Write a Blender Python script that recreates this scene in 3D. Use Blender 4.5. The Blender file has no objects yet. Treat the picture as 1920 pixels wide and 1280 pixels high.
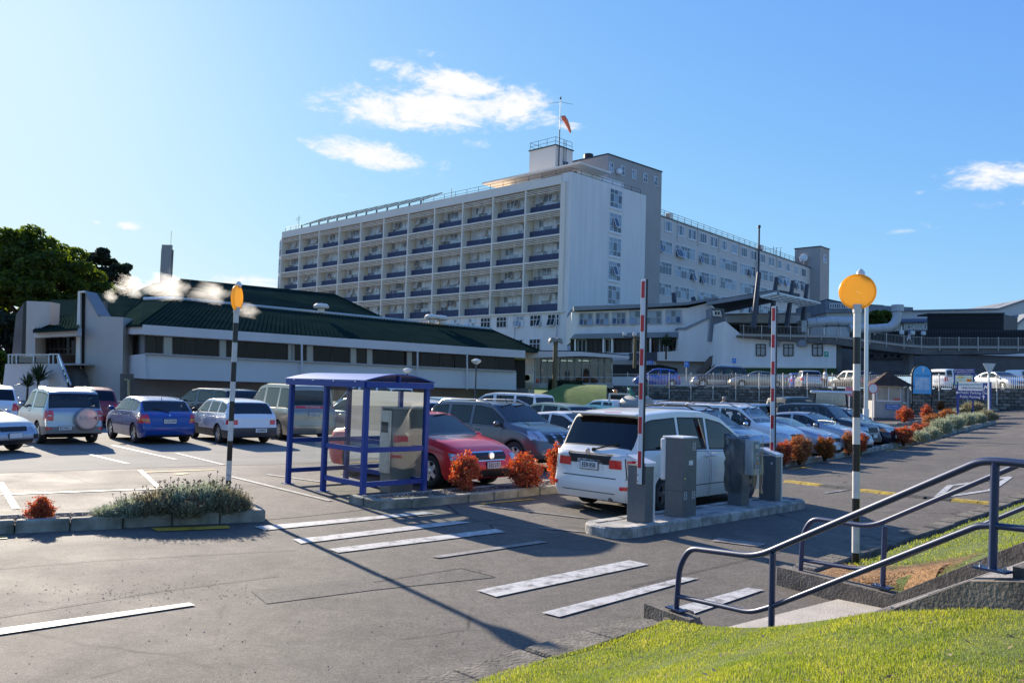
import bpy, bmesh, math, random
from mathutils import Vector, Matrix, Euler
from mathutils.bvhtree import BVHTree
R=math.radians
rnd=random.Random(7)
sc=bpy.context.scene
# ------------------------------------------------------------------ camera
CAM_H=2.1; FPX=1550.; PITCH=R(3.10); ROLL=R(1.7)
cam=bpy.data.cameras.new('camera'); camo=bpy.data.objects.new('camera',cam)
sc.collection.objects.link(camo); sc.camera=camo
cam.sensor_width=36; cam.lens=36*FPX/1920; cam.clip_start=.05; cam.clip_end=5000
_f=Vector((0,math.cos(PITCH),math.sin(PITCH))); _r0=Vector((1,0,0)); _u0=Vector((0,-math.sin(PITCH),math.cos(PITCH)))
_r=_r0*math.cos(ROLL)+_u0*math.sin(ROLL); _u=_u0*math.cos(ROLL)-_r0*math.sin(ROLL)
camo.matrix_world=Matrix(((_r.x,_u.x,-_f.x,0),(_r.y,_u.y,-_f.y,0),(_r.z,_u.z,-_f.z,CAM_H),(0,0,0,1)))
# ------------------------------------------------------------------ world, sun, exposure
SUN_EL=22.; SUN_AZ=-34.5            # azimuth from +Y towards +X
SKY_STRENGTH=.125; SUN_STRENGTH=3.3; SKY_CURVE=((.92,8.3,.9),(1.,4.7,.92),(1.01,1.6,1.))
sc.view_settings.view_transform='Standard'; sc.view_settings.look='None'
sc.view_settings.exposure=1.65; sc.view_settings.gamma=1; sc.view_settings.use_curve_mapping=False
sc.render.film_transparent=False
try:
    sc.cycles.max_bounces=8; sc.cycles.transparent_max_bounces=24; sc.cycles.volume_bounces=3
    sc.cycles.sample_clamp_indirect=6; sc.cycles.caustics_reflective=False; sc.cycles.caustics_refractive=False
except Exception: pass
world=bpy.data.worlds.new('World'); sc.world=world; world.use_nodes=True
def make_world():
    nt=world.node_tree; N=nt.nodes; L=nt.links; N.clear()
    out=N.new('ShaderNodeOutputWorld'); bg=N.new('ShaderNodeBackground'); L.new(bg.outputs[0],out.inputs[0])
    sky=N.new('ShaderNodeTexSky'); sky.sky_type='NISHITA'; sky.sun_disc=False
    sky.sun_elevation=R(SUN_EL); sky.sun_rotation=R(SUN_AZ); sky.air_density=1.0; sky.dust_density=.4; sky.ozone_density=2.0; sky.altitude=0
    bg.inputs[1].default_value=SKY_STRENGTH
    tc=N.new('ShaderNodeTexCoord'); sep=N.new('ShaderNodeSeparateXYZ'); L.new(tc.outputs['Generated'],sep.inputs[0])
    def M(op,a,b=None,c=None):
        n=N.new('ShaderNodeMath'); n.operation=op
        for i,v in enumerate((a,b,c)):
            if v is None: continue
            if hasattr(v,'links'): L.new(v,n.inputs[i])
            else: n.inputs[i].default_value=v
        return n.outputs[0]
    # the sky's own film curve: deep blue away from the sun, pale but not burnt out near it
    sp=N.new('ShaderNodeSeparateColor'); L.new(sky.outputs[0],sp.inputs[0]); cb=N.new('ShaderNodeCombineColor')
    for i,(top,p,g) in enumerate(SKY_CURVE):
        x=M('POWER',M('DIVIDE',sp.outputs[i],p),g); L.new(M('MULTIPLY',M('SUBTRACT',1.,M('POWER',2.718282,M('MULTIPLY',x,-1.))),top/(SKY_STRENGTH*2**sc.view_settings.exposure)),cb.inputs[i])
    skyc=cb.outputs[0]
    az=M('ARCTAN2',sep.outputs[0],sep.outputs[1]); el=M('ARCSINE',sep.outputs[2])
    # clouds: soft patches by bearing and height, broken up by noise
    cmb=N.new('ShaderNodeCombineXYZ'); L.new(az,cmb.inputs[0]); L.new(M('MULTIPLY',el,2.2),cmb.inputs[1])
    def noise(scale,det,rough,dist,vec=None):
        n=N.new('ShaderNodeTexNoise'); n.inputs['Scale'].default_value=scale; n.inputs['Detail'].default_value=det
        n.inputs['Roughness'].default_value=rough; n.inputs['Distortion'].default_value=dist; L.new(cmb.outputs[0],n.inputs['Vector']); return n.outputs[0]
    n1=noise(17,10,.66,.7); n2=noise(62,8,.66,.4)
    nn=M('ADD',M('MULTIPLY',n1,.64),M('MULTIPLY',n2,.36))
    total=None
    def dirof(px,py):
        a=(px-960)/FPX; b=(640-py)/FPX
        d=(_f+_r*a+_u*b).normalized(); return math.atan2(d.x,d.y),math.asin(d.z)
    for (px,py,wx,wy,k,slant) in CLOUDS:
        a0,e0=dirof(px,py)
        dx=M('SUBTRACT',az,a0); dy=M('SUBTRACT',el,e0)
        dy=M('ADD',dy,M('MULTIPLY',dx,slant))
        q=M('ADD',M('POWER',M('ABSOLUTE',M('DIVIDE',dx,wx/FPX)),2.),M('POWER',M('ABSOLUTE',M('DIVIDE',dy,wy/FPX)),2.))
        g=M('MULTIPLY',M('POWER',2.718,M('MULTIPLY',q,-1.)),k)
        total=g if total is None else M('MAXIMUM',total,g)
    dens=M('SUBTRACT',M('ADD',M('MULTIPLY',total,.60),nn),.80)
    mr=N.new('ShaderNodeMapRange'); mr.interpolation_type='SMOOTHERSTEP'; L.new(dens,mr.inputs[0])
    mr.inputs[1].default_value=0; mr.inputs[2].default_value=.34; mr.inputs[3].default_value=0; mr.inputs[4].default_value=1
    fac=M('MULTIPLY',mr.outputs[0],M('MINIMUM',M('MULTIPLY',total,1.6),1.))
    cl=N.new('ShaderNodeRGB'); ck=1.02/(SKY_STRENGTH*2**sc.view_settings.exposure); cl.outputs[0].default_value=(ck,ck,ck,1)
    mx=N.new('ShaderNodeMix'); mx.data_type='RGBA'; L.new(fac,mx.inputs[0]); L.new(skyc,mx.inputs[6]); L.new(cl.outputs[0],mx.inputs[7])
    L.new(mx.outputs[2],bg.inputs[0])
CLOUDS=[(800,205,290,62,1.,-.02),(690,290,170,40,1.,.1),(850,160,190,40,1.,.15),(960,200,140,60,.95,0),(720,122,55,26,.75,0),(800,100,110,24,.62,.1),(705,155,50,22,.6,0),
 (900,268,70,20,.7,0),(1070,236,60,14,.7,0),(560,262,60,18,.7,.2),(640,365,40,14,.55,0),(710,355,30,10,.55,0),
 (1870,330,130,34,.9,.05),(1720,358,90,16,.62,0),(1790,425,110,18,.62,.15),(1700,433,70,10,.6,0),(1860,385,110,16,.55,0),(1810,445,70,12,.6,0),
 (243,423,34,14,.9,0),(180,416,20,9,.75,0),(198,447,16,8,.7,0),(480,530,120,26,.85,0),(440,470,60,14,.5,0),(330,452,60,12,.5,0),(300,500,80,16,.5,0)]
make_world()
sun=bpy.data.lights.new('sun','SUN'); sun.energy=SUN_STRENGTH; sun.angle=R(.53); sun.color=(1,.89,.74)
suno=bpy.data.objects.new('sun',sun); sc.collection.objects.link(suno)
_sd=Vector((math.sin(R(SUN_AZ))*math.cos(R(SUN_EL)),math.cos(R(SUN_AZ))*math.cos(R(SUN_EL)),math.sin(R(SUN_EL))))
suno.rotation_euler=_sd.to_track_quat('Z','Y').to_euler()
# ------------------------------------------------------------------ placing
def G(x,y): return .0022*max(0,x-5)**2
def ray(px,py): return _f+_r*((px-960)/FPX)+_u*((640-py)/FPX)
def W(px,py,d):
    r=ray(px,py); t=d/r.y; return Vector((r.x*t,d,CAM_H+r.z*t))
def gp(px,py,dz=0.):
    d=ray(px,py); g=lambda t:CAM_H+d.z*t-G(d.x*t,d.y*t)-dz
    t=.5
    while t<600 and g(t)>0: t*=1.01
    lo,hi=t/1.01,t
    for _ in range(30):
        m=(lo+hi)/2
        if g(m)>0: lo=m
        else: hi=m
    return Vector((d.x*lo,d.y*lo,CAM_H+d.z*lo))
# ------------------------------------------------------------------ objects
C=sc.collection
def link(o,parent=None):
    C.objects.link(o)
    if parent is not None: o.parent=parent
    return o
def tag(o,label,cat,group=None):
    o['label']=label; o['category']=cat
    if group: o['group']=group
    return o
def thing(name,label,cat,loc=(0,0,0),rz=0.,group=None):
    o=bpy.data.objects.new(name,None); o.empty_display_size=.2; link(o); o.location=loc; o.rotation_euler=(0,0,rz)
    return tag(o,label,cat,group)
def kind(o,k): o['kind']=k; return o
def copy_tree(o,parent=None):
    c=o.copy(); C.objects.link(c)
    if parent is not None: c.parent=parent
    for ch in list(o.children): copy_tree(ch,c)
    return c
class MB:
    def __init__(s): s.v=[]; s.f=[]; s.m=[]
    def add(s,vs,fs,mi=0):
        n=len(s.v); s.v+= [tuple(p) for p in vs]; s.f+=[tuple(i+n for i in f) for f in fs]; s.m+=[mi]*len(fs); return s
    def quad(s,a,b,c,d,mi=0): return s.add((a,b,c,d),((0,1,2,3),),mi)
    def box(s,c,sz,rz=0.,mi=0,bev=0.):
        hx,hy,hz=[k/2 for k in sz]; cs,sn=math.cos(rz),math.sin(rz)
        if bev>0:
            b=min(bev,hx*.9,hy*.9,hz*.9); P=[];F=[]
            idx={}
            for ix in(-1,1):
                for iy in(-1,1):
                    for iz in(-1,1):
                        for ax in range(3):
                            p=[ix*(hx-b),iy*(hy-b),iz*(hz-b)]
                            p[ax]=(ix*hx,iy*hy,iz*hz)[ax]; idx[(ix,iy,iz,ax)]=len(P); P.append(p)
            for ax in range(3):
                o1,o2=[a for a in range(3) if a!=ax]
                for sg in(-1,1):
                    q=[]
                    for a,bb in((-1,-1),(1,-1),(1,1),(-1,1)):
                        k=[0,0,0];k[ax]=sg;k[o1]=a;k[o2]=bb;q.append(idx[(*k,ax)])
                    F.append(q)
                for a in(-1,1):
                    for bb in(-1,1):
                        k1=[0,0,0];k1[o1]=a;k1[o2]=bb;k1[ax]=-1;k2=list(k1);k2[ax]=1
                        F.append([idx[(*k1,o1)],idx[(*k2,o1)],idx[(*k2,o2)],idx[(*k1,o2)]])
            for ix in(-1,1):
                for iy in(-1,1):
                    for iz in(-1,1): F.append([idx[(ix,iy,iz,a)] for a in range(3)])
            P=[(c[0]+p[0]*cs-p[1]*sn,c[1]+p[0]*sn+p[1]*cs,c[2]+p[2]) for p in P]
            return s.add(P,F,mi)
        P=[(x,y,z) for x in(-hx,hx) for y in(-hy,hy) for z in(-hz,hz)]
        P=[(c[0]+x*cs-y*sn,c[1]+x*sn+y*cs,c[2]+z) for x,y,z in P]
        return s.add(P,((0,1,3,2),(4,6,7,5),(0,4,5,1),(2,3,7,6),(0,2,6,4),(1,5,7,3)),mi)
    def bb(s,lo,hi,mi=0,bev=0.):
        return s.box([(a+b)/2 for a,b in zip(lo,hi)],[abs(b-a) for a,b in zip(lo,hi)],0,mi,bev)
    def prism(s,poly,vec,mi=0,cap=True):
        n=len(poly); vec=Vector(vec); P=[Vector(p) for p in poly]; Q=[p+vec for p in P]
        fs=[(i,(i+1)%n,n+(i+1)%n,n+i) for i in range(n)]
        if cap: fs+=[tuple(range(n-1,-1,-1)),tuple(range(n,2*n))]
        return s.add(P+Q,fs,mi)
    def tube(s,path,r,n=8,mi=0,cap=True,closed=False):
        P=[Vector(p) for p in path]; m=len(P); rs=r if isinstance(r,(list,tuple)) else [r]*m
        vs=[];prev=None
        for i in range(m):
            if closed: t=(P[(i+1)%m]-P[i-1])
            else: t=(P[min(i+1,m-1)]-P[max(i-1,0)])
            t.normalize()
            if prev is None:
                a=Vector((0,0,1)) if abs(t.z)<.9 else Vector((1,0,0))
                u=t.cross(a).normalized()
            else: u=(prev-t*prev.dot(t)).normalized()
            prev=u; w=t.cross(u)
            for k in range(n):
                a=2*math.pi*k/n; vs.append(P[i]+u*(math.cos(a)*rs[i])+w*(math.sin(a)*rs[i]))
        fs=[]
        for i in range(m if closed else m-1):
            j=(i+1)%m
            for k in range(n): fs.append((i*n+k,i*n+(k+1)%n,j*n+(k+1)%n,j*n+k))
        if cap and not closed: fs+=[tuple(range(n-1,-1,-1)),tuple((m-1)*n+k for k in range(n))]
        return s.add(vs,fs,mi)
    def cyl(s,a,b,r,r2=None,n=12,mi=0): return s.tube([a,b],[r,r if r2 is None else r2],n,mi)
    def bar(s,a,b,w,h,mi=0):
        a,b=Vector(a),Vector(b); t=(b-a).normalized(); up=Vector((0,0,1)) if abs(t.z)<.95 else Vector((0,1,0))
        u=t.cross(up).normalized()*(w/2); k=u.cross(t).normalized()*(h/2)
        return s.prism([a-u-k,a+u-k,a+u+k,a-u+k],b-a,mi)
    def lathe(s,prof,n=16,o=(0,0,0),axis='z',mi=0,cap=True):
        vs=[]
        for r,z in prof:
            for k in range(n):
                a=2*math.pi*k/n; x,y=r*math.cos(a),r*math.sin(a)
                p=(x,y,z) if axis=='z' else ((x,z,y) if axis=='y' else (z,x,y))
                vs.append((p[0]+o[0],p[1]+o[1],p[2]+o[2]))
        fs=[(i*n+k,i*n+(k+1)%n,(i+1)*n+(k+1)%n,(i+1)*n+k) for i in range(len(prof)-1) for k in range(n)]
        if cap: fs+=[tuple(range(n-1,-1,-1)),tuple((len(prof)-1)*n+k for k in range(n))]
        return s.add(vs,fs,mi)
    def ell(s,c,r,n=12,m=8,mi=0):
        prof=[(max(1e-3,math.sin(math.pi*i/m)),-math.cos(math.pi*i/m)) for i in range(m+1)]
        k=len(s.v); s.lathe(prof,n,mi=mi)
        for i in range(k,len(s.v)): p=s.v[i]; s.v[i]=(c[0]+p[0]*r[0],c[1]+p[1]*r[1],c[2]+p[2]*r[2])
        return s
    def build(s,name,mats,parent=None,smooth=None,world=False):
        me=bpy.data.meshes.new(name); vs=s.v
        if world and parent is not None:
            root=parent
            while root.parent: root=root.parent
            M=(Matrix.Translation(root.location)@root.rotation_euler.to_matrix().to_4x4()).inverted()
            vs=[M@Vector(p) for p in vs]
        me.from_pydata(vs,[],s.f)
        for m in (mats if isinstance(mats,(list,tuple)) else [mats]): me.materials.append(m)
        if any(s.m): me.polygons.foreach_set('material_index',s.m)
        if smooth is not None:
            me.polygons.foreach_set('use_smooth',[True]*len(s.f))
            if smooth<180: me.set_sharp_from_angle(angle=R(smooth))
        me.update()
        return link(bpy.data.objects.new(name,me),parent)
def inst(name,mesh,parent=None,loc=(0,0,0),rot=(0,0,0),scale=(1,1,1)):
    o=bpy.data.objects.new(name,mesh); link(o,parent); o.location=loc; o.rotation_euler=rot; o.scale=scale; return o
def text_mesh(txt,size,ext=.002,align='CENTER'):
    cu=bpy.data.curves.new('lettering','FONT'); cu.body=txt; cu.size=size; cu.extrude=ext; cu.align_x=align; cu.align_y='CENTER'; cu.resolution_u=2
    o=bpy.data.objects.new('lettering',cu); C.objects.link(o); bpy.context.view_layer.update()
    dg=bpy.context.evaluated_depsgraph_get(); me=bpy.data.meshes.new_from_object(o.evaluated_get(dg)); bpy.data.objects.remove(o); return me
def lettering(txt,size,mat,parent,loc,rot,name='lettering',align='CENTER',ext=.002,sx=1.):
    me=text_mesh(txt,size,ext,align); me.materials.clear(); me.materials.append(mat)
    return inst(name,me,parent,loc,rot,(sx,1,1))
# ------------------------------------------------------------------ materials
MATS={}
def mat(name,col,rough=.6,metal=0.,spec=.5,coat=0.,var=0.,vscale=3.,col2=None,bump=0.,bscale=20.,alpha=1.,trans=0.,detail=5,coord='Object',sub=None,emit=None,stretch=None):
    m=bpy.data.materials.new(name); m.use_nodes=True; nt=m.node_tree; N=nt.nodes; L=nt.links
    b=N['Principled BSDF']; c4=(*col,1)
    b.inputs['Base Color'].default_value=c4; b.inputs['Roughness'].default_value=rough; b.inputs['Metallic'].default_value=metal
    b.inputs['Specular IOR Level'].default_value=spec; b.inputs['Coat Weight'].default_value=coat; b.inputs['Coat Roughness'].default_value=.03
    b.inputs['Alpha'].default_value=alpha; b.inputs['Transmission Weight'].default_value=trans
    if emit: b.inputs['Emission Color'].default_value=(*emit[0],1); b.inputs['Emission Strength'].default_value=emit[1]
    if var or bump or col2:
        tc=N.new('ShaderNodeTexCoord'); src=tc.outputs[coord]
        if stretch:
            mp=N.new('ShaderNodeMapping'); mp.inputs['Scale'].default_value=stretch; L.new(src,mp.inputs[0]); src=mp.outputs[0]
        n=N.new('ShaderNodeTexNoise'); n.inputs['Scale'].default_value=vscale; n.inputs['Detail'].default_value=detail; n.inputs['Roughness'].default_value=.6; L.new(src,n.inputs['Vector'])
        r=N.new('ShaderNodeValToRGB'); r.color_ramp.elements[0].position=.32; r.color_ramp.elements[1].position=.7
        c2=col2 or tuple(x*(1-var) for x in col)
        r.color_ramp.elements[0].color=(*c2,1); r.color_ramp.elements[1].color=(*[min(1,x*(1+(0 if col2 else var*.4))) for x in col],1)
        L.new(n.outputs[0],r.inputs[0]); L.new(r.outputs[0],b.inputs['Base Color'])
        if bump:
            n2=N.new('ShaderNodeTexNoise'); n2.inputs['Scale'].default_value=bscale; n2.inputs['Detail'].default_value=4; L.new(src,n2.inputs['Vector'])
            bp=N.new('ShaderNodeBump'); bp.inputs['Strength'].default_value=bump; bp.inputs['Distance'].default_value=.02; L.new(n2.outputs[0],bp.inputs['Height']); L.new(bp.outputs[0],b.inputs['Normal'])
    MATS[name]=m; return m
def leafmat(name,cols,tl=.35,rough=.5,pos=None):
    m=bpy.data.materials.new(name); m.use_nodes=True; nt=m.node_tree; N=nt.nodes; L=nt.links; N.clear()
    out=N.new('ShaderNodeOutputMaterial'); g=N.new('ShaderNodeNewGeometry'); r=N.new('ShaderNodeValToRGB')
    el=r.color_ramp.elements
    while len(el)<len(cols): el.new(.5)
    for i,c in enumerate(cols): el[i].position=(pos[i] if pos else i/(max(1,len(cols)-1))); el[i].color=(*c,1)
    L.new(g.outputs['Random Per Island'],r.inputs[0])
    b=N.new('ShaderNodeBsdfPrincipled'); b.inputs['Roughness'].default_value=rough; b.inputs['Specular IOR Level'].default_value=.35; L.new(r.outputs[0],b.inputs['Base Color'])
    t=N.new('ShaderNodeBsdfTranslucent'); hs=N.new('ShaderNodeHueSaturation'); hs.inputs['Value'].default_value=1.7; hs.inputs['Saturation'].default_value=1.15; L.new(r.outputs[0],hs.inputs['Color']); L.new(hs.outputs[0],t.inputs['Color'])
    mx=N.new('ShaderNodeMixShader'); mx.inputs[0].default_value=tl; L.new(b.outputs[0],mx.inputs[1]); L.new(t.outputs[0],mx.inputs[2]); L.new(mx.outputs[0],out.inputs[0])
    return m
def glassmat(name,tint=(.5,.55,.55),ior=1.5,rough=.0,minr=0.,dark=0.):
    """thin pane: clear tinted see-through plus mirror reflection by angle"""
    m=bpy.data.materials.new(name); m.use_nodes=True; nt=m.node_tree; N=nt.nodes; L=nt.links; N.clear()
    out=N.new('ShaderNodeOutputMaterial'); fr=N.new('ShaderNodeFresnel'); fr.inputs[0].default_value=ior
    tr=N.new('ShaderNodeBsdfTransparent'); tr.inputs[0].default_value=(*tint,1)
    gl=N.new('ShaderNodeBsdfGlossy'); gl.inputs['Roughness'].default_value=rough; gl.inputs['Color'].default_value=(1,1,1,1)
    mm=N.new('ShaderNodeMath'); mm.operation='MULTIPLY_ADD'; L.new(fr.outputs[0],mm.inputs[0]); mm.inputs[1].default_value=1-minr; mm.inputs[2].default_value=minr
    mx=N.new('ShaderNodeMixShader'); L.new(mm.outputs[0],mx.inputs[0]); L.new(tr.outputs[0],mx.inputs[1]); L.new(gl.outputs[0],mx.inputs[2]); L.new(mx.outputs[0],out.inputs[0])
    return m
def diffmat(name,col,col2,vscale):
    m=bpy.data.materials.new(name); m.use_nodes=True; nt=m.node_tree; N=nt.nodes; L=nt.links; N.clear(); out=N.new('ShaderNodeOutputMaterial'); d=N.new('ShaderNodeBsdfDiffuse')
    tc=N.new('ShaderNodeTexCoord'); n=N.new('ShaderNodeTexNoise'); n.inputs['Scale'].default_value=vscale; n.inputs['Detail'].default_value=6; L.new(tc.outputs['Object'],n.inputs['Vector'])
    r=N.new('ShaderNodeValToRGB'); r.color_ramp.elements[0].color=(*col2,1); r.color_ramp.elements[1].color=(*col,1); r.color_ramp.elements[0].position=.3; r.color_ramp.elements[1].position=.7; L.new(n.outputs[0],r.inputs[0]); L.new(r.outputs[0],d.inputs[0]); L.new(d.outputs[0],out.inputs[0]); return m
def paintmat(name,col,metal=0.,rough=.35,flake=True):
    m=mat(name,col,rough=rough,metal=metal,spec=.5,coat=.65)
    return m
# ================================================================== base materials
def asphalt(name,base,dark,patch=True):
    m=bpy.data.materials.new(name); m.use_nodes=True; nt=m.node_tree; N=nt.nodes; L=nt.links; b=N['Principled BSDF']
    tc=N.new('ShaderNodeTexCoord'); P=tc.outputs['Object']
    def nz(s,d,r=.6,dist=0.):
        n=N.new('ShaderNodeTexNoise'); n.inputs['Scale'].default_value=s; n.inputs['Detail'].default_value=d; n.inputs['Roughness'].default_value=r; n.inputs['Distortion'].default_value=dist; L.new(P,n.inputs['Vector']); return n.outputs[0]
    def ramp(src,a,ca,b_,cb):
        r=N.new('ShaderNodeValToRGB'); e=r.color_ramp.elements; e[0].position=a; e[0].color=(*ca,1); e[1].position=b_; e[1].color=(*cb,1); L.new(src,r.inputs[0]); return r.outputs[0]
    def mix(f,a,c,mode='MIX'):
        n=N.new('ShaderNodeMix'); n.data_type='RGBA'; n.blend_type=mode
        if hasattr(f,'links'): L.new(f,n.inputs[0])
        else: n.inputs[0].default_value=f
        for i,v in ((6,a),(7,c)):
            if hasattr(v,'links'): L.new(v,n.inputs[i])
            else: n.inputs[i].default_value=(*v,1)
        return n.outputs[2]
    big=ramp(nz(.35,6,.65,.6),.35,dark,.68,base)
    fine=ramp(nz(95,3,.75),.36,(.45,.45,.45),.68,(1.45,1.43,1.4)); grain=ramp(nz(30,4,.8),.38,(.66,.66,.66),.64,(1.28,1.27,1.25)); fine=mix(1.,fine,grain,'MULTIPLY'); mid=ramp(nz(7,6,.7),.34,(.80,.80,.80),.66,(1.16,1.15,1.14)); streak=ramp(nz(1.1,4,.6,.8),.4,(.88,.88,.88),.62,(1.08,1.07,1.06)); big=mix(1.,mix(1.,big,mid,'MULTIPLY'),streak,'MULTIPLY')
    c=mix(1.,big,fine,'MULTIPLY')
    spk=ramp(nz(150,2,.5),.66,(0,0,0),.72,(1,1,1)); c=mix(spk,c,(.46,.44,.41))
    if patch:
        v=N.new('ShaderNodeTexVoronoi'); v.feature='DISTANCE_TO_EDGE'; v.inputs['Scale'].default_value=.28; 
        n3=N.new('ShaderNodeTexNoise'); n3.inputs['Scale'].default_value=1.6; n3.inputs['Detail'].default_value=6; L.new(P,n3.inputs['Vector'])
        ad=N.new('ShaderNodeMix'); ad.data_type='VECTOR'; ad.inputs[0].default_value=.16; L.new(P,ad.inputs[4]); L.new(n3.outputs[1],ad.inputs[5]); L.new(ad.outputs[1],v.inputs['Vector'])
        cr=ramp(v.outputs[0],.0,(1,1,1),.006,(0,0,0)); g=ramp(nz(.5,3),.5,(0,0,0),.6,(1,1,1))
        c=mix(mix(1.,cr,g,'MULTIPLY'),c,(.018,.018,.018))
        oil=ramp(nz(.9,5,.6,1.2),.64,(0,0,0),.76,(.55,.55,.55)); c=mix(oil,c,tuple(x*.45 for x in dark))
    L.new(c,b.inputs['Base Color'])
    rr=ramp(nz(.7,4),.3,(.75,.75,.75),.7,(.88,.88,.88)); L.new(rr,b.inputs['Roughness']); b.inputs['Specular IOR Level'].default_value=.22
    bp=N.new('ShaderNodeBump'); bp.inputs['Strength'].default_value=.55; bp.inputs['Distance'].default_value=.008; L.new(nz(120,4,.7),bp.inputs['Height']); L.new(bp.outputs[0],b.inputs['Normal'])
    return m
def paintline(name,col,wear=.5,under=(.06,.058,.055)):
    m=mat(name,col,rough=.6,col2=under,vscale=5,detail=12); r=[n for n in m.node_tree.nodes if n.type=='VALTORGB'][0]
    r.color_ramp.elements[0].position=wear-.09; r.color_ramp.elements[1].position=wear+.06
    n=[n for n in m.node_tree.nodes if n.type=='TEX_NOISE'][0]; n.inputs['Roughness'].default_value=.8
    return m
ASPH=asphalt('asphalt',(.185,.166,.142),(.145,.13,.111)); ASPH2=asphalt('old asphalt',(.195,.172,.152),(.15,.133,.118))
CONCP=mat('car park concrete',(.26,.245,.215),rough=.9,spec=.12,var=.2,vscale=.8,detail=8,bump=.25,bscale=60)
CONC=mat('concrete',(.48,.45,.40),rough=.85,var=.4,vscale=2.2,detail=8,bump=.5,bscale=45)
KERB=mat('kerb concrete',(.48,.43,.34),rough=.85,col2=(.17,.155,.115),vscale=3.,detail=8,bump=.5,bscale=40)
KERBL=mat('pale kerb concrete',(.60,.56,.49),rough=.85,col2=(.15,.135,.11),vscale=4.2,detail=8,bump=.4,bscale=40)
WLINE=paintline('white road paint',(.52,.505,.47),.47,(.15,.135,.12)); WLINEF=paintline('faded white road paint',(.33,.31,.28),.55,(.17,.15,.13)); BLINE=paintline('worn bay paint',(.40,.38,.34),.48,(.17,.15,.13)); YLINE=paintline('yellow road paint',(.62,.36,.03),.44)
SOIL=mat('soil',(.10,.07,.05),rough=1,col2=(.04,.03,.022),vscale=9,bump=1,bscale=30)
LAWNB=mat('lawn ground',(.10,.135,.022),rough=1,col2=(.055,.075,.014),vscale=5,bump=.6,bscale=60)
STRAW=mat('dry straw',(.34,.2,.09),rough=1,col2=(.16,.09,.04),vscale=14,bump=1,bscale=40)
STEPC=mat('step concrete',(.20,.17,.14),rough=.9,col2=(.07,.06,.05),vscale=5,detail=10,bump=.6,bscale=40)
STEPL=mat('pale landing concrete',(.42,.38,.32),rough=.9,var=.25,vscale=3,bump=.4,bscale=50)
BLACK=mat('black',(.012,.012,.013),rough=.5); RUBBER=mat('rubber',(.022,.022,.022),rough=.75)
WHITE=mat('white paint',(.78,.77,.75),rough=.45); GALV=mat('galvanised steel',(.55,.56,.57),rough=.4,metal=.8,var=.2,vscale=8)
# ================================================================== ground
def sheet(name,xs,ys,zf,m,k='structure'):
    b=MB(); vs=[(x,y,zf(x,y)) for y in ys for x in xs]; n=len(xs)
    b.add(vs,[(j*n+i,j*n+i+1,(j+1)*n+i+1,(j+1)*n+i) for j in range(len(ys)-1) for i in range(n-1)])
    o=b.build(name,m,smooth=180); return kind(o,k) if k else o
def GG(x,y): return .0022*(max(5,min(x,36))-5)**2
def frange(a,b,s): 
    n=max(1,round((b-a)/s)); return [a+(b-a)*i/n for i in range(n+1)]
xs=[-900,-400,-200,-120,-80]+frange(-60,4,8)+frange(5,36,1)+[40,60,120,250,500,900]
GROUNDM=mat('rough ground',(.26,.235,.19),rough=1,col2=(.16,.15,.11),vscale=.3)
sheet('ground',xs,[-60,-20,0,10,20,30,40,50,60,70,80,100,140,200,400,900,2500],lambda x,y:GG(x,y)-.03,GROUNDM)
# road sheet (kerb line to beyond the beds)
KP=Vector((1.41,7.49)); KD=Vector((.693,.721)).normalized(); KN=Vector((KD.y,-KD.x))   # kerb of the near lawn: point, direction, towards the lawn
def kpt(t,s,z=0.): p=KP+KD*t+KN*s; return Vector((p.x,p.y,z))
def ksheet(name,ts,ss,zf,m):
    b=MB(); n=len(ss); vs=[]
    for t in ts:
        for s_ in ss:
            p=kpt(t,s_); vs.append((p.x,p.y,zf(p.x,p.y,t,s_)))
    b.add(vs,[(j*n+i,j*n+i+1,(j+1)*n+i+1,(j+1)*n+i) for j in range(len(ts)-1) for i in range(n-1)])
    return kind(b.build(name,m,smooth=180),'structure')
ROAD=ksheet('road',frange(-30,70,1),[-60,-45]+frange(-30,.9,1),lambda x,y,t,s:GG(x,y),ASPH)
# bed fronts on the road
BED1=[gp(-420,1020),gp(-200,1012),gp(0,1001),gp(150,994),gp(300,986),gp(440,980),gp(497,977)]
BED2=[gp(710,955),gp(800,949),gp(930,936),gp(1055,923),gp(1250,903),gp(1460,877),gp(1560,861),gp(1700,834),gp(1790,812),gp(1868,793)]
def strip(name,front,off,zf,m,parent=None,k='structure',d2=None):
    """sheet from a front line by vector offsets (list of distances along (-.7,.72))"""
    b=MB(); n=len(off); P=[]
    for i in range(len(front)-1):
        a,c=front[i],front[i+1]; q=max(1,int((c-a).length/.9))
        P+=[a.lerp(c,j/q) for j in range(q)]
    P.append(front[-1]); dv=d2 or Vector((-.70,.714,0))
    vs=[]
    for p in P:
        for o in off:
            v=p+dv*o; vs.append((v.x,v.y,zf(v.x,v.y)))
    b.add(vs,[(j*n+i,j*n+i+1,(j+1)*n+i+1,(j+1)*n+i) for j in range(len(P)-1) for i in range(n-1)])
    o=b.build(name,m,parent,smooth=180)
    if parent is None: kind(o,k)
    return o
FRONT=[BED1[0]+(BED1[0]-BED1[1])*8]+BED1+[gp(560,969),gp(650,960)]+BED2[:]
strip('parking_bays',[FRONT[0]]+BED1[:]+[gp(560,972),gp(650,962)]+BED2[:-2],[.12]+frange(1,9,1),lambda x,y:GG(x,y)+.004,ASPH2)
CF=[gp(-900,905),gp(-300,893),gp(0,887),gp(260,878),gp(433,872),gp(520,871)]
CF+=[CF[-1]+Vector((.70,.714,0))*k for k in (4,8,12,18,24,30)]
strip('car_park',CF,frange(0,42,1.4),lambda x,y:GG(x,y)+.008,CONCP,d2=Vector((-.55,.835,0)))
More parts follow.
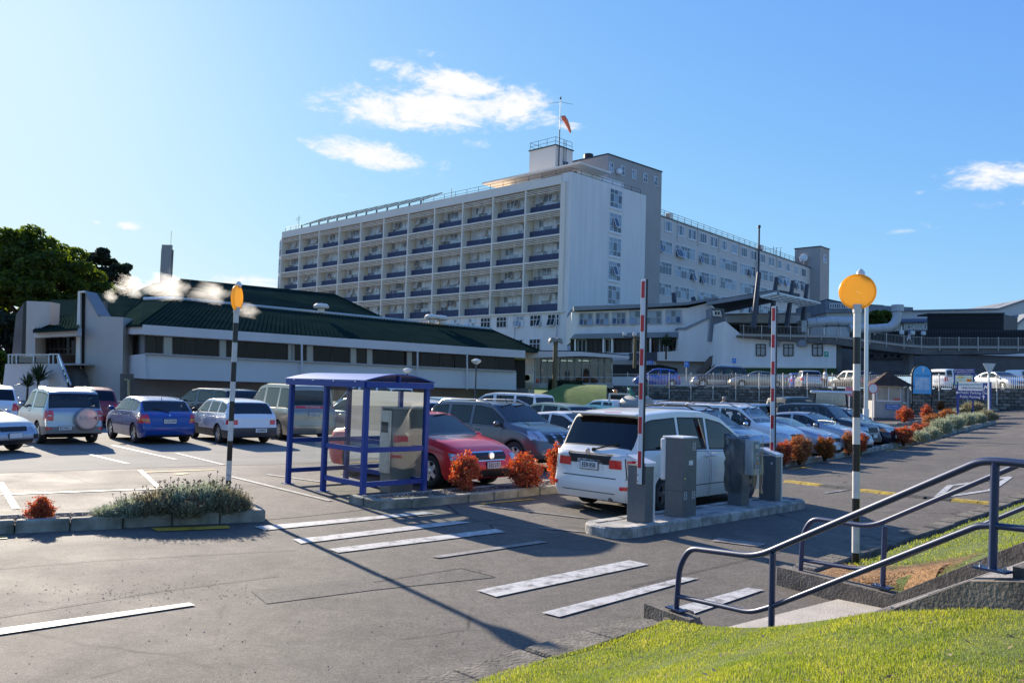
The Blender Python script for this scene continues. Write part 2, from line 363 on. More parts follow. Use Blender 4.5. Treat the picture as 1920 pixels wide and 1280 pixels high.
# ------------------------------------------------------------------ painted markings: parts of the road
def mark(name,px,m,z=.012,parent=ROAD):
    b=MB(); b.add([(p.x,p.y,p.z+z) for p in (gp(*q) for q in px)],[tuple(range(len(px)))]); return b.build(name,m,parent)
def pline(name,pts,w,m,z=.012,parent=ROAD):
    b=MB(); P=[gp(*q) if len(q)==2 else Vector(q) for q in pts]
    for a,c in zip(P,P[1:]):
        d=(c-a); q=max(1,int(d.length/1.)); n=Vector((-d.y,d.x,0)).normalized()*(w/2); L_=[a.lerp(c,i/q) for i in range(q+1)]
        L_=[Vector((p.x,p.y,GG(p.x,p.y)+z)) for p in L_]
        for u,v in zip(L_,L_[1:]): b.quad(u-n,v-n,v+n,u+n)
    return b.build(name,m,parent)
for q in ([(477,988),(796,960),(815,963),(496,995)],[(549,1012),(852,977.5),(883,980),(564,1020)],[(616,1030),(930,992),(948,998),(634,1037)],
          [(894,1108),(1180,1051),(1216,1059),(930,1120)],[(1015,1150),(1281,1083),(1310,1085),(1049,1158)],[(1262,1141),(1402,1103),(1432,1107),(1300,1152)],[(1150,1187),(1234,1158),(1250,1164),(1170,1194)]):
    mark('zebra_stripe',q,WLINE)
mark('zebra_stripe',[(808,1044),(1009,1015),(1028,1017),(822,1047)],WLINEF)
mark('lane_dash',[(-60,1188),(355,1131),(366,1136),(-60,1200)],WLINE); mark('lane_dash',[(-900,1262),(-420,1215),(-415,1225),(-900,1280)],WLINE)
mark('yellow_line',[(283,991),(427,986),(432,991),(296,997)],YLINE); mark('yellow_line',[(-160,1014),(10,1006),(14,1010),(-160,1020)],YLINE)
pline('yellow_line',[(900,945),(1000,936)],.1,YLINE); pline('yellow_line',[(1480,880),(1520,875)],.12,YLINE); pline('yellow_line',[(1660,846),(1710,835)],.12,YLINE)
pline('give_way_triangle',[(1755,934),(1781,911),(1894,894),(1858,919),(1755,934)],.13,WLINE)
pline('lane_dash',[(1545,925),(1590,918)],.1,WLINEF); pline('lane_dash',[(1100,972),(900,948)],.1,WLINEF); pline('lane_dash',[(1120,1000),(1010,990)],.08,WLINEF)
pline('lane_dash',[(1340,1012),(1430,1023)],.3,WLINEF)
for q in ([(0,928),(300,917)],[(30,955),(0,905)],[(300,917),(262,882)],[(433,894),(620,940)],[(500,890),(610,905)],[(150,848),(240,870)],[(120,845),(60,838)],[(330,850),(420,872)],[(210,835),(330,862)]): pline('bay_line',q,.1,BLINE,.016)
pline('bay_line',[(262,886),(402,881)],.1,YLINE,.016); pline('bay_line',[(330,890),(350,888)],.2,YLINE,.016)
for k in range(9):
    a=BED2[2]+Vector((-.70,.714,0))*1.6+Vector((.714,.70,0))*(k*2.75+1.5); pline('bay_line',[tuple(a),tuple(a+Vector((-.70,.714,0))*4.6)],.1,BLINE,.016)
# wet dark tar patches (repairs with their own edges)
TAR=asphalt('fresh tar',(.04,.04,.042),(.03,.03,.031),False)
mark('tar_patch',[(470,1108),(720,1080),(866,1064),(930,1082),(700,1106),(500,1132)],asphalt('road repair',(.155,.142,.126),(.12,.11,.098),False),.005)
for q in ([(-20,1068),(180,1051),(560,1031)],[(700,1092),(864,1066),(925,1081)],[(1015,985),(1180,996),(1300,1010)],[(1180,1100),(1330,1066),(1460,1035)],[(-20,1160),(300,1108),(520,1080)]): pline('road_joint',q,.013,TAR,.009)
# ------------------------------------------------------------------ speed hump
def along(pts,step):
    out=[];acc=0.
    for a,c in zip(pts,pts[1:]):
        L_=(c-a).length; d=(c-a)/L_; t=acc
        while t<L_: out.append((a+d*t,d)); t+=step
        acc=t-L_
    return out
hp=[gp(1476,903),gp(1600,918),gp(1720,932),gp(1858,945)]
hump=thing('speed_hump','rubber speed hump of yellow and black segments across the road','speed hump',hp[1])
HY=mat('yellow rubber',(.60,.40,.03),rough=.7,col2=(.2,.14,.03),vscale=9); HB=mat('black rubber',(.03,.03,.03),rough=.7,col2=(.10,.09,.06),vscale=9)
for i,(p,d) in enumerate(along(hp,.48)):
    n=Vector((-d.y,d.x,0)); b=MB(); z=GG(p.x,p.y); a=p.copy(); a.z=z
    poly=[a-n*.17,a-n*.10+Vector((0,0,.045)),a+n*.10+Vector((0,0,.045)),a+n*.17]
    b.prism(poly,d*.465); b.build('hump_segment',HY if (i//2)%2==0 else HB,hump,world=True)
# ------------------------------------------------------------------ kerbs and beds
def kerb_run(parent,pts,step,w,h,m,side,zf=GG,gap=.012,jit=.006):
    tot=sum((c-a).length for a,c in zip(pts,pts[1:])); step=tot/max(1,round(tot/step)); run=along(pts,step*.9999)[:max(1,round(tot/step))]
    for p,d in run:
        n=Vector((-d.y,d.x,0))*side; b=MB(); q=p+d*(step/2)+n*(w/2); rz=math.atan2(d.y,d.x)
        b.box((q.x+rnd.uniform(-jit,jit),q.y+rnd.uniform(-jit,jit),zf(q.x,q.y)+h/2-.03+rnd.uniform(-.004,.004)),(step-gap,w,h+.06),rz,0,.018); b.build('kerb_block',m,parent,smooth=25,world=True)
bed1=thing('planting_bed','long kerbed planting bed with grey lavender bushes beside the zebra crossing','planting bed',BED1[4])
kerb_run(bed1,BED1[1:],.62,.15,.17,KERB,1)
back1=[p+Vector((-.45,.89,0))*w for p,w in zip(BED1,(.95,.95,.95,.95,1.,1.05,1.05))]
kerb_run(bed1,back1[1:],.62,.13,.12,KERB,-1)
e0,e1=BED1[-1],back1[-1]; kerb_run(bed1,[e0,e1],.5,.15,.17,KERB,1)
b=MB()
for i in range(len(BED1)-1): b.quad(*[Vector((p.x,p.y,.10)) for p in (BED1[i],BED1[i+1],back1[i+1],back1[i])])
b.build('soil',SOIL,bed1,world=True)
bed2=thing('planting_bed','kerbed bed with red bushes between the parked cars and the road','planting bed',BED2[2])
dv=Vector((-.70,.714,0)); wid=[.9,1.,1.,1.,1.,1.,1.1,1.9,2.3,2.4]
back2=[p+dv*w for p,w in zip(BED2,wid)]
kerb_run(bed2,BED2[:7],.62,.15,.15,KERB,1); kerb_run(bed2,BED2[6:],.8,.16,.17,KERBL,1)
kerb_run(bed2,back2,.8,.13,.12,KERB,-1); kerb_run(bed2,[BED2[0],back2[0]],.45,.15,.15,KERB,-1); kerb_run(bed2,[BED2[-1],back2[-1]],.6,.15,.15,KERBL,1)
b=MB(); n=0
for i in range(len(BED2)-1):
    for j in range(6):
        t0,t1=j/6,(j+1)/6; q=[BED2[i].lerp(BED2[i+1],t0),BED2[i].lerp(BED2[i+1],t1),back2[i].lerp(back2[i+1],t1),back2[i].lerp(back2[i+1],t0)]
        b.quad(*[Vector((p.x,p.y,GG(p.x,p.y)+.10)) for p in q])
b.build('soil',SOIL,bed2,world=True)
def chips(name,parent,front,back,n,zo,size,cols,seed):
    r=random.Random(seed); b=MB()
    for _ in range(n):
        i=r.randrange(len(front)-1); t,u=r.random(),r.uniform(.16,.86); p=front[i].lerp(front[i+1],t).lerp(back[i].lerp(back[i+1],t),u)
        s=r.uniform(.4,1)*size; a=r.uniform(0,6.3); z=GG(p.x,p.y)+zo+r.uniform(0,.012)
        d=Vector((math.cos(a),math.sin(a),r.uniform(-.3,.3)))*s; e=Vector((-math.sin(a),math.cos(a),r.uniform(-.3,.3)))*s*.55; c=Vector((p.x,p.y,z))
        b.add([c-d,c-e,c+d,c+e,c+Vector((0,0,s*.35))],[(0,1,4),(1,2,4),(2,3,4),(3,0,4)])
    return kind(b.build(name,leafmat(name,cols,.0,.8),parent,world=True),'stuff')
chipc=[(.07,.05,.035),(.14,.09,.06),(.30,.26,.22),(.10,.07,.05),(.45,.42,.38)]
chips('wood_chips',bed1,BED1,back1,3800,.10,.035,chipc,3); chips('wood_chips',bed2,BED2[:8],back2[:8],5200,.10,.04,chipc,4)
# far kerbs by the kiosk
far=thing('kerb','low kerb in front of the small ticket kiosk','kerb',gp(1640,800)); kerb_run(far,[gp(1588,806),gp(1700,797),gp(1740,792)],1.,.2,.16,KERB,1)
far2=thing('kerb','low far kerb along the foot of the block wall','kerb',gp(1800,776)); kerb_run(far2,[gp(1560,793),gp(1660,786),gp(1800,775),gp(1925,765)],1.4,.2,.16,KERB,1)
# ------------------------------------------------------------------ traffic island
I0=gp(1160,1013); IE=Vector((.722,.692,0)).normalized(); IN=Vector((-IE.y,IE.x,0)); IL,IWd=5.7,.80
isl=thing('traffic_island','narrow concrete traffic island carrying the barriers and ticket machines','traffic island',I0+IE*3+IN*.4)
def irect(u,v): return I0+IE*u+IN*v
out=[]
rc=.32
for (cu,cv,a0) in ((IL-rc,rc,-90),(IL-rc,IWd-rc,0),(rc,IWd-rc,90),(rc,rc,180)):
    for k in range(5): a=R(a0+k*22.5); out.append(irect(cu+rc*math.cos(a),cv+rc*math.sin(a)))
per=[]
for a,c in zip(out,out[1:]+[out[0]]):
    q=max(1,int((c-a).length/.05)); per+=[a.lerp(c,i/q) for i in range(q)]
ctr=I0+IE*(IL/2)+IN*(IWd/2); nb_=round(len(per)*.05/.42); i0=0
def inward(p):
    d=p-I0; u,v=d.dot(IE),d.dot(IN); return irect(min(max(u,.19),IL-.19),min(max(v,.19),IWd-.19)) if min(u,v,IL-u,IWd-v)<.2 else p
for k in range(nb_):
    i1=round((k+1)*len(per)/nb_); pts=[per[i%len(per)] for i in range(i0,i1+1)]; i0=i1
    t=(pts[-1]-pts[0]).normalized()*.006; pts[0]=pts[0]+t; pts[-1]=pts[-1]-t
    if len(pts)>6: pts=[pts[0]]+pts[2:-2:3]+[pts[-1]]
    inn=[inward(p) for p in pts]; ps=[]
    for p in inn:
        if not ps or (p-ps[-1]).length>.01: ps.append(p)
    hh=.15+rnd.uniform(-.004,.004); lo=[Vector((p.x,p.y,-.03)) for p in pts]; m1=[Vector((p.x,p.y,hh-.025)) for p in pts]; tp=[Vector((*p.lerp(inward(p),.13).xy,hh)) for p in pts]; iz=[Vector((p.x,p.y,hh-.004)) for p in inn]
    b=MB(); n_=len(pts)
    b.add(lo+m1+tp+iz,[(r_*n_+i,r_*n_+i+1,(r_+1)*n_+i+1,(r_+1)*n_+i) for r_ in range(3) for i in range(n_-1)]+[tuple(r_*n_ for r_ in range(4)),tuple(r_*n_+n_-1 for r_ in (3,2,1,0))]); b.build('kerb_block',KERBL,isl,smooth=30,world=True)
b=MB(); ctr=I0+IE*(IL/2)+IN*(IWd/2); 
b.prism([Vector((*irect(u,v).xy,-.02)) for u,v in ((.17,.17),(IL-.17,.17),(IL-.17,IWd-.17),(.17,IWd-.17))],(0,0,.155)); b.build('slab',CONC,isl,world=True)
# ------------------------------------------------------------------ near lawn, kerb, path and steps
LT=[(-.3,.06),(0,.08),(.22,.11),(.6,.16),(1.03,.26),(1.59,.46),(2.0,.63),(2.77,.85),(3.5,.98),(5,1.05),(9,1.12),(40,1.3)]
def lawnz(s):
    for (a,za),(c,zc) in zip(LT,LT[1:]):
        if s<=c: return za+(zc-za)*max(0,(s-a)/(c-a))
    return 1.3
SE=Vector((.52,-.854,0)).normalized(); PA=Vector((1.50,7.60,0)); PB=Vector((3.19,9.10,0))    # stair direction, feet of the two rails
WZB=[(-.3,.17),(1.15,.18),(2.33,.88),(3.1,1.17),(5.2,1.2),(12,1.25)]
def wz(t):
    for (a,za),(c,zc) in zip(WZB,WZB[1:]):
        if t<=c: return za+(zc-za)*max(0,(t-a)/(c-a))
    return 1.25
def lawnzB(s,t,w): return min(lawnz(s),wz(t)-.0+.42*max(0,w-.09))
def sdist(p): return (p.x-KP.x)*KN.x+(p.y-KP.y)*KN.y
def lawngrid(base,t1,ws,sgn):
    b=MB(); ts=frange(.0,t1,.3); vs=[]
    for w in ws:
        for t in ts:
            p=base+SE*t+Vector((KD.x,KD.y,0))*w; s_=sdist(p); vs.append((p.x,p.y,GG(p.x,p.y)+(lawnz(s_) if sgn<0 else lawnzB(s_,t,w))+.015*math.sin(p.x*2.1+p.y*1.3)-(0.03 if s_<.3 else 0)))
    n=len(ts); b.add(vs,[(j*n+i,j*n+i+1,(j+1)*n+i+1,(j+1)*n+i) for j in range(len(ws)-1) for i in range(n-1)]); return b
LA=lawngrid(PA,9,frange(-9,-.12,.3),-1); lawnA=LA.build('lawn',LAWNB,smooth=180); kind(lawnA,'structure')
LB=lawngrid(PB,9,[.085]+frange(.2,3,.2)+frange(3.5,40,.5),1); lawnB=LB.build('lawn',LAWNB,smooth=180); kind(lawnB,'structure')
# kerb along the lawn
kb=thing('kerb','weathered concrete kerb along the near lawn edge below the lower handrail','kerb',kpt(-3,0)); kb2=thing('kerb','mossy concrete kerb at the lawn edge uphill of the black and white post','kerb',kpt(8,0))
KERBD=mat('mossy kerb',(.22,.19,.15),rough=.95,col2=(.055,.05,.038),vscale=4,detail=9,bump=.8,bscale=30)
kerb_run(kb,[kpt(-9,-.30),kpt(-.05,-.26)],.75,.34,.075,KERBD,-1,gap=.02,jit=.015); kerb_run(kb2,[kpt(3.1,-.24),kpt(45,-.24)],.9,.28,.09,KERBD,-1,gap=.02,jit=.015)
# the stair path
path=MB(); 
def pp(t,w,z): p=PA.lerp(PB,w)+SE*t; return Vector((p.x,p.y,z))
steps=thing('steps','concrete steps between two low walls, climbing from the crossing between the blue handrails','steps',pp(1,.5,0))
b=MB(); b.prism([pp(.42,.0,.0),pp(.55,1.,.0),pp(1.35,1.,.05),pp(1.35,.0,.05)],(0,0,.03)); b.build('landing',STEPL,steps,world=True)
nst=7; t0=1.35; tr=.27; rise=.145
for i in range(nst):
    b=MB(); z=.08+rise*(i+1); b.prism([pp(t0+i*tr,.03,z-.2),pp(t0+i*tr,.97,z-.2),pp(t0+(i+1)*tr+.03,.97,z-.2),pp(t0+(i+1)*tr+.03,.03,z-.2)],(0,0,.2)); b.build('step',STEPL if i%2 else STEPC,steps,world=True)
b=MB(); b.prism([pp(t0+nst*tr,.0,.9),pp(t0+nst*tr,1,.9),pp(t0+nst*tr+2.5,1,.9),pp(t0+nst*tr+2.5,0,.9)],(0,0,.195)); b.build('landing',STEPL,steps,world=True)
def sidewall(base,prof,th,zlow):
    b=MB(); q=Vector((KD.x,KD.y,0))*th
    top=[base+SE*t+Vector((0,0,z)) for t,z in prof]; bot=[base+SE*t+Vector((0,0,zlow)) for t,z in reversed(prof)]
    b.prism([p-q*.5 for p in top+bot],q); return b
sidewall(PA,[(-.28,.13),(.32,.13),(.34,.06),(1.2,.09),(2.75,.98),(3.05,1.04),(5.2,1.10)],.17,-.1).build('side_wall',STEPC,steps,world=True)
sidewall(PB,[(-.25,.20),(1.15,.21),(2.33,.91),(3.1,1.20),(5.2,1.24)],.18,-.1).build('side_wall',STEPC,steps,world=True)
# dry straw round the post foot
b=MB(); nt_,nw_=14,9; vs=[]
for i in range(nt_):
    for j in range(nw_):
        t,w=.05+1.45*i/(nt_-1),.10+(.95+.2*math.sin(i*1.7))*j/(nw_-1)*(1-.25*(i/(nt_-1))); p=PB+SE*t+Vector((KD.x,KD.y,0))*w; vs.append((p.x,p.y,lawnzB(sdist(p),t,w)+.018*math.sin(math.pi*j/(nw_-1))**.3+.004))
b.add(vs,[(i*nw_+j,i*nw_+j+1,(i+1)*nw_+j+1,(i+1)*nw_+j) for i in range(nt_-1) for j in range(nw_-1)]); kind(b.build('bare_soil',STRAW,smooth=180),'structure')
b=MB(); r5=random.Random(5)
for _ in range(2600):
    t,w=r5.uniform(.1,1.7),r5.uniform(.12,1.1); p=PB+SE*t+Vector((KD.x,KD.y,0))*w; z=lawnzB(sdist(p),t,w)+r5.uniform(.01,.035); a=r5.uniform(0,6.3); l=r5.uniform(.04,.11)
    d=Vector((math.cos(a),math.sin(a),r5.uniform(-.2,.2)))*l; e=Vector((-math.sin(a),math.cos(a),0))*.005; c=Vector((p.x,p.y,z)); b.add([c-e,c+e,c+d],[(0,1,2)])
kind(b.build('dry_straw',leafmat('straw blades',[(.26,.14,.05),(.46,.28,.12),(.36,.19,.08)],.25)),'stuff')
# broken kerb rubble by the rail foot
for k,(px,py,s) in enumerate(((1262,1163,.10),(1283,1158,.13),(1302,1166,.07),(1215,1172,.05))):
    p=gp(px,py,.05); bm=bmesh.new(); bmesh.ops.create_icosphere(bm,subdivisions=2,radius=s)
    for v in bm.verts: v.co*=rnd.uniform(.72,1.15); v.co.z*=.55
    me=bpy.data.meshes.new('rubble'); bm.to_mesh(me); bm.free(); me.materials.append(KERBD)
    o=inst('rubble',me,None,(p.x,p.y,p.z)); tag(o,['flat broken lump of concrete on the wall end below the first handrail foot','largest broken lump of concrete beside the first handrail foot','small broken lump of concrete behind the handrail foot','tiny lump of broken concrete on the kerb near the last zebra stripe'][k],'rubble','broken concrete lumps by the handrail foot')
# ------------------------------------------------------------------ upper car park, bank, retaining wall
WL=W(1137,722,64.); WR=W(1990,731,51.); WD=(WR-WL); WLEN=Vector((WD.x,WD.y,0)).length; wd=Vector((WD.x,WD.y,0)).normalized(); wn=Vector((wd.y,-wd.x,0))  # wn faces the camera
if wn.y>0: wn=-wn
def wtop(u): return WL.z+(WR.z-WL.z)*u/WLEN
def wpt(u,out,z): p=WL+wd*u+wn*out; return Vector((p.x,p.y,z))
wall=thing('retaining_wall','long retaining wall of grey split-face blocks holding up the upper car park','wall',WL+WD*.5-Vector((0,0,2)))
BLK=mat('split face block',(.27,.24,.195),rough=.95,col2=(.12,.105,.085),vscale=6,detail=8,bump=1,bscale=18)
def rndmat(m,amt=.35):
    nt=m.node_tree; N=nt.nodes; L=nt.links; b=N['Principled BSDF']; src=b.inputs['Base Color'].links[0].from_socket
    oi=N.new('ShaderNodeObjectInfo'); g=N.new('ShaderNodeNewGeometry'); ad=N.new('ShaderNodeMath'); ad.operation='ADD'; L.new(oi.outputs['Random'],ad.inputs[0]); L.new(g.outputs['Random Per Island'],ad.inputs[1])
    fr=N.new('ShaderNodeMath'); fr.operation='FRACT'; L.new(ad.outputs[0],fr.inputs[0])
    mr=N.new('ShaderNodeMapRange'); mr.inputs[3].default_value=1-amt; mr.inputs[4].default_value=1+amt; L.new(fr.outputs[0],mr.inputs[0])
    hs=N.new('ShaderNodeHueSaturation'); L.new(mr.outputs[0],hs.inputs['Value']); L.new(src,hs.inputs['Color']); L.new(hs.outputs[0],b.inputs['Base Color'])
rndmat(BLK,.45)
def blockmesh(b,o,w,h,ox):
    a=o; q=[(0,.0),(w,.0),(w,h),(0,h)]; f=[a+wd*x+Vector((0,0,z)) for x,z in q]; c=.03
    g=[a+wd*(c if x==0 else w-c)+Vector((0,0,(c if z==0 else h-c)))+wn*ox for x,z in q]
    b.add(f+g,[(4,5,6,7)]+[(i,(i+1)%4,4+(i+1)%4,4+i) for i in range(4)]); return b
cand=[]; bw,bh=.42,.21
row=0
while True:
    any_=False
    for k in range(int(WLEN/bw)+1):
        u=k*bw-(bw/2 if row%2 else 0); zt=wtop(min(max(u,0),WLEN))-row*bh-.02; p=wpt(u,0,0); 
        if zt-bh*.6<GG(p.x,p.y): continue
        any_=True
        if u<-.01 or u+bw>WLEN: continue
        cand.append((u,zt-bh))
    row+=1
    if not any_ or row>16: break
pcam=lambda u: -wpt(u,0,0).length
cand.sort(key=lambda c:(pcam(c[0])))
parts=cand[-300:]; rest=cand[:-300]
for u,z in parts: blockmesh(MB(),wpt(u,0,z),bw-.008,bh-.008,rnd.uniform(.03,.06)).build('block',BLK,wall,world=True)
b=MB()
for u,z in rest: blockmesh(b,wpt(u,0,z),bw-.008,bh-.008,rnd.uniform(.03,.06))
kind(b.build('blocks',BLK,wall,world=True),'stuff')
b=MB(); b.prism([wpt(-.2,-.01,-.5),wpt(WLEN,-.01,-.5),wpt(WLEN,-.01,wtop(WLEN)-.02),wpt(-.2,-.01,wtop(0)-.02)],-wn*.3); b.build('core',mat('wall joints',(.045,.042,.038),rough=1),wall,world=True)
b=MB()
us=frange(0,WLEN,2)
for u0,u1 in zip(us,us[1:]): b.quad(wpt(u0,-.3,wtop(u0)-.06),wpt(u1,-.3,wtop(u1)-.06),wpt(u1,-46,wtop(u1)+.1),wpt(u0,-46,wtop(u0)+.1))
kind(b.build('upper_car_park',ASPH),'structure')
b=MB()
b.quad(wpt(0,-.3,wtop(0)-.08),wpt(0,-46,wtop(0)+.05),wpt(-60,-46,2.2),wpt(-60,-.3,2.2)) if False else None
# grass bank at the wall's left end
b=MB(); vs=[]; ni,nj=16,10
for j in range(nj):
    v=j/(nj-1)
    for i in range(ni):
        u=i/(ni-1); px=900+u*238; d=43+8*v; z=(.02+2.32*math.sin(v*math.pi/2)**1.1)*(min(1,u*1.5))
        p=W(px,700,d); vs.append((p.x,p.y,z))
b.add(vs,[(j*ni+i,j*ni+i+1,(j+1)*ni+i+1,(j+1)*ni+i) for j in range(nj-1) for i in range(ni-1)])
b.add([vs[(nj-1)*ni],vs[nj*ni-1],(vs[nj*ni-1][0]+2,112,2.3),(vs[(nj-1)*ni][0]-10,112,2.3)],[(0,1,2,3)])
kind(b.build('grass_bank',mat('bank grass',(.13,.20,.03),rough=1,col2=(.07,.12,.02),vscale=2,bump=1,bscale=25),smooth=180),'structure')
# white fence on the wall
FEN=mat('cream fence paint',(.62,.58,.50),rough=.5)
fence=thing('railing_fence','cream metal railing fence along the top of the block wall','fence',WL+WD*.5)
FH=.93
pu=frange(.1,WLEN-.2,1.62)
for u in pu: MB().bar(wpt(u,.09,wtop(u)-1.0),wpt(u,.09,wtop(u)+FH+.06),.055,.055).build('post',FEN,fence,world=True)
for z in (.06,FH-.06): MB().bar(wpt(0,.05,wtop(0)+z),wpt(WLEN,.05,wtop(WLEN)+z),.035,.035).build('rail',FEN,fence,world=True)
b=MB(); u=.05
while u<WLEN: b.bar(wpt(u,.05,wtop(u)+.06),wpt(u,.05,wtop(u)+FH-.06),.015,.015); u+=.115
kind(b.build('bars',FEN,fence,world=True),'stuff')
nb=MB(); q=wpt(1.9,.12,wtop(0)+.55); nb.box(q,(.34,.02,.3),math.atan2(wd.y,wd.x)); tag(nb.build('notice',WHITE),'small white paper notice on the railing fence near its left end','notice')

b=MB(); r8=random.Random(8)
for _ in range(420):
    px,py=(r8.gauss(330,190),r8.gauss(1108,14)) if r8.random()<.6 else (r8.uniform(0,900),r8.uniform(1040,1270)); p=gp(px,py); s=r8.uniform(.004,.009); a=r8.uniform(0,6.3)
    d=Vector((math.cos(a),math.sin(a),0))*s; e=Vector((-math.sin(a),math.cos(a),0))*s*.7; c=Vector((p.x,p.y,.002)); b.add([c-d,c-e,c+d,c+e,c+Vector((0,0,s*.7))],[(0,1,4),(1,2,4),(2,3,4),(3,0,4)])
kind(b.build('loose_grit',leafmat('grit',[(.09,.08,.07),(.14,.13,.12),(.3,.28,.25)],0,.9)),'stuff')
# ================================================================== building materials
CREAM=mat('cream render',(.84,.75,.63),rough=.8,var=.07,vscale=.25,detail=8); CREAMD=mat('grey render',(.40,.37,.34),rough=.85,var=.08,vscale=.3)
WHITEB=mat('white render',(.82,.77,.71),rough=.75,var=.10,vscale=1.1,detail=9,stretch=(1,1,.12)); LILAC=mat('pale painted concrete',(.62,.58,.55),rough=.75,var=.07,vscale=.6,detail=8,stretch=(1,1,.25))
BEIGE=mat('beige plaster',(.52,.47,.41),rough=.85,var=.08,vscale=.5)
NAVY=mat('navy panel',(.055,.068,.125),rough=.7,var=.25,vscale=2)
FRAMEW=mat('white window frame',(.72,.71,.70),rough=.5); FRAMED=mat('dark window frame',(.05,.035,.03),rough=.5); FRAMEG=mat('grey frame',(.42,.43,.44),rough=.5)
STEELD=mat('dark steel',(.035,.045,.065),rough=.5); ROOFG=diffmat('dark green roofing',(.020,.038,.032),(.013,.027,.023),.8); ROOFGREY=diffmat('grey roofing',(.27,.29,.31),(.22,.24,.26),.5)
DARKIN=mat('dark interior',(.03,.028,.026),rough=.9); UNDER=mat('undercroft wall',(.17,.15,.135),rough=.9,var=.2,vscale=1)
TIMBER=mat('weathered timber',(.16,.125,.095),rough=.9,var=.3,vscale=8,stretch=(4,4,.6)); BLACKCL=mat('black cladding',(.018,.018,.022),rough=.65)
CONCD=mat('dark ramp concrete',(.15,.14,.13),rough=.9,var=.35,vscale=.8)
def winglass(name,dark,curtain,bright=.5,spec=.9):
    """window glass: dark room with pale curtains here and there, shiny surface"""
    m=bpy.data.materials.new(name); m.use_nodes=True; nt=m.node_tree; N=nt.nodes; L=nt.links; b=N['Principled BSDF']
    oi=N.new('ShaderNodeObjectInfo'); g=N.new('ShaderNodeNewGeometry'); tc=N.new('ShaderNodeTexCoord')
    w=N.new('ShaderNodeMath'); w.operation='ADD'; L.new(oi.outputs['Random'],w.inputs[0]); L.new(g.outputs['Random Per Island'],w.inputs[1]); f=N.new('ShaderNodeMath'); f.operation='FRACT'; L.new(w.outputs[0],f.inputs[0])
    r=N.new('ShaderNodeValToRGB'); e=r.color_ramp.elements; e[0].position=bright-.08; e[0].color=(*dark,1); e[1].position=bright+.08; e[1].color=(*curtain,1); L.new(f.outputs[0],r.inputs[0])
    n=N.new('ShaderNodeTexNoise'); n.inputs['Scale'].default_value=1.5; n.inputs['Detail'].default_value=5; L.new(tc.outputs['Object'],n.inputs['Vector'])
    mx=N.new('ShaderNodeMix'); mx.data_type='RGBA'; mx.blend_type='MULTIPLY'; mx.inputs[0].default_value=.8; L.new(r.outputs[0],mx.inputs[6]); L.new(n.outputs[1],mx.inputs[7])
    L.new(r.outputs[0],b.inputs['Base Color']); b.inputs['Roughness'].default_value=.03; b.inputs['Specular IOR Level'].default_value=spec
    bp=N.new('ShaderNodeBump'); bp.inputs['Strength'].default_value=.04; bp.inputs['Distance'].default_value=.3; L.new(n.outputs[0],bp.inputs['Height']); L.new(bp.outputs[0],b.inputs['Normal'])
    return m
GLH=winglass('ward window glass',(.19,.22,.26),(.58,.62,.64),.32); GLW=winglass('wing window glass',(.05,.07,.10),(.26,.32,.38),.5); GLD=winglass('dark glass',(.006,.006,.007),(.02,.018,.016),.75,.2)
GLPALE=mat('window with pale blind',(.30,.30,.29),rough=.06,spec=.7)
GLGREEN=glassmat('green glazing',(.30,.44,.38),1.5,0,.03)
def qwin(parent,A,B,Cc,D,cols,rows,fw=.06,dp=.07,fm=None,gm=None,world=False,name='window',opened=(),paneparts=False,colw=None):
    """window in the quad A(bottom left) B C D(top left): frame with glazing bars, and its panes (opened: tilted sashes)"""
    fm=fm or FRAMEW; gm=gm or GLH; A,B,Cc,D=map(Vector,(A,B,Cc,D)); nrm=(B-A).cross(D-A).normalized()
    P=lambda u,v:(A.lerp(B,u)).lerp(D.lerp(Cc,u),v)
    us=[i/cols for i in range(cols+1)]; vs=[i/rows for i in range(rows+1)] if not isinstance(rows,(list,tuple)) else rows
    f=MB()
    def bar(a,c,w): 
        t=(c-a).normalized(); k=nrm.cross(t).normalized()*(w/2); f.prism([a-k,c-k,c+k,a+k],nrm*dp)
    for i,u in enumerate(us): bar(P(u,0),P(u,1),fw*1.4 if i in(0,cols) else fw)
    for i,v in enumerate(vs): bar(P(0,v),P(1,v),fw*1.4 if i in(0,len(vs)-1) else fw)
    g=MB()
    for i in range(len(us)-1):
        for j in range(len(vs)-1):
            a,b_,c,d=P(us[i],vs[j]),P(us[i+1],vs[j]),P(us[i+1],vs[j+1]),P(us[i],vs[j+1])
            if (i,j) in opened:
                h=(d-a).length*.42; o=nrm*h; g.quad(a+o,b_+o,c+nrm*dp,d+nrm*dp)
                for (q0,q1) in ((a+o,b_+o),(a+o,d+nrm*dp),(b_+o,c+nrm*dp)):
                    t=(q1-q0).normalized(); k=nrm.cross(t).normalized()*fw*.6; f.prism([q0-k,q1-k,q1+k,q0+k],nrm*.03)
            else: g.quad(a+nrm*.02,b_+nrm*.02,c+nrm*.02,d+nrm*.02)
    fo=f.build(name,fm,parent,world=world); g.build('pane',gm,fo,world=world); return fo
def PL(pa,da,pb,db):
    a=W(pa,700,da); c=W(pb,700,db); n=Vector((c.y-a.y,a.x-c.x,0))
    def q(px,py,off=0.):
        r=ray(px,py); t=((a.x)*n.x+(a.y)*n.y)/(r.x*n.x+r.y*n.y); p=Vector((r.x*t,r.y*t,CAM_H+r.z*t))
        if off: cm=Vector((0,0,CAM_H)); p=cm+(p-cm)*(1-off/(abs(a.x*n.x+a.y*n.y)/n.length))
        return p
    return q
def pw(parent,q,x0,y0,x1,y1,cols,rows,off=.0,y0r=None,y1r=None,**k):
    """window by the photo's box (top y0, bottom y1) on plane q"""
    y0r=y0 if y0r is None else y0r; y1r=y1 if y1r is None else y1r
    return qwin(parent,q(x0,y1,off),q(x1,y1r,off),q(x1,y0r,off),q(x0,y0,off),cols,rows,world=True,**k)
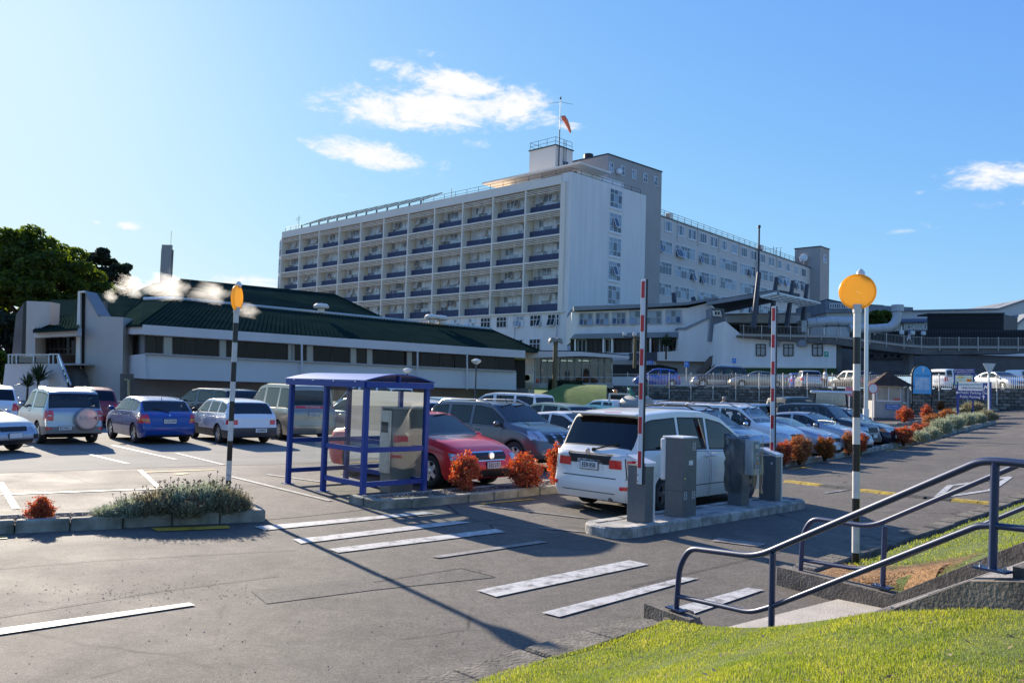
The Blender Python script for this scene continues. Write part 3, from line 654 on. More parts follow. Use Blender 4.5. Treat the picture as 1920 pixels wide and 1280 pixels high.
def poly(parent,name,q,pts,th,m,off=0.,vec=None):
    b=MB(); b.prism([q(*p,off) if not isinstance(p,Vector) else p for p in pts],vec or (0,th,0)); return b.build(name,m,parent,world=True)
# ================================================================== hospital tower block
HC=W(1062,700,115.); HRZ=math.atan2(-.695,.719)
HC=Vector((HC.x,HC.y,0))
hos=thing('hospital_block','long cream seven storey hospital block with navy window panels and a blank end wall','building',HC,HRZ)
def hx(px,y=0.):            # photo column -> local x on a plane y=const
    k=(px-960)/FPX; ux,uy,vx,vy=.719,-.695,.695,.719
    return (k*(HC.y+vy*y)-HC.x-vx*y)/(ux-k*uy)
def hy(px,x=0.):
    k=(px-960)/FPX; return (k*(HC.y-.695*x)-HC.x-.719*x)/(.695-k*.719)
NB=11; FW=77.; BW=FW/NB; Z0=12.9; RH=3.62; NR=5; Z1=Z0+RH*NR
def hb(name,lo,hi,m,p=None): return MB().bb(lo,hi).build(name,m,p or hos)
hb('wall',(-FW,1.6,0),(-.02,18.2,Z1-.2),CREAM); hb('end_wall',(-1.7,.0,-1),(0,18.2,Z1+1.5),WHITEB)
hb('wall',(-FW,-.02,0),(-1.72,1.58,Z0-.25),WHITEB); hb('parapet',(-FW-.3,-.1,Z1+.02),(-1.72,17.8,Z1+1.35),CREAM)
hb('lower_band',(-FW,-.30,Z0-.24),(-.6,1.58,Z0),CREAM)
hb('pier',(-1.72,-.28,Z0),(-.9,-.02,Z1+.25),CREAM); hb('top_band',(-FW,-.3,Z1-.02),(-.9,-.12,Z1+.24),CREAM)
for i in range(NB+1):
    x=-1.72-(FW-1.72)*i/NB
    if i: hb('fin',(x-.14,-.25,Z0),(x+.14,1.55,Z1-.02),CREAM)
BWW=(FW-1.72)/NB
for r in range(NR):
    z=Z0+r*RH
    if r: hb('floor_slab',(-FW,-.22,z-.12),(-1.72,1.5,z+.12),CREAM)
    for i in range(NB):
        xr=-1.72-BWW*i-.16; xl=xr-BWW+.32
        op=[(c,1) for c in range(7) if rnd.random()<.14]+[(c,0) for c in (1,5) if rnd.random()<.3]
        w=qwin(hos,(xl+.25,1.5,z+1.2),(xr-.02,1.5,z+1.2),(xr-.02,1.5,z+2.95),(xl+.25,1.5,z+2.95),7,[0,.36,1],.065,.07,opened=op)
        hb('panel',(xl+.02,.72,z+.16),(xr-.02,.87,z+1.18),NAVY)
        lb=MB()
        for k in range(3): lb.bb((xl-.02,-.18,z+2.72+k*.26),(xr+.02,.0,z+2.80+k*.26))
        for k in range(2): lb.bb((xl+BWW*(.3+.35*k),-.0,z+2.66),(xl+BWW*(.3+.35*k)+.08,1.45,z+3.4))
        kind(lb.build('sun_louvres',CREAM,hos),'stuff') if False else lb.build('sun_louvre',CREAM,hos)
for k in range(16):
    xc=-2.6-k*3.45; op=[(c,0) for c in range(3) if rnd.random()<.3]
    qwin(hos,(xc-1.05,-.05,Z0-2.05),(xc+1.05,-.05,Z0-2.05),(xc+1.05,-.05,Z0-.45),(xc-1.05,-.05,Z0-.45),3,[0,.6,1],.09,.06,opened=op,gm=GLD if rnd.random()<.6 else GLH)
    if k in (1,2,3,4,5): qwin(hos,(xc-1.05,-.05,Z0-5.6),(xc+1.05,-.05,Z0-5.6),(xc+1.05,-.05,Z0-3.9),(xc-1.05,-.05,Z0-3.9),3,[0,.6,1],.09,.06,gm=GLD)
for x in (-10.2,-2.0): MB().cyl((x,-.12,6),(x,-.12,Z0-.3),.08).build('downpipe',WHITEB,hos)
# glazed stair end, far left
hb('stair_bay',(-FW-3.2,1.2,8),(-FW-.05,6,Z1+.2),CREAM)
for r in range(5): qwin(hos,(-FW-3.1,1.15,Z0+r*RH+.3),(-FW-.1,1.15,Z0+r*RH+.3),(-FW-.1,1.15,Z0+r*RH+3.4),(-FW-3.1,1.15,Z0+r*RH+3.4),2,2,.12,.05,gm=GLW,fm=FRAMEW)
# end wall windows
ya,yb=hy(1137.5),hy(1160)
for r in range(5):
    zt=31.9-r*3.62
    qwin(hos,(.01,ya,zt-2.75),(.01,yb,zt-2.75),(.01,yb,zt),(.01,ya,zt),3,[0,.28,.75,1],.09,.06,gm=GLW,opened=[(1,1)] if r%2 else [])
    hb('window_sill',(.0,ya-.1,zt-3.05),(.14,yb+.1,zt-2.8),WHITE)
# roof pieces
hb('roof_slab',(-21.4,3,34.5),(-1.0,10.4,34.78),CREAM); hb('penthouse',(-17,5.2,Z1+1.3),(-2.8,16,34.48),WHITEB); hb('penthouse_opening',(-10.5,5.05,32.9),(-3.4,5.19,34.2),UNDER)
hb('roof_slab',(-9,6,36.0),(-2.4,16,36.2),CREAM) if False else None
lift=hb('lift_tower',(-16.2,8.5,34.8),(-10.6,12.7,40.2),CREAM); hb('roof_edge',(-16.35,8.35,40.2),(-10.45,12.85,40.36),STEELD,lift)
qwin(hos,(-10.59,10.2,36.6),(-10.59,11.6,36.6),(-10.59,11.6,38.2),(-10.59,10.2,38.2),2,2,.08,.05,gm=GLW)
def rail3(parent,pts,h,m,step=2.,r=.035,name='roof_railing',n=2):
    b=MB()
    for k in range(n):
        z=h*(k+1)/n; b.tube([Vector(p)+Vector((0,0,z)) for p in pts],r,5)
    for a,c in zip(pts,pts[1:]):
        a,c=Vector(a),Vector(c); q=max(1,round((c-a).length/step))
        for i in range(q+1): p=a.lerp(c,i/q); b.cyl(p,p+Vector((0,0,h)),r,None,5)
    return b.build(name,m,parent)
rail3(hos,[(-16.2,12.6,40.3),(-16.2,8.6,40.3),(-10.7,8.6,40.3),(-10.7,12.6,40.3)],1.3,STEELD,1.9)
rail3(hos,[(-33,.5,Z1+1.3),(-.6,.5,Z1+1.3),(-.6,17.5,Z1+1.4)],1.0,STEELD,2.6); rail3(hos,[(-FW,.5,Z1+1.3),(-71,.5,Z1+1.3)],1.0,STEELD)
lad=MB()
for y in (10.1,10.7): lad.cyl((-10.3,y,35),(-10.3,y,41.4),.04,None,5)
for k in range(20): lad.cyl((-10.3,10.1,35.1+k*.32),(-10.3,10.7,35.1+k*.32),.025,None,4)
lad.build('ladder',STEELD,hos)
pt=[(-18.5,16,33),(-18.5,31.3,33),(-6,31.3,33),(-6,16,33)]
plant=MB().add([(-18.5,16,5),(-6,16,5),(-6,31.3,5),(-18.5,31.3,5),(-18.5,16,39.6),(-6,16,39.6),(-6,31.3,39.9),(-18.5,31.3,39.9)],[(0,1,5,4),(1,2,6,5),(2,3,7,6),(3,0,4,7),(4,5,6,7)]).build('plant_room',CREAMD,hos)
MB().prism([(-18.6,15.9,39.62),(-5.9,15.9,39.62),(-5.9,31.4,39.92),(-18.6,31.4,39.92)],(0,0,.18)).build('roof_edge',STEELD,plant)
for pxa in (1138,1160,1182,1203.5,1223.5):
    y=hy(pxa,-6); zc=37.7+ (y-16)*.02; qwin(hos,(-5.98,y-.55,zc-.75),(-5.98,y+.55,zc-.75),(-5.98,y+.55,zc+.75),(-5.98,y-.55,zc+.75),2,2,.08,.05,gm=GLW)
MB().lathe([(.0,0),(.42,.0),(.48,.12),(.48,.5),(.40,.6),(0,.6)],14,(-5.9,hy(1150,-6),37.3),'x').build('dish',WHITE,hos); 
tank=MB().lathe([(.78,0),(.8,.1),(.8,1.0),(.74,1.1),(.2,1.18)],18,(hx(1095,17.4),17.4,39.75)).build('water_tank',BLACK,hos)
# pergola frame on the roof edge
pg=MB(); xa,xb=-70.,-33.; 
for k in range(13):
    x=xa+(xb-xa)*k/12; pg.bar((x,.0,Z1+1.2),(x,.0,Z1+1.9),.2,.2); pg.bar((x,-.1,Z1+1.8),(x-.4,5.0,Z1+4.2),.10,.13)
for k in range(6): t=k/5; pg.bar((xa-.4*t,-.1+5.1*t,Z1+1.85+2.4*t),(xb-.4*t,-.1+5.1*t,Z1+1.85+2.4*t),.05,.05)
pg.build('roof_pergola',STEELD,hos)
for (x,h) in ((-74.5,3.4),(-27.6,2.2)):
    a=MB(); a.cyl((x,2,Z1+1.3),(x,2,Z1+1.3+h),.05,None,6)
    if h>3: a.bar((x-1.2,2,Z1+h+.9),(x+.7,2,Z1+h+.9),.04,.04); a.bar((x-1.2,2,Z1+h+.5),(x+.4,2,Z1+h+.5),.04,.04)
    a.build('aerial',STEELD,hos)
# windsock mast
mast=thing('windsock_mast','tall dark mast with crossed aerials on the hospital roof','mast',HC+Matrix.Rotation(HRZ,3,'Z')@Vector((-10.3,9.0,34.8)),HRZ)
MB().cyl((0,0,0),(0,0,8.0),.12,.08).build('pole',STEELD,mast); MB().cyl((0,0,8.0),(0,0,12.9),.05,.035,6).build('pole',STEELD,mast)
a=MB()
for k in range(4): an=R(45+90*k); a.cyl((0,0,12.4),(1.9*math.cos(an),1.9*math.sin(an),12.7 if k%2 else 12.1),.03,None,5)
a.ell((0,0,13.),(.16,.16,.2)); a.build('aerial',STEELD,mast)
SOCKM=mat('orange windsock cloth',(.95,.20,.09),rough=.8,emit=None); SOCKM.node_tree.nodes['Principled BSDF'].inputs['Subsurface Weight'].default_value=0
ws=thing('windsock','limp orange windsock hanging from the roof mast','windsock',mast.location+Vector((.3,-.3,9.7)))
MB().tube([(0,0,0),(.25,-.1,.05),(.6,-.25,-.5),(1.0,-.45,-1.4),(1.35,-.6,-2.4)],[.38,.42,.36,.28,.16],12,cap=False).build('sock',SOCKM,ws,smooth=60)
MB().tube([(0+.4*math.cos(a_)*.95,.42*math.sin(a_)*.3-.03,.42*math.sin(a_)) for a_ in [R(20*i) for i in range(18)]],.03,5,closed=True).build('hoop',STEELD,ws)
# ------------------------------------------------------------------ rear wing
wing=thing('hospital_wing','pale grey rear hospital wing with rows of white framed windows','building',HC+Matrix.Rotation(HRZ,3,'Z')@Vector((-7,32,0)),HRZ)
def wy(px): return hy(px,-7)-32
def wb(name,lo,hi,m,p=None): return MB().bb(lo,hi).build(name,m,p or wing)
WHG=mat('pale grey render',(.62,.58,.53),rough=.8,var=.06,vscale=.4)
MB().add([(-14,-.6,0),(0,-.6,0),(0,61,0),(-14,61,0),(-14,-.6,32.6),(0,-.6,32.6),(0,61,30.9),(-14,61,30.9)],[(0,1,5,4),(1,2,6,5),(2,3,7,6),(3,0,4,7),(4,5,6,7)]).build('wall',WHG,wing)
MB().prism([(-14.1,-.6,32.62),(.14,-.6,32.62),(.14,61,30.92),(-14.1,61,30.92)],(0,0,.16)).build('roof_edge',STEELD,wing)
Z5=lambda x:1200+x/3.765
zd=lambda y:-(y/60.)*1.9
for (a,c) in ((160,210),(248,297),(330,380),(412,457),(488,535),(565,603),(637,678),(707,747),(777,812),(842,877),(905,940),(963,998),(1023,1057),(1087,1113),(1137,1167)):
    y0,y1=wy(Z5(a)),wy(Z5(c)); z=32.1+zd(y0)
    qwin(wing,(.02,y0,z-1.75),(.02,y1,z-1.75),(.02,y1,z),(.02,y0,z),3,1,.09,.06,gm=GLW); wb('window_sill',(0,y0-.1,z-1.95),(.12,y1+.1,z-1.8),WHITE)
for r in range(4):
    for k,(a,c) in enumerate(((120,213),(240,378),(408,528),(560,676),(705,806),(838,938),(965,1058),(1085,1167))):
        y0,y1=wy(Z5(a)),wy(Z5(c)); z=28.4-3.72*r+zd(y0)*.55
        op=[(i,0) for i in range(7) if rnd.random()<.2]
        qwin(wing,(.02,y0,z-2.15),(.02,y1,z-2.15),(.02,y1,z),(.02,y0,z),7 if k else 4,[0,.66,1],.09,.06,gm=GLW,opened=op)
rail3(wing,[(-.3,0,32.7),(-.3,60,31.0)],1.25,STEELD,2.2,.04,n=3)
MB().cyl((.5,wy(1417),14),(.5,wy(1417),36.4),.19,None,10).lathe([(.19,0),(.32,.1),(.32,.5),(.2,.6)],10,(.5,wy(1417),36)).build('flue',STEELD,wing)
for a in (250,395,545,690,960): MB().cyl((.15,wy(Z5(a)),29),(.15,wy(Z5(a)),32.6+zd(wy(Z5(a)))),.07,None,6).build('downpipe',WHG,wing)
MB().bb((-1.2,wy(1257)-.6,32.7),(-.2,wy(1257)+.6,33.8),bev=.1).build('roof_unit',CREAM,wing); MB().bb((-1.2,wy(1430)-.6,32),(-.2,wy(1430)+.6,33),bev=.1).build('roof_unit',CREAM,wing)
et=thing('end_tower','blank grey stair tower at the far end of the rear hospital wing','building',HC+Matrix.Rotation(HRZ,3,'Z')@Vector((-4.7,93,0)),HRZ)
MB().bb((-6,0,0),(0,4.9,35.6)).build('wall',CREAMD,et); MB().bb((-6.15,-.15,35.61),(.15,5.05,35.8)).build('roof_edge',STEELD,et)
qwin(et,(.02,1.6,32.2),(.02,3.2,32.2),(.02,3.2,34),(.02,1.6,34),2,2,.09,.05,gm=GLW)
MB().lathe([(0,0),(.9,.12),(1.,.3),(.2,.34)],14,(-3.6,-.9,33.2),'y').cyl((-3.6,-.5,31),(-3.6,-.5,33.4),.06,None,6).build('dish',WHITE,et)
a=MB(); 
for y in (0,2,3.5): a.cyl((-9-y,y-1,31),(-9-y,y-1,35.8+y*.4),.06,None,5)
a.bar((-14,1,36.5),(-9,0,36.2),.05,.05); a.build('aerial',STEELD,et)
# ================================================================== low two storey wing right of the entrance
q=PL(1075,100,1335,95)
low=thing('clinic_wing','white two storey clinic wing with a sloping grey roof beside the end wall','building',(20,97,0))
poly(low,'wall',q,[(1072,585),(1290,577),(1334,566),(1334,640),(1072,640)],10,WHITEB)
poly(low,'roof',q,[(1076,574),(1200,570),(1290,566),(1345,556),(1348,560),(1290,571),(1200,577),(1076,582)],12,ROOFGREY,off=.8)
for (a,y0,c,y1,cols) in ((540,140,660,250,3),(695,135,815,245,3),(850,130,975,242,3),(1015,115,1315,240,6),(1360,110,1498,232,3)):
    pw(low,q,980+a/5.053,560+y0/5.053,980+c/5.053,560+y1/5.053,cols,[0,.5,1],fw=.09,gm=GLW,fm=FRAMEG,off=.03,opened=[(0,0),(cols-1,0)] if cols==3 else [(0,0)])
poly(low,'verandah_roof',q,[(1078,626),(1271,622),(1271,632),(1069,635)],1.5,ROOFGREY,off=1.6)
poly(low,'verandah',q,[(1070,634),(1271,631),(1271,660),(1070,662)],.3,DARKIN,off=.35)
for i,x in enumerate(range(1084,1270,17)): pw(low,q,x,636,x+15,660,2,1,off=.55,gm=GLD,fm=FRAMED if i%3 else FRAMEG,fw=.08)
for x in (1077,1130,1146,1218): poly(low,'post',q,[(x,633),(x+3,633),(x+3,661),(x,661)],.2,WHITEB,off=1.4)
poly(low,'balcony_front',q,[(1179,662),(1232,660),(1232,676),(1179,675)],.2,STEELD,off=1.7); poly(low,'wall',q,[(1140,674),(1335,674),(1335,705),(1140,705)],3,CREAMD,off=.4)
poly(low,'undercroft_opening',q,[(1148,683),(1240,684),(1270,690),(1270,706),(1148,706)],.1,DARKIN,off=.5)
poly(low,'balcony_wall',q,[(1231,660),(1253,659),(1270,657),(1273,617),(1286,617),(1333,595),(1337,678),(1231,676)],2.0,WHITEB,off=1.6)
poly(low,'coping',q,[(1272,614),(1285,614),(1334,592),(1334,595),(1286,618),(1272,618)],2.1,ROOFGREY,off=1.75)
sg=thing('sign','small blue notice under the clinic balcony','sign',q(1218,680,2)); poly(sg,'board',q,[(1213,676),(1224,675),(1224,684),(1213,684)],.1,mat('blue sign',(.05,.16,.55),rough=.5),off=2.0)
for yy,ww in ((678,.9),(681,.7)): lettering('PARKING',.35,WHITE,sg,q(1218.5,yy+1,2.06)-q(1218,680,2),(R(90),0,R(5)),ext=.01)
# grey clad stair tower with window
q2=PL(1327,95,1368,93)
st=thing('stair_tower','tapered grey metal clad stair tower with one small window','stair tower',(23,94,0))
poly(st,'cladding',q2,[(1333,577),(1358,579),(1367,641.5),(1327.5,639)],4,mat('grey metal cladding',(.25,.27,.30),rough=.5,var=.1,vscale=2),off=1.5)
b=MB()
for k in range(1,12):
    t=k/12; b.bar(q2(1333+25*t,578+2*t,1.55),q2(1327.5+39.5*t,639+2.5*t,1.55),.05,.06)
b.build('cladding_ribs',STEELD if False else mat('cladding rib',(.2,.22,.25),rough=.5),st,world=True)
poly(st,'window_surround',q2,[(1336,582),(1352,584),(1354,594),(1337,592)],.1,WHITEB,off=1.7); pw(st,q2,1340,583,1351,591,2,1,off=1.85,gm=GLD,fw=.08)
poly(st,'wall',q2,[(1331,640),(1358,641),(1358,690),(1331,690)],3,WHITEB,off=.2); pw(st,q2,1336,645,1350,668,2,1,off=.3,gm=GLD,fm=FRAMEG)
# timber stair and ramp
ts=thing('timber_stair','weathered timber stair and landing with slatted sides below the stair tower','stair',q2(1340,700,2)+Vector((0,0,0)))
poly(ts,'side',q2,[(1306,697),(1331,668),(1345,664),(1345,671),(1316,703),(1306,705)],.15,TIMBER,off=2.2); poly(ts,'side',q2,[(1326,700),(1353,665),(1376,667),(1375,690),(1350,694),(1335,704)],.15,TIMBER,off=3.0)
for k in range(7): poly(ts,'step',q2,[(1312+k*4,702-k*5),(1328+k*3,702-k*5),(1328+k*3,704-k*5),(1312+k*4,704-k*5)],1,TIMBER,off=2.0)
# ------------------------------------------------------------------ low white annexe
q3=PL(1352,88,1568,82)
ann=thing('annexe','low white flat roofed annexe with three small windows under the ramp walk','building',(32,86,0))
poly(ann,'wall',q3,[(1360,602),(1393,629.5),(1568,631.5),(1568,690),(1352,688)],8,WHITEB); poly(ann,'plinth',q3,[(1352,684),(1568,687),(1568,702),(1352,700)],.3,CREAM,off=.12)
for a,c in ((1418,1435),(1469.6,1487),(1523.5,1542)): pw(ann,q3,a,645.5,c,666.5,2,[0,.7,1],off=.03,gm=GLPALE,fm=FRAMED,fw=.07)
for a in (1445,1497): poly(ann,'hood',q3,[(a,640),(a+4,637.5),(a+14,637.5),(a+15,649),(a,648)],.5,ROOFGREY,off=.6)
lawn2=MB(); lawn2.quad(q3(1340,699,.6),q3(1568,703,.6),q3(1568,690,.15),q3(1352,689,.15)); kind(lawn2.build('grass_verge',mat('verge grass',(.04,.06,.015),rough=1),None),'structure')
# ------------------------------------------------------------------ entrance canopy on slanted columns
can=thing('entrance_canopy','dark sloping entrance canopy on slanted steel columns above the ramp','canopy',(38,96,10))
Q=lambda px,py,d:W(px,py,d)
b=MB(); b.prism([Q(1331,569,92),Q(1456,548.5,86),Q(1500,556,104),Q(1352,588,122)],(0,0,.35)); b.build('roof',BLACKCL,can,world=True)
b=MB(); b.bar(Q(1326,569,91.8),Q(1460,547,85.6),.3,.4); b.build('gutter',ROOFGREY,can,world=True)
pb=MB(); A_,B_,C_,D_=Q(1425,556,84),Q(1456,549,85.5),Q(1538,568,98),Q(1505,573,97)
for k in range(8): t=k/7; pb.bar(A_.lerp(D_,t),B_.lerp(C_,t),.12,.2)
for k in range(5): t=k/4; pb.bar(A_.lerp(B_,t),D_.lerp(C_,t),.12,.2)
pb.build('lattice',GALV,can,world=True)
for (x0,y0,x1,y1,d) in ((840,490,800,880,84),(965,525,920,885,88),(1080,550,1035,875,92),(1180,575,1150,828,98)):
    MB().tube([Q(1200+x1/3.765,380+y1/3.765,d),Q(1200+x0/3.765,380+y0/3.765,d)],[.30,.22],6).build('column',STEELD,can,world=True)
for (x0,y0,x1,y1,d) in ((235,635,243,705,99),(373,665,382,700,99)): MB().tube([Q(1200+x1/3.765,380+y1/3.765,d),Q(1200+x0/3.765,380+y0/3.765,d)],[.3,.26],6).build('column',STEELD,can,world=True)
# building under the canopy
q4=PL(1360,106,1520,100)
lob=thing('lobby','low white lobby building in shadow under the entrance canopy','building',(45,104,0))
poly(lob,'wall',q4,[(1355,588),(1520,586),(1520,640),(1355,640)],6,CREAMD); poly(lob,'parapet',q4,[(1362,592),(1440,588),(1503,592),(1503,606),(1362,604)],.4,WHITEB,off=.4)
for k in range(9): pw(lob,q4,1366+k*15,608,1380+k*15,632,2,1,off=.4,gm=GLD,fm=FRAMED,fw=.1)
# ------------------------------------------------------------------ ramp bridge
q5=PL(1390,86,1925,74)
RAILG=mat('dull rail paint',(.40,.37,.32),rough=.6)
rp=thing('ramp_bridge','concrete ramp bridge with pale railings descending to the right above the parked utes','ramp',(38,82,3))
RD=[(1385,628),(1570,632),(1632,640),(1694,648),(1740,651),(1925,652)]
for (a,c) in zip(RD,RD[1:]):
    t=14 if a[0]>1500 else 3
    poly(rp,'deck',q5,[a,c,(c[0],c[1]+ (14 if c[0]<1800 else 10)),(a[0],a[1]+t)],3.,CONCD); poly(rp,'deck_edge',q5,[(a[0],a[1]-2),(c[0],c[1]-2),(c[0],c[1]+1.2),(a[0],a[1]+1.2)],.15,RAILG,off=.1)
def rdy(x):
    for a,c in zip(RD,RD[1:]):
        if x<=c[0]: return a[1]+(c[1]-a[1])*(x-a[0])/(c[0]-a[0])
    return RD[-1][1]
for x in (1394,1428,1455,1482,1511,1540,1569,1600,1631,1662,1695,1728,1762,1798,1834,1872,1909):
    y=rdy(x); MB().bar(q5(x,y+6,.12),q5(x,y-20,.12),.075,.075).build('post',RAILG,rp,world=True)
b=MB()
for x0,x1 in zip(range(1386,1925,11),range(1397,1937,11)):
    for h in (18.,3.): b.bar(q5(x0,rdy(x0)-h,.1),q5(x1,rdy(x1)-h,.1),.035,.035)
kind(b.build('rails',RAILG,rp,world=True),'stuff')
b=MB(); x=1388.
while x<1924: b.bar(q5(x,rdy(x)-3,.1),q5(x,rdy(x)-18,.1),.013,.013); x+=2.6
kind(b.build('bars',RAILG,rp,world=True),'stuff')
for x in (1573,1709): poly(rp,'pier',q5,[(x-4,640),(x+5,640),(x+5,702),(x-4,702)],1.2,CONCD,off=-.5)
q6=PL(1565,90,1925,80)
uc=thing('undercroft','dark service building under the ramp bridge','building',(45,86,0))
poly(uc,'wall',q6,[(1566,648),(1925,668),(1925,705),(1566,705)],4,UNDER); poly(uc,'opening',q6,[(1628,660),(1705,664),(1705,674),(1628,673)],.1,DARKIN,off=.1); poly(uc,'plinth',q6,[(1580,694),(1720,696),(1720,704),(1580,704)],.3,CONCD,off=.2)
for k in range(6): pw(uc,q6,1630+k*12.5,663,1640+k*12.5,672,1,1,off=.2,gm=GLD,fm=FRAMED,fw=.1)
poly(uc,'wall',q6,[(1800,656),(1925,658),(1925,668),(1800,664)],.3,WHITEB,off=.3)
# ------------------------------------------------------------------ far right buildings
q7=PL(1500,135,1925,125)
fb=thing('ward_building','long low grey ward building on the skyline behind the ducts','building',(70,130,0))
poly(fb,'wall',q7,[(1550,582),(1712,577),(1712,583),(1872,580),(1925,562),(1925,650),(1550,650)],15,WHG); poly(fb,'roof',q7,[(1548,563),(1600,572),(1660,573),(1712,576),(1712,582),(1548,586)],14,ROOFGREY,off=.6); poly(fb,'roof_edge',q7,[(1712,581),(1872,577.5),(1925,560),(1925,563),(1872,580.5),(1712,584)],16,ROOFGREY,off=.3)
poly(fb,'roof',q7,[(1552,560),(1590,568),(1660,572),(1600,572),(1552,565)],8,STEELD,off=-2)
for k in range(9): pw(fb,q7,1556+k*4.2,569,1559.6+k*4.2,578,1,1,off=.8,gm=GLD,fw=.1)
for k in range(5): pw(fb,q7,1696+k*18,606,1712+k*18,617,3,1,off=.2,gm=GLW,fw=.12)
poly(fb,'awning',q7,[(1660,598),(1745,597),(1745,603),(1660,604)],2,mat('blue roofing',(.10,.14,.24),rough=.5),off=1.5)
pw(fb,q7,1662,588,1671,598,2,1,off=.2,gm=GLW,fw=.12)
lv=thing('louvred_plant','black louvred plant enclosure above the dark cladding wall','plant enclosure',(68,112,0)); q8=PL(1742,112,1883,108)
poly(lv,'core',q8,[(1742,590),(1882,589),(1882,624),(1742,624)],.5,BLACKCL); 
q9=PL(1882,108,1908,118); poly(lv,'core',q9,[(1882,589),(1908,595),(1908,624),(1882,624)],.3,BLACKCL)
for k in range(14):
    y=589+k*2.4; poly(lv,'louvre',q8,[(1742,y),(1882,y-.5),(1882,y+1.3),(1742,y+1.6)],.25,BLACKCL,off=.22)
poly(lv,'cap',q8,[(1740,587),(1884,586),(1884,589),(1740,590)],3,BLACKCL,off=.4)
ck=thing('cladding_wall','dark vertically ribbed cladding wall behind the ramp railing','wall',(60,100,0)); q10=PL(1600,104,1925,96)
poly(ck,'sheet',q10,[(1595,622),(1700,620),(1925,618),(1925,662),(1595,650)],.4,BLACKCL)
b=MB()
for k in range(66): x=1598+k*5; b.bar(q10(x,622,.05),q10(x,655,.05),.12,.12)
kind(b.build('ribs',BLACKCL,ck,world=True),'stuff')
gb=thing('gable_house','small pale gabled building at the right edge behind the black louvres','building',(85,125,0)); poly(gb,'wall',q7,[(1906,608),(1930,590),(1930,640),(1906,640)],8,CREAM,off=4); poly(gb,'roof',q7,[(1902,609),(1930,587),(1930,591),(1906,611)],9,ROOFGREY,off=4.4)
# ducts
du=thing('air_duct','large pale insulated air duct with an upright stack beside the ramp','duct',(58,100,6))
DUCT=mat('duct cladding',(.55,.54,.52),rough=.6,var=.12,vscale=2)
b=MB(); b.tube([Q(1512,606,100),Q(1560,603,100),Q(1600,604,100)],.60,14); b.build('pipe',DUCT,du,smooth=40,world=True)
b=MB(); b.tube([Q(1592,616,99),Q(1640,616,99),Q(1668,614,99),Q(1678,606,99),Q(1682,596,99),Q(1683,585,99)],[.5,.52,.55,.55,.55,.55],14); b.build('pipe',DUCT,du,smooth=60,world=True)
b=MB(); p=Q(1683,585,99); b.lathe([(.55,0),(.70,.08),(.70,.85),(.62,.88),(.5,.8)],16,p); b.build('cowl',DUCT,du,smooth=40,world=True)
for x in (1530,1548,1570,1588): 
    p=Q(x,604,100); MB().lathe([(.62,-.08),(.64,0),(.62,.08)],14,(p.x,p.y,p.z),'x').build('band',GALV,du,world=True)
for x in (1515,1545,1575,1610,1640,1690): MB().bar(Q(x,612,100),Q(x,628,100),.12,.12).build('support',GALV,du,world=True)
poly(du,'housing',PL(1500,99,1600,99),[(1503,600),(1513,600),(1513,622),(1503,622)],3,DUCT)
# ================================================================== green roofed building on the left
gq=PL(268,42,970,54); gb=thing('green_roofed_hall','long low hall with dark green metal roof, pale fascia and band of dark windows','building',(-10,50,0))
def line(x,pts):
    for (xa,ya),(xb,yb) in zip(pts,pts[1:]):
        if x<=xb: return ya+(yb-ya)*(x-xa)/(xb-xa)
    return pts[-1][1]
FT=[(265,608),(480,623),(970,656),(1000,658)]; FB=[(265,626),(480,639.5),(970,671)]; SL=[(272,663),(480,674),(967,696.5)]; BT=[(272,710),(480,716),(971,731)]
fl=lambda pts,x:(x,line(x,pts))
xsF=[268,480,725,985]
poly(gb,'fascia',gq,[fl(FT,x) for x in xsF]+[fl(FB,x) for x in reversed(xsF)],.5,LILAC,off=.25)
poly(gb,'parapet_wall',gq,[fl(SL,x) for x in (272,480,725,968)]+[fl(BT,x) for x in (968,725,480,272)],.35,LILAC,off=.12)
poly(gb,'sill',gq,[(272,661),(480,672),(967,694.5),(967,697),(480,674.7),(272,663.6)],.6,CREAMD,off=.3)
gql=PL(215,46.5,270,42)
poly(gb,'fascia',gql,[(199,612),(268,608.3),(268,626),(199,627)],.5,LILAC,off=.2); poly(gb,'parapet_wall',gql,[(220,668),(272,663),(272,710),(220,706)],.3,LILAC,off=.06)
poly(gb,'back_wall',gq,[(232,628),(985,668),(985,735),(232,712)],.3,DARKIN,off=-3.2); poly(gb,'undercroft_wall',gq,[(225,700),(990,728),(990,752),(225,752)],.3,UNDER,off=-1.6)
poly(gb,'ceiling',gq,[(268,626),(985,670),(985,671.5),(268,627.5)],4,BEIGE,off=0)
# window band: each pane its own part
cuts=[229,250,262,273,290,305,325,345,366,386,410,426,442,462,500,539,554,574,589,622,656,670,687,700,730,762,774,790,806,826,850,876,900,930,965]
light={305,410,539,574,656,687,762,262}
for a,c in zip(cuts,cuts[1:]):
    qq=gq if a>=266 else gql
    y0=(line(a,FB) if a>=266 else 628)+.3; y1=(line(a,SL) if a>=266 else 664)-.3; y0r=line(c,FB)+.3 if c>=266 else 628; y1r=line(c,SL)-.3 if c>=266 else 664
    o=-.55 if a>=266 else -.3
    fr=MB().bar(qq(a,y0-3,o),qq(a,y1+3,o),.07,.1).build('mullion',FRAMED,gb,world=True)
    MB().quad(qq(a,y1+2,o),qq(c,y1r+2,o),qq(c,y0r-2,o),qq(a,y0-2,o)).build('pane',GLPALE if a in light else GLD,gb,world=True)
for x in (566,783,876): MB().bar(gq(x,line(x,FB),.32),gq(x,line(x,BT)+2,.32),.09,.09).build('downpipe',LILAC,gb,world=True)
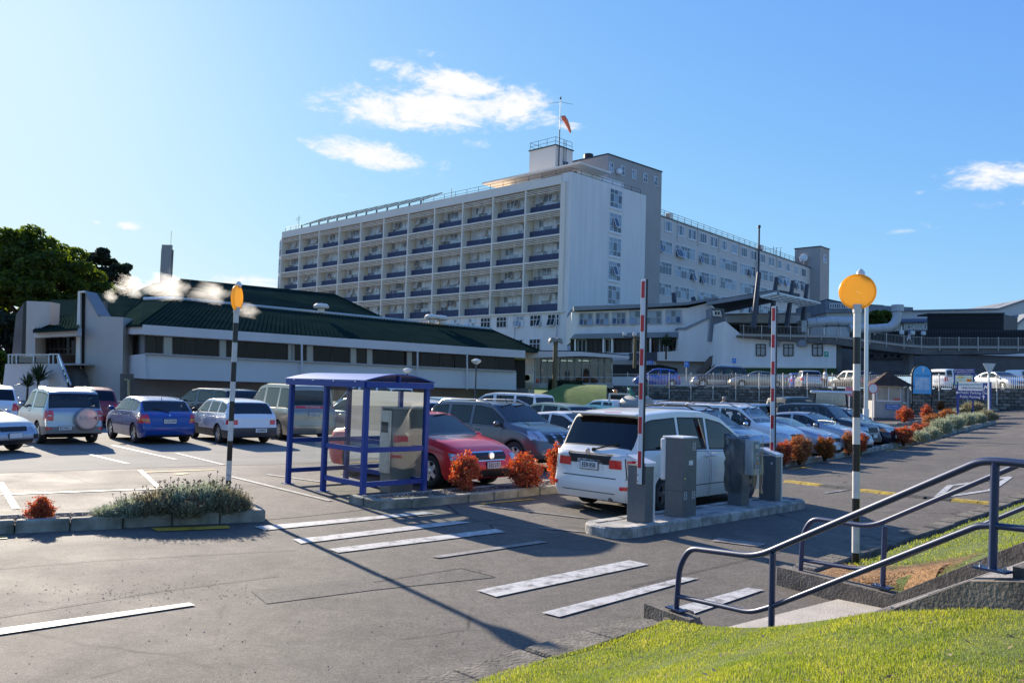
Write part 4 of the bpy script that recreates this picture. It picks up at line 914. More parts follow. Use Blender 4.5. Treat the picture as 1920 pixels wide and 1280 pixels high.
# roofs with standing ribs
def roofplane(parent,e0,e1,r1,r0,n,m=None,th=.12,ribm=None):
    m=m or ROOFG; o=MB().prism([e0,e1,r1,r0],(0,0,-th)).build('roof',m,parent,world=True); b=MB()
    for k in range(n+1):
        t=k/n; a,c=e0.lerp(e1,t),r0.lerp(r1,t); 
        if (c-a).length>.2: b.bar(a+Vector((0,0,.01)),c+Vector((0,0,.01)),.05,.05)
    rb=kind(b.build('roof_ribs',ribm or m,o,world=True),'stuff'); return o
E0,E1,R0,R1=W(262,608,41.8),W(1003,658,54.6),W(327,561,49.5),W(922,618,60.5)
roofplane(gb,E0,E1,R1,R0,96); roofplane(gb,W(206,611,46.6),E0,R0,W(271,562,51),8); roofplane(gb,E1,W(1015,658,64),W(922,618,60.6),R1,4)
MB().tube([R0+Vector((0,0,.05)),R1+Vector((0,0,.05))],.12,6).build('ridge_cap',mat('pale ridge',(.42,.46,.44),rough=.5),gb,world=True)
MB().tube([W(271,562,51)+Vector((0,0,.05)),R0+Vector((0,0,.05))],.13,6).build('ridge_cap',WHITE,gb,world=True)
U0,U1,U2,U3=W(250,566,54),W(716,596,64),W(627,553,70),W(338,525,62)
roofplane(gb,U0,U1,U2,U3,60); roofplane(gb,W(224,559,58),W(262,557,54.2),W(338,525,62),W(290,531,64),6,diffmat('sunlit tinted roofing',(.20,.20,.15),(.14,.15,.11),1.))  # left face: sunlight put into a paler tan roofing colour
MB().tube([U3,U2,U1],.12,6).build('ridge_cap',ROOFG,gb,world=True)
roofplane(gb,W(184,592,47.8),W(232,595,47.2),W(268,558,54),W(160,547,54),14)
for (x,y,d) in ((602,586,52.5),(809,605,57),(827,607,57.4)):
    p=W(x,y,d); MB().lathe([(.22,0),(.22,.25),(.46,.28),(.5,.42),(.36,.56),(.02,.6)],14,p).build('roof_vent',CREAM,gb,smooth=40,world=True)
# left entrance block
lb_=thing('entrance_block','angular pale entrance block with tall fin walls, glazing and outside stair','building',(-24,46,0)); lq=PL(0,47,228,43.5)
poly(lb_,'fin_wall',lq,[(157,546),(184,592),(231,594.5),(229,752),(150,752),(150,700)],1.2,BEIGE); poly(lb_,'fin_frame',lq,[(146,546),(156,545),(158,548),(150,549),(150,740),(141,700)],.3,CREAM,off=.25)
poly(lb_,'fin_slot',lq,[(149,548),(158,546),(156,690),(147,690)],.3,GLD,off=.1)
poly(lb_,'fin_coping',lq,[(156,544.5),(159,544.5),(187,591),(184,593)],1.3,ROOFGREY,off=.08)
poly(lb_,'fin_wall',lq,[(50,564),(94,566),(92,608),(66,619),(66,668),(48,668)],1.0,BEIGE,off=.4); poly(lb_,'fin_slot',lq,[(44,566),(50,564),(47,668),(40,668)],.3,GLD,off=.3); poly(lb_,'side_wall',lq,[(30,590),(45,566),(42,668),(22,668)],.5,UNDER,off=.1)
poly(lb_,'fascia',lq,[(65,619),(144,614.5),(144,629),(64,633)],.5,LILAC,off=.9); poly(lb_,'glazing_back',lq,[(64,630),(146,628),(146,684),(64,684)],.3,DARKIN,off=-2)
for a,c in zip((88,96,104,113,122,132),(96,104,113,122,132,143)): pw(lb_,lq,a,631,c,664,1,[0,.3,1],off=-.6,gm=GLD,fm=FRAMED,fw=.06)
roofplane(lb_,lq(62,620,1.3),lq(146,615,1.3),W(146,585,52),W(92,597,52),12); roofplane(lb_,W(92,597,51),W(146,588,51),W(147,562,56),W(94,562,56),10)
poly(lb_,'base_wall',lq,[(10,682),(91,681),(91,750),(2,750)],.4,LILAC,off=1.6); poly(lb_,'base_wall',lq,[(91,682),(108,682),(124,720),(124,750),(91,750)],.4,LILAC,off=2.0); poly(lb_,'terrace',lq,[(10,682),(150,681),(150,684),(10,685)],4,CONC,off=1.4)
for k in range(9): poly(lb_,'step',lq,[(112+k*2.6,684+k*6.4),(141+k*1.6,684+k*6.4),(141+k*1.6,690.5+k*6.4),(112+k*2.6,690.5+k*6.4)],1.0,CONCD,off=.7+k*.14)
gp_=glassmat('balustrade glass',(.62,.7,.74),1.5,.0,.05)
for a,c in ((17,30),(32,62),(64,91)):
    MB().quad(lq(a,680,1.7),lq(c,680,1.7),lq(c,666,1.7),lq(a,666,1.7)).build('balustrade_panel',gp_,lb_,world=True)
for x in (16,23,31,63,92,100,109): MB().bar(lq(x,682,1.75),lq(x,664,1.75),.05,.05).build('balustrade_post',GALV,lb_,world=True)
b=MB(); b.bar(lq(15,664.5,1.75),lq(93,664.5,1.75),.05,.05); b.bar(lq(93,664,2.0),lq(110,664,2.0),.06,.06); b.bar(lq(110,664,2.1),lq(133,722,2.6),.06,.08); b.bar(lq(107,668,2.1),lq(128,730,2.6),.05,.05); b.build('handrail',GALV,lb_,world=True)
MB().quad(lq(108,668,2.1),lq(110,665,2.1),lq(132,722,2.6),lq(127,729,2.6)).build('balustrade_panel',gp_,lb_,world=True)
b=MB(); b.tube([lq(234,712,.3),lq(241,712,.3),lq(241,745,.3)],.07,8); b.build('waste_pipe',mat('yellow pipe',(.45,.36,.2),rough=.6),gb,world=True)
# chimney
ch=thing('boiler_chimney','tall ribbed metal boiler chimney above the green roof','chimney',W(304,540,92)); 
b=MB(); base=W(304,640,92); hh=W(304,459,92).z-base.z
for k in range(5): b.cyl(base+Vector((-.48+.24*k,-.0+.02*(k%2),0)),base+Vector((-.44+.22*k,0,hh)),.17,.16,10)
b.build('flues',mat('chimney steel',(.34,.31,.29),rough=.55,metal=.4),ch,smooth=40,world=True); MB().bb(base+Vector((-.6,-.1,0)),base+Vector((.6,.4,hh-.5))).build('casing',UNDER,ch,world=True); MB().cyl(base+Vector((.35,.1,hh)),base+Vector((.35,.1,hh+1.6)),.02,None,5).build('rod',STEELD,ch,world=True)
vp=MB().cyl(W(195,592,48),W(195,566,48),.2,.2,10).build('exhaust_pipe',UNDER,gb,world=True)
# entrance pavilion
eq=PL(985,60,1180,64); ev=thing('entrance_pavilion','glazed entrance pavilion with a thin pale flat roof','building',(7,62,0))
poly(ev,'roof_fascia',eq,[(978,658),(1088,659),(1180,667),(1180,672),(1088,667),(978,672)],.6,LILAC,off=1.3); poly(ev,'roof',eq,[(978,656),(1088,657.5),(1180,665.5),(1180,668),(1088,660),(978,659)],3,ROOFG,off=1.2)
for a,c in zip((1003,1014,1026,1038,1050,1063,1077,1091,1105,1122,1133),(1014,1026,1038,1050,1063,1077,1091,1105,1122,1133,1147)):
    pw(ev,eq,a,672,c,719,1,[0,.26,.8,1] if a>1088 else [0,.27,1],off=.0,gm=GLGREEN,fm=FRAMEG,fw=.06)
poly(ev,'back_wall',eq,[(1000,668),(1147,668),(1147,722),(1000,722)],.3,mat('lobby wall',(.035,.042,.036),rough=.9,var=.6,vscale=.6),off=-2.6); poly(ev,'wall',eq,[(972,672),(1002,672),(1002,740),(972,740)],1.5,LILAC,off=.05); poly(ev,'floor',eq,[(972,719),(1150,719),(1150,727),(972,727)],4.2,CONC,off=.3)
pw(ev,eq,974,680,984,690,1,1,off=.1,gm=GLD,fm=FRAMEG,fw=.06)
for k in range(3): p=eq(1028+k*34,676,-1.5); MB().box(p,(.9,.3,.05)).build('ceiling_light',mat('lamp panel',(.8,.8,.75),emit=((1,.95,.85),.35)),ev,world=True)
ac=thing('heat_pump','small white heat pump unit on the hall wall beside the glazed entrance','heat pump',eq(990,716,.5)); MB().box((0,0,.3),(.8,.3,.6),0,0,.03).build('casing',CREAM,ac); MB().lathe([(.22,0),(.22,.02),(.02,.03)],14,(-.1,-.15,.3),'y').build('fan_grille',STEELD,ac)
# ================================================================== cars
CARGL=glassmat('car glass',(.70,.75,.74),1.5,.0,.01); CARGLD=glassmat('privacy glass',(.05,.055,.065),1.52,.0,.0)
TRIM=mat('black trim',(.014,.014,.015),rough=.55); PLAS=mat('grey bumper plastic',(.055,.057,.062),rough=.6); CHROME=mat('chrome',(.75,.76,.78),rough=.12,metal=1.)
ALLOY=mat('alloy wheel',(.50,.51,.53),rough=.3,metal=.85); DISKD=mat('wheel well',(.008,.008,.008),rough=.9)
SEAT=mat('seat cloth',(.09,.09,.095),rough=.9); SEATL=mat('pale seat cloth',(.22,.20,.17),rough=.9)
REDL=mat('red lamp lens',(.75,.015,.015),rough=.12,coat=1.); AMBER=mat('amber lens',(.75,.22,.01),rough=.15,coat=1.); CLEARL=mat('clear lens',(.72,.70,.66),rough=.12,coat=1.); HEADL=mat('headlamp lens',(.50,.52,.54),rough=.08,metal=.55,coat=1.)
PLATEM=mat('number plate',(.75,.74,.70),rough=.5)
def pw_lin(P,u):
    if u<=P[0][0]: return P[0][1]
    for (a,b),(c,d) in zip(P,P[1:]):
        if u<=c: return b+(d-b)*(u-a)/max(1e-6,c-a)
    return P[-1][1]
def make_tyre(wr,tw):
    k=wr; w=tw/2; return MB().lathe([(k*.62,-w*.86),(k*.80,-w),(k*.93,-w*.96),(k,-w*.72),(k,w*.72),(k*.93,w*.96),(k*.80,w),(k*.62,w*.86)],26,axis='y',cap=False)
def make_rim(wr,tw,style):
    b=MB(); w=tw/2; r=wr*.64
    b.lathe([(r,-w*.9),(r,w*.80),(r*.93,w*.86),(r*.9,w*.72),(r*.9,w*.1)],22,axis='y',cap=False)
    b.lathe([(r*.9,w*.12),(.01,w*.12)],22,axis='y',mi=1,cap=False)
    n=style if style in(5,6,7,8) else 5
    for i in range(n):
        a=2*math.pi*i/n+.2; hw=.30*wr/ (n/5.) *.62
        ca,sa=math.cos(a),math.sin(a); P=lambda rr,t,y:(rr*ca-t*sa,y,rr*sa+t*ca)
        b.add([P(r*.12,-hw*.9,w*.76),P(r*.12,hw*.9,w*.76),P(r*.93,hw*.62,w*.80),P(r*.93,-hw*.62,w*.80),P(r*.12,-hw*.9,w*.3),P(r*.12,hw*.9,w*.3),P(r*.93,hw*.62,w*.3),P(r*.93,-hw*.62,w*.3)],[(0,1,2,3),(0,4,5,1),(1,5,6,2),(3,2,6,7),(0,3,7,4)])
    b.lathe([(r*.25,w*.5),(r*.25,w*.78),(r*.16,w*.84),(.005,w*.84)],14,axis='y',cap=False)
    return b
CARGROUP='cars in the hospital car parks'
def car(name,label,cat,S,loc,az,group=None,scale=1.,zoff=0.):
    """S: dict of the car's measures. az: bearing of the nose in degrees from +Y towards +X"""
    L,Wd,H=S['L'],S['W'],S['H']; h=L/2; wr=S.get('wr',.31); tw=S.get('tw',.2); fx,rx=h-S['fo'],h-S['fo']-S['wb']
    near=S.get('near',1)
    root=thing(name,label,cat,(loc[0],loc[1],GG(loc[0],loc[1])+.012+zoff if len(loc)<3 else loc[2]),R(90-az),group); root.scale=(scale,)*3
    paint=S['paint']; X=lambda u:-h+u*L
    top=S['top']; belt=S['belt']; zs=S.get('sill',.21); lean=S.get('lean',.42); smooth=S.get('smooth',.07)
    def ztop(x):
        d=smooth; 
        return sum(pw_lin(top,(min(h,max(-h,x+k*d/2))+h)/L) for k in (-2,-1,0,1,2))/5
    def zbelt(x): return min(pw_lin(belt,(x+h)/L),ztop(x)-.035)
    rcF,rcR=S.get('rcF',.55),S.get('rcR',.32); cfF,cfR=S.get('cfF',.74),S.get('cfR',.84)
    def plan(x):
        f=1.
        e=h-x
        if e<rcF: t=1-e/rcF; f*=1-(1-cfF)*(1-math.sqrt(max(0,1-t*t)))
        e=x+h
        if e<rcR: t=1-e/rcR; f*=1-(1-cfR)*(1-math.sqrt(max(0,1-t*t)))
        return f*(1-.03*max(0,x/h)**2-.02*max(0,-x/h)**2)
    ra=wr*1.13
    def zbot(x):
        z=zs
        for c in (fx,rx):
            dx=abs(x-c)
            if dx<ra: z=max(z,wr+math.sqrt(ra*ra-dx*dx)*1.0)
        e=h-abs(x)
        if e<.25: z=max(z,zs+.05*(1-e/.25))
        return z
    st=set([-h,h])
    for c in (fx,rx):
        for k in range(0,19): st.add(c-ra*math.cos(math.pi*k/18))
        st.add(c-ra-.004); st.add(c+ra+.004)
    for e in (.0,.02,.05,.1,.17,.26,.38,.5): st.add(h-e); st.add(-h+e)
    for P in (top,belt):
        for u,_ in P:
            for d in (-.07,0,.07): st.add(X(u)+d)
    cuts=[]
    for a,c in S['side']: cuts+= [X(a),X(c)]
    for k in ('ws','rw'):
        if S.get(k): cuts+=[X(S[k][0]),X(S[k][1])]
    for d in S.get('doors',()): cuts+=[X(d[0]),X(d[1])]
    for q in range(40): st.add(-h+L*q/40)
    st=[x for x in st if -h<=x<=h and all(abs(x-c)>.02 for c in cuts)]+cuts
    xs_=[]
    for x in sorted(st):
        if not xs_ or x-xs_[-1]>.008: xs_.append(x)
    NL=7; rows=[]; yl=[]
    kF,kR=S.get('noseF',.12),S.get('noseR',.05)
    def shift(x,z):
        t=max(0,min(1,(x-(h-.9))/.9)); zz=max(0,(z-.5)/.4); s=-kF*zz*t*t
        s-=.05*max(0,(.36-z)/.15)*max(0,min(1,(x-(h-.3))/.3))
        t=max(0,min(1,(-x-(h-.55))/.55)); zz=max(0,(z-S.get('rzk',.55))/.5); s+=kR*zz*t*t
        s+=.04*max(0,(.4-z)/.15)*max(0,min(1,(-x-(h-.3))/.3))
        if x<0:
            tb=max(0,min(1,(-x-(h-.25))/.12)); s-=S.get('bumpR',.045)*tb*max(0,min(1,(.64-z)/.10))*max(0,min(1,(z-.2)/.1))
        else:
            tb=max(0,min(1,(x-(h-.3))/.15)); s+=.03*tb*max(0,min(1,(.58-z)/.10))*max(0,min(1,(z-.22)/.1))
        return x+s
    bodyw=S.get('bulge',.05)
    V=[];nring=None
    def ring(x):
        zb,zl,zt=zbot(x),zbelt(x),ztop(x); wp=Wd/2*plan(x); pts=[]
        zb=min(zb,zl-.06)
        for i in range(NL):
            t=i/(NL-1); z=zb+(zl-zb)*t; tt=(z-.22)/max(.3,(zl-.22)); y=wp*(1-bodyw*((tt-.52)/.52)**2)
            pts.append((y,z))
        gh=max(0,zt-zl); ysh=pts[-1][0]
        pts.append((ysh-.018,zl+min(.022,gh*.25)))
        crown=S.get('crown',.05)*min(1,gh/.25+.45)
        zr=zt-crown*.75; yr=max(.25,ysh-.03-lean*max(0,gh-.06)*.55-.02); 
        a=pts[-1]; ww=S.get('rail',.86)
        pts.append((a[0]+(yr-a[0])*ww,a[1]+(zr-a[1])*ww)); pts.append((yr,zr)) ; pts.append((yr-.055,zt-crown*.32)); pts.append((yr*.5,zt-crown*.06)); pts.append((0,zt))
        return pts
    for x in xs_:
        half=ring(x); full=[(-y,z) for y,z in half[:-1]]+[half[-1]]+[(y,z) for y,z in reversed(half[:-1])]
        nring=len(full)
        for y,z in full: V.append((shift(x,z),y,z))
    nh=len(half)   # 13
    F=[];kindf=[]
    bw=[X(a) for a in S.get('ws',(0,0))]; rw=[X(a) for a in S.get('rw',(0,0))] if S.get('rw') else None
    sides=[(X(a),X(c)) for a,c in S['side']]; doors=[(X(a),X(c)) for a,c in S.get('doors',())]
    for i in range(len(xs_)-1):
        xm=(xs_[i]+xs_[i+1])/2
        for j in range(nring-1):
            k=j if j<nh-1 else nring-2-j   # row index from the sill up
            f=(i*nring+j,(i+1)*nring+j,(i+1)*nring+j+1,i*nring+j+1); sd=-1 if j<nh-1 else 1
            kd=('b',)
            if k==7:
                for q,(a,c) in enumerate(sides):
                    if a<xm<c: kd=('s',sd,q)
            elif k>=10:
                if bw[0]<xm<bw[1] : kd=('w',)
                elif rw and rw[0]<xm<rw[1]: kd=('r',)
            elif k==9 and rw and S.get('rwide') and rw[0]<xm<rw[1]: kd=('r',)
            if k<=5:
                for q,(a,c) in enumerate(doors):
                    if a<xm<c: kd=('d',sd,q)
                if kd==('b',) and k==0 and S.get('skirt') : kd=('k',)
                if S.get('clad') and k<=S['clad'] : kd=('k',) if kd[0]!='d' else kd
            F.append(f); kindf.append(kd)
        F.append((i*nring+nring-1,(i+1)*nring+nring-1,(i+1)*nring,i*nring)); kindf.append(('u',))
    for base,flip in ((0,1),((len(xs_)-1)*nring,0)):
        for j in range(nh-1):
            f=[base+j,base+j+1,base+nring-2-j,base+nring-1-j]
            if j==nh-2: f=[base+j,base+j+1,base+nring-1-j]
            kd=('c',flip,j)
            F.append(tuple(f)); kindf.append(kd)
    bvh=BVHTree.FromPolygons([Vector(v) for v in V],F)
    groups={}
    for f,kd in zip(F,kindf):
        g={'b':'body','k':'body','u':'body','c':'body'}.get(kd[0])
        g=g or {'s':('side_window',)+kd[1:],'w':'windscreen','r':'rear_window','d':('door',)+kd[1:]}[kd[0]]
        groups.setdefault(g,[]).append((f,kd))
    lowm=S.get('low') # lower colour: z limit & material
    made={}
    order=sorted(groups.keys(),key=lambda g:str(g))
    order.sort(key=lambda g:0 if isinstance(g,tuple) and g[0]=='door' else -1)
    for g in order:
        nm=g if isinstance(g,str) else g[0]
        bm=bmesh.new(); mp={}
        for f,kd in groups[g]:
            vs=[]
            for i in f:
                if i not in mp: mp[i]=bm.verts.new(V[i])
                vs.append(mp[i])
            try: fc=bm.faces.new(vs)
            except ValueError: continue
            fc.smooth=True
            z=sum(V[i][2] for i in f)/len(f)
            if nm in('body','door'):
                fc.material_index=0
                if kd[0]=='u': fc.material_index=1
                elif kd[0]=='k': fc.material_index=2
                elif lowm and z<lowm: fc.material_index=2
        isg=nm in('side_window','windscreen','rear_window')
        if isg or nm=='door':
            bmesh.ops.recalc_face_normals(bm,faces=bm.faces)
            th=.028 if isg else .009
            if isg or near>=2:
                r=bmesh.ops.inset_region(bm,faces=bm.faces[:],thickness=th,use_boundary=True,use_even_offset=True)
                for fc in r['faces']: fc.material_index=1; fc.smooth=True
        me=bpy.data.meshes.new(nm); bm.to_mesh(me); bm.free()
        if isg:
            dk=S.get('dark',()); gm=CARGLD if (nm=='rear_window' and 'r' in dk) or (nm=='side_window' and isinstance(g,tuple) and g[2] in dk) else CARGL
            for m in (gm,S.get('seal',TRIM)): me.materials.append(m)
        else:
            for m in (paint,DISKD,S.get('cladm',PLAS)) if nm=='body' else (paint,DISKD,S.get('cladm',PLAS)): me.materials.append(m)
        o=link(bpy.data.objects.new(nm,me),root)
        me.set_sharp_from_angle(angle=R(50)) if nm=='body' else None
        made[g]=o
    body=made['body']
    # ---- projected patches
    def patch(nm,axis,quad,m,off=.006,n=5,parent=None,mb=None,mi=0,solid=.0):
        """quad: four corners as (lateral,height) seen along the axis ('F','R','L','Rt')"""
        b=mb or MB(); P=[Vector((q[0],q[1],0)) for q in quad]; ok=[]
        for i in range(n+1):
            for j in range(n+1):
                a=P[0].lerp(P[1],i/n).lerp(P[3].lerp(P[2],i/n),j/n)
                if axis=='F': o,d=Vector((h+2,a.x,a.y)),Vector((-1,0,0))
                elif axis=='R': o,d=Vector((-h-2,a.x,a.y)),Vector((1,0,0))
                elif axis=='+': o,d=Vector((a.x,3,a.y)),Vector((0,-1,0))
                elif axis=='-': o,d=Vector((a.x,-3,a.y)),Vector((0,1,0))
                else: o,d=Vector((a.x,a.y,4)),Vector((0,0,-1))
                hit=bvh.ray_cast(o,d)
                if hit[0] is None: ok.append(None)
                else:
                    nn=hit[1] if hit[1].dot(d)<0 else -hit[1]; ok.append(hit[0]+nn*off)
        vs=[];ix={}
        for k,p in enumerate(ok):
            if p is not None: ix[k]=len(vs); vs.append(p)
        fs=[]
        for i in range(n):
            for j in range(n):
                q=(i*(n+1)+j,(i+1)*(n+1)+j,(i+1)*(n+1)+j+1,i*(n+1)+j+1)
                if all(k in ix for k in q): fs.append(tuple(ix[k] for k in q))
        if fs: b.add(vs,fs,mi)
        if mb is None and fs: return b.build(nm,m,parent or root,smooth=60)
    hw=Wd/2
    for sg,yy in ((1,'+'),(-1,'-')):
        for (nm,ax,quad,m) in S.get('pairs',()):
            if ax in 'FRT': q=[(sg*a*hw,z) for a,z in quad]
            else: q=[(X(a),z) for a,z in quad]
            patch(nm,ax if ax in 'FRT' else yy,q,m)
        for (nm,quads,m) in S.get('lamps',()):         # several patches in one lamp: [(axis,quad,material index)]
            b=MB(); 
            for ax,quad,mi in quads:
                q=[(sg*a*hw,z) for a,z in quad] if ax in 'FR' else [(X(a),z) for a,z in quad]
                patch(nm,ax if ax in 'FR' else yy,q,None,.008+.004*mi,4,mb=b,mi=mi)
            if b.f: b.build(nm,m,root,smooth=60)
    for (nm,ax,quad,m) in S.get('mid',()): patch(nm,ax,[(a*hw,z) for a,z in quad],m,n=6)
    # door handles
    for (u,z) in S.get('handles',()):
        for sg in (1,-1):
            hit=bvh.ray_cast(Vector((X(u),sg*3,z)),Vector((0,-sg,0)))
            if hit[0]:
                par=root
                for g in made:
                    if isinstance(g,tuple) and g[0]=='door' and (g[1]==sg):
                        a,c=doors[g[2]]
                        if a<X(u)<c: par=made[g]
                MB().box((X(u),hit[0].y+sg*.012,z),(.16,.03,.035),0,0,.012).build('handle',S.get('hm',paint),par)
    # wheels
    tyre=None
    for c in (fx,rx):
        for sg in (1,-1):
            if tyre is None:
                t=make_tyre(wr,tw).build('wheel',RUBBER,root,smooth=50); tyre=t.data
                rm=make_rim(wr,tw,S.get('rim',5)).build('rim',[S.get('rimm',ALLOY),DISKD],t,smooth=40)
            else:
                t=inst('wheel',tyre,root); inst('rim',rm.data,t)
            t.location=(c,sg*(hw-tw*.5-.025),wr); t.rotation_euler=(0,rnd.uniform(0,6),0 if sg>0 else math.pi)
    # wheel wells / underbody box
    MB().bb((-h+.35,-hw+.26,.2),(h-.35,hw-.26,.5)).build('underbody',DISKD,root)
    # mirrors
    mu=S.get('mirror')
    if mu:
        for sg in (1,-1):
            x=X(mu[0]); z=mu[1]; hit=bvh.ray_cast(Vector((x,sg*3,z)),Vector((0,-sg,0))); y=abs(hit[0].y) if hit[0] else hw
            b=MB(); b.ell((x+.0,sg*(y+.13),z+.03),(.075,.105,.075),10,7); b.bar((x+.02,sg*(y-.04),z-.02),(x+.02,sg*(y+.07),z+.0),.05,.04); b.build('mirror',S.get('mm',paint),root,smooth=60)
    # number plates
    for ax,pl in (('F',S.get('plateF')),('R',S.get('plateR'))):
        if not pl: continue
        yy,z,txt=pl; d=Vector((-1 if ax=='F' else 1,0,0)); hit=bvh.ray_cast(Vector(((h+2)*(1 if ax=='F' else -1),yy,z)),d)
        if not hit[0]: continue
        x=hit[0].x-d.x*.025; b=MB(); b.box((0,0,0),(.014,.37,.13),0,0,.005); p=b.build('number_plate',PLATEM,root); p.location=(x,yy,z)
        fr=MB().bb((-.004,-.195,-.075),(.003,.195,.075)).build('plate_holder',TRIM,p); fr.location=(d.x*.006,0,0)
        if txt: lettering(txt,.115,BLACK,p,(-d.x*.010,0,0),(R(90),0,R(90 if ax=='F' else -90)),'lettering',sx=.8)
    # inside
    if near>=1:
        sm=S.get('seat',SEAT); xs0=X(S.get('seatu',.5)); zb=S.get('seatz',.42); zt=min(H-.28,zb+.72)
        b=MB()
        for sg in (1,-1):
            y=sg*hw*.42; b.box((xs0,y,zb),(.5,.48,.18),0,0,.06); b.box((xs0-.26,y,(zb+zt)/2+.05),(.16,.46,zt-zb),0,0,.06); b.box((xs0-.3,y,zt+.12),(.1,.26,.18),0,0,.05)
        b.build('front_seats',sm,root)
        if S.get('bench',1):
            b=MB(); xr=xs0-.85; b.box((xr,0,zb),(.5,hw*1.5,.18),0,0,.06); b.box((xr-.28,0,(zb+zt)/2+.04),(.16,hw*1.5,zt-zb),0,0,.06)
            for sg in (1,-1): b.box((xr-.32,sg*hw*.42,zt+.1),(.1,.26,.16),0,0,.05)
            b.build('rear_seat',sm,root)
        zd=pw_lin(belt,S['ws'][0])-.07; MB().box((X(S['ws'][0])-.25,0,zd-.08),(.5,hw*1.7,.2),0,0,.06).build('dashboard',TRIM,root)
        b=MB(); b.tube([(.0,.19*math.cos(a),.19*math.sin(a)) for a in [R(30*i) for i in range(12)]],.016,6,closed=True); b.bar((0,-.18,0),(0,.18,0),.02,.06); s_=b.build('steering_wheel',TRIM,root); s_.location=(X(S['ws'][0])-.52,-hw*.42,zd+.06); s_.rotation_euler=(0,R(-25),0)
    # wiper, roof rails, aerial, spare, exhaust
    if S.get('rails'):
        a,c=S['rails']
        for sg in (1,-1):
            p=[]
            for k in range(7):
                x=X(a+(c-a)*k/6); rg=ring(x); p.append((x,sg*(rg[9][0]-.03),rg[9][1]+(.075 if 0<k<6 else .01)))
            MB().tube(p,.022,6).build('roof_rail',S.get('railm',CHROME),root,smooth=60)
    if S.get('wiperR'):
        u,z,l=S['wiperR']; b=MB(); hit=bvh.ray_cast(Vector((-h-2,.0,z)),Vector((1,0,0))); hit2=bvh.ray_cast(Vector((-h-2,l,z+.12)),Vector((1,0,0)))
        if hit[0] and hit2[0]: b.bar(hit[0]-Vector((.03,0,0)),hit2[0]-Vector((.03,0,0)),.02,.025); b.box(hit[0]-Vector((.02,0,0)),(.05,.06,.06),0,0,.01); b.build('wiper',TRIM,root)
    if S.get('wiperF'):
        b=MB()
        for y0,y1 in ((.05,.6),(-.55,.0)):
            x=X(S['ws'][0]+.012); q=[]
            for y,xx in ((y0*hw,x),(y1*hw,x-.1)):
                hit=bvh.ray_cast(Vector((xx,y,4)),Vector((0,0,-1))); 
                if hit[0]: q.append(hit[0]+Vector((0,0,.02)))
            if len(q)==2: b.bar(q[0],q[1],.018,.02)
        if b.f: b.build('wiper',TRIM,root)
    if S.get('aerial'):
        u,l,t=S['aerial']; x=X(u); MB().cyl((x,0,ztop(x)-.01),(x-l*.5*t,0,ztop(x)+l),.012,.005,5).build('aerial',TRIM,root)
    if S.get('exhaust'): MB().cyl((-h+.2,S['exhaust'],.27),(-h-.02,S['exhaust'],.26),.035,None,10).build('exhaust',mat('exhaust',(.2,.2,.2),rough=.3,metal=1),root)
    if S.get('spoiler'):
        u,z,dx=S['spoiler']; x=X(u); rg=ring(x); y=rg[9][0]-.02; b=MB(); b.box((x-dx/2+.02,0,ztop(x)+z),(dx,y*2,.045),0,0,.018); 
        for sg in (1,-1):
            if z>.04: b.box((x-dx/2,sg*(y-.05),ztop(x)+z*.4),(dx*.6,.05,z),0,0,.01)
        b.build('spoiler',S.get('spm',paint),root)
    if S.get('spare'):
        y,z,rr,m=S['spare']; hit=bvh.ray_cast(Vector((-h-2,y,z)),Vector((1,0,0))); x=hit[0].x if hit[0] else -h
        sp=MB().lathe([(rr*.96,.0),(rr,-.05),(rr,-.17),(rr*.95,-.2),(rr*.72,-.205)],30,(x,y,z),'x',cap=False).build('spare_wheel',m[0],root,smooth=40)
        MB().lathe([(rr*.86,-.206),(rr*.84,-.216),(.01,-.222)],30,(x,y,z),'x',cap=False).build('spare_cover',m[1],sp,smooth=40); root['spx']=x
    return root,dict(X=X,bvh=bvh,h=h,hw=hw,patch=patch,ztop=ztop,ring=ring)
# paints
P_WHITE=paintmat('pearl white paint',(.84,.80,.73),0,.3); P_WHITE2=paintmat('white paint car',(.82,.79,.75),0,.3); P_RED=paintmat('red car paint',(.80,.012,.022),.0,.3)
P_GREY=paintmat('gunmetal paint',(.115,.118,.128),.55,.35); P_SILV=paintmat('silver paint',(.46,.46,.46),.65,.33); P_SILVD=paintmat('cool silver paint',(.38,.41,.46),.6,.33); P_GOLD=paintmat('champagne paint',(.37,.33,.27),.6,.35)
P_BLUE=paintmat('blue car paint',(.004,.05,.27),.05,.3); P_BLUE2=paintmat('bright blue paint',(.02,.09,.42),.2,.3); P_NAVY=paintmat('navy car paint',(.008,.014,.035),.3,.3); P_OLIVE=paintmat('pale olive paint',(.36,.37,.25),.5,.35); P_TEAL=paintmat('teal paint',(.008,.19,.21),.3,.3)
P_CHAR=paintmat('charcoal paint',(.035,.037,.042),.4,.4); P_RED2=paintmat('dark red paint',(.26,.008,.012),.1,.3); P_MINT=paintmat('pale mint paint',(.42,.50,.46),.3,.3); P_BLACK=paintmat('black car paint',(.008,.009,.011),.1,.35)
def spec(**k): return k
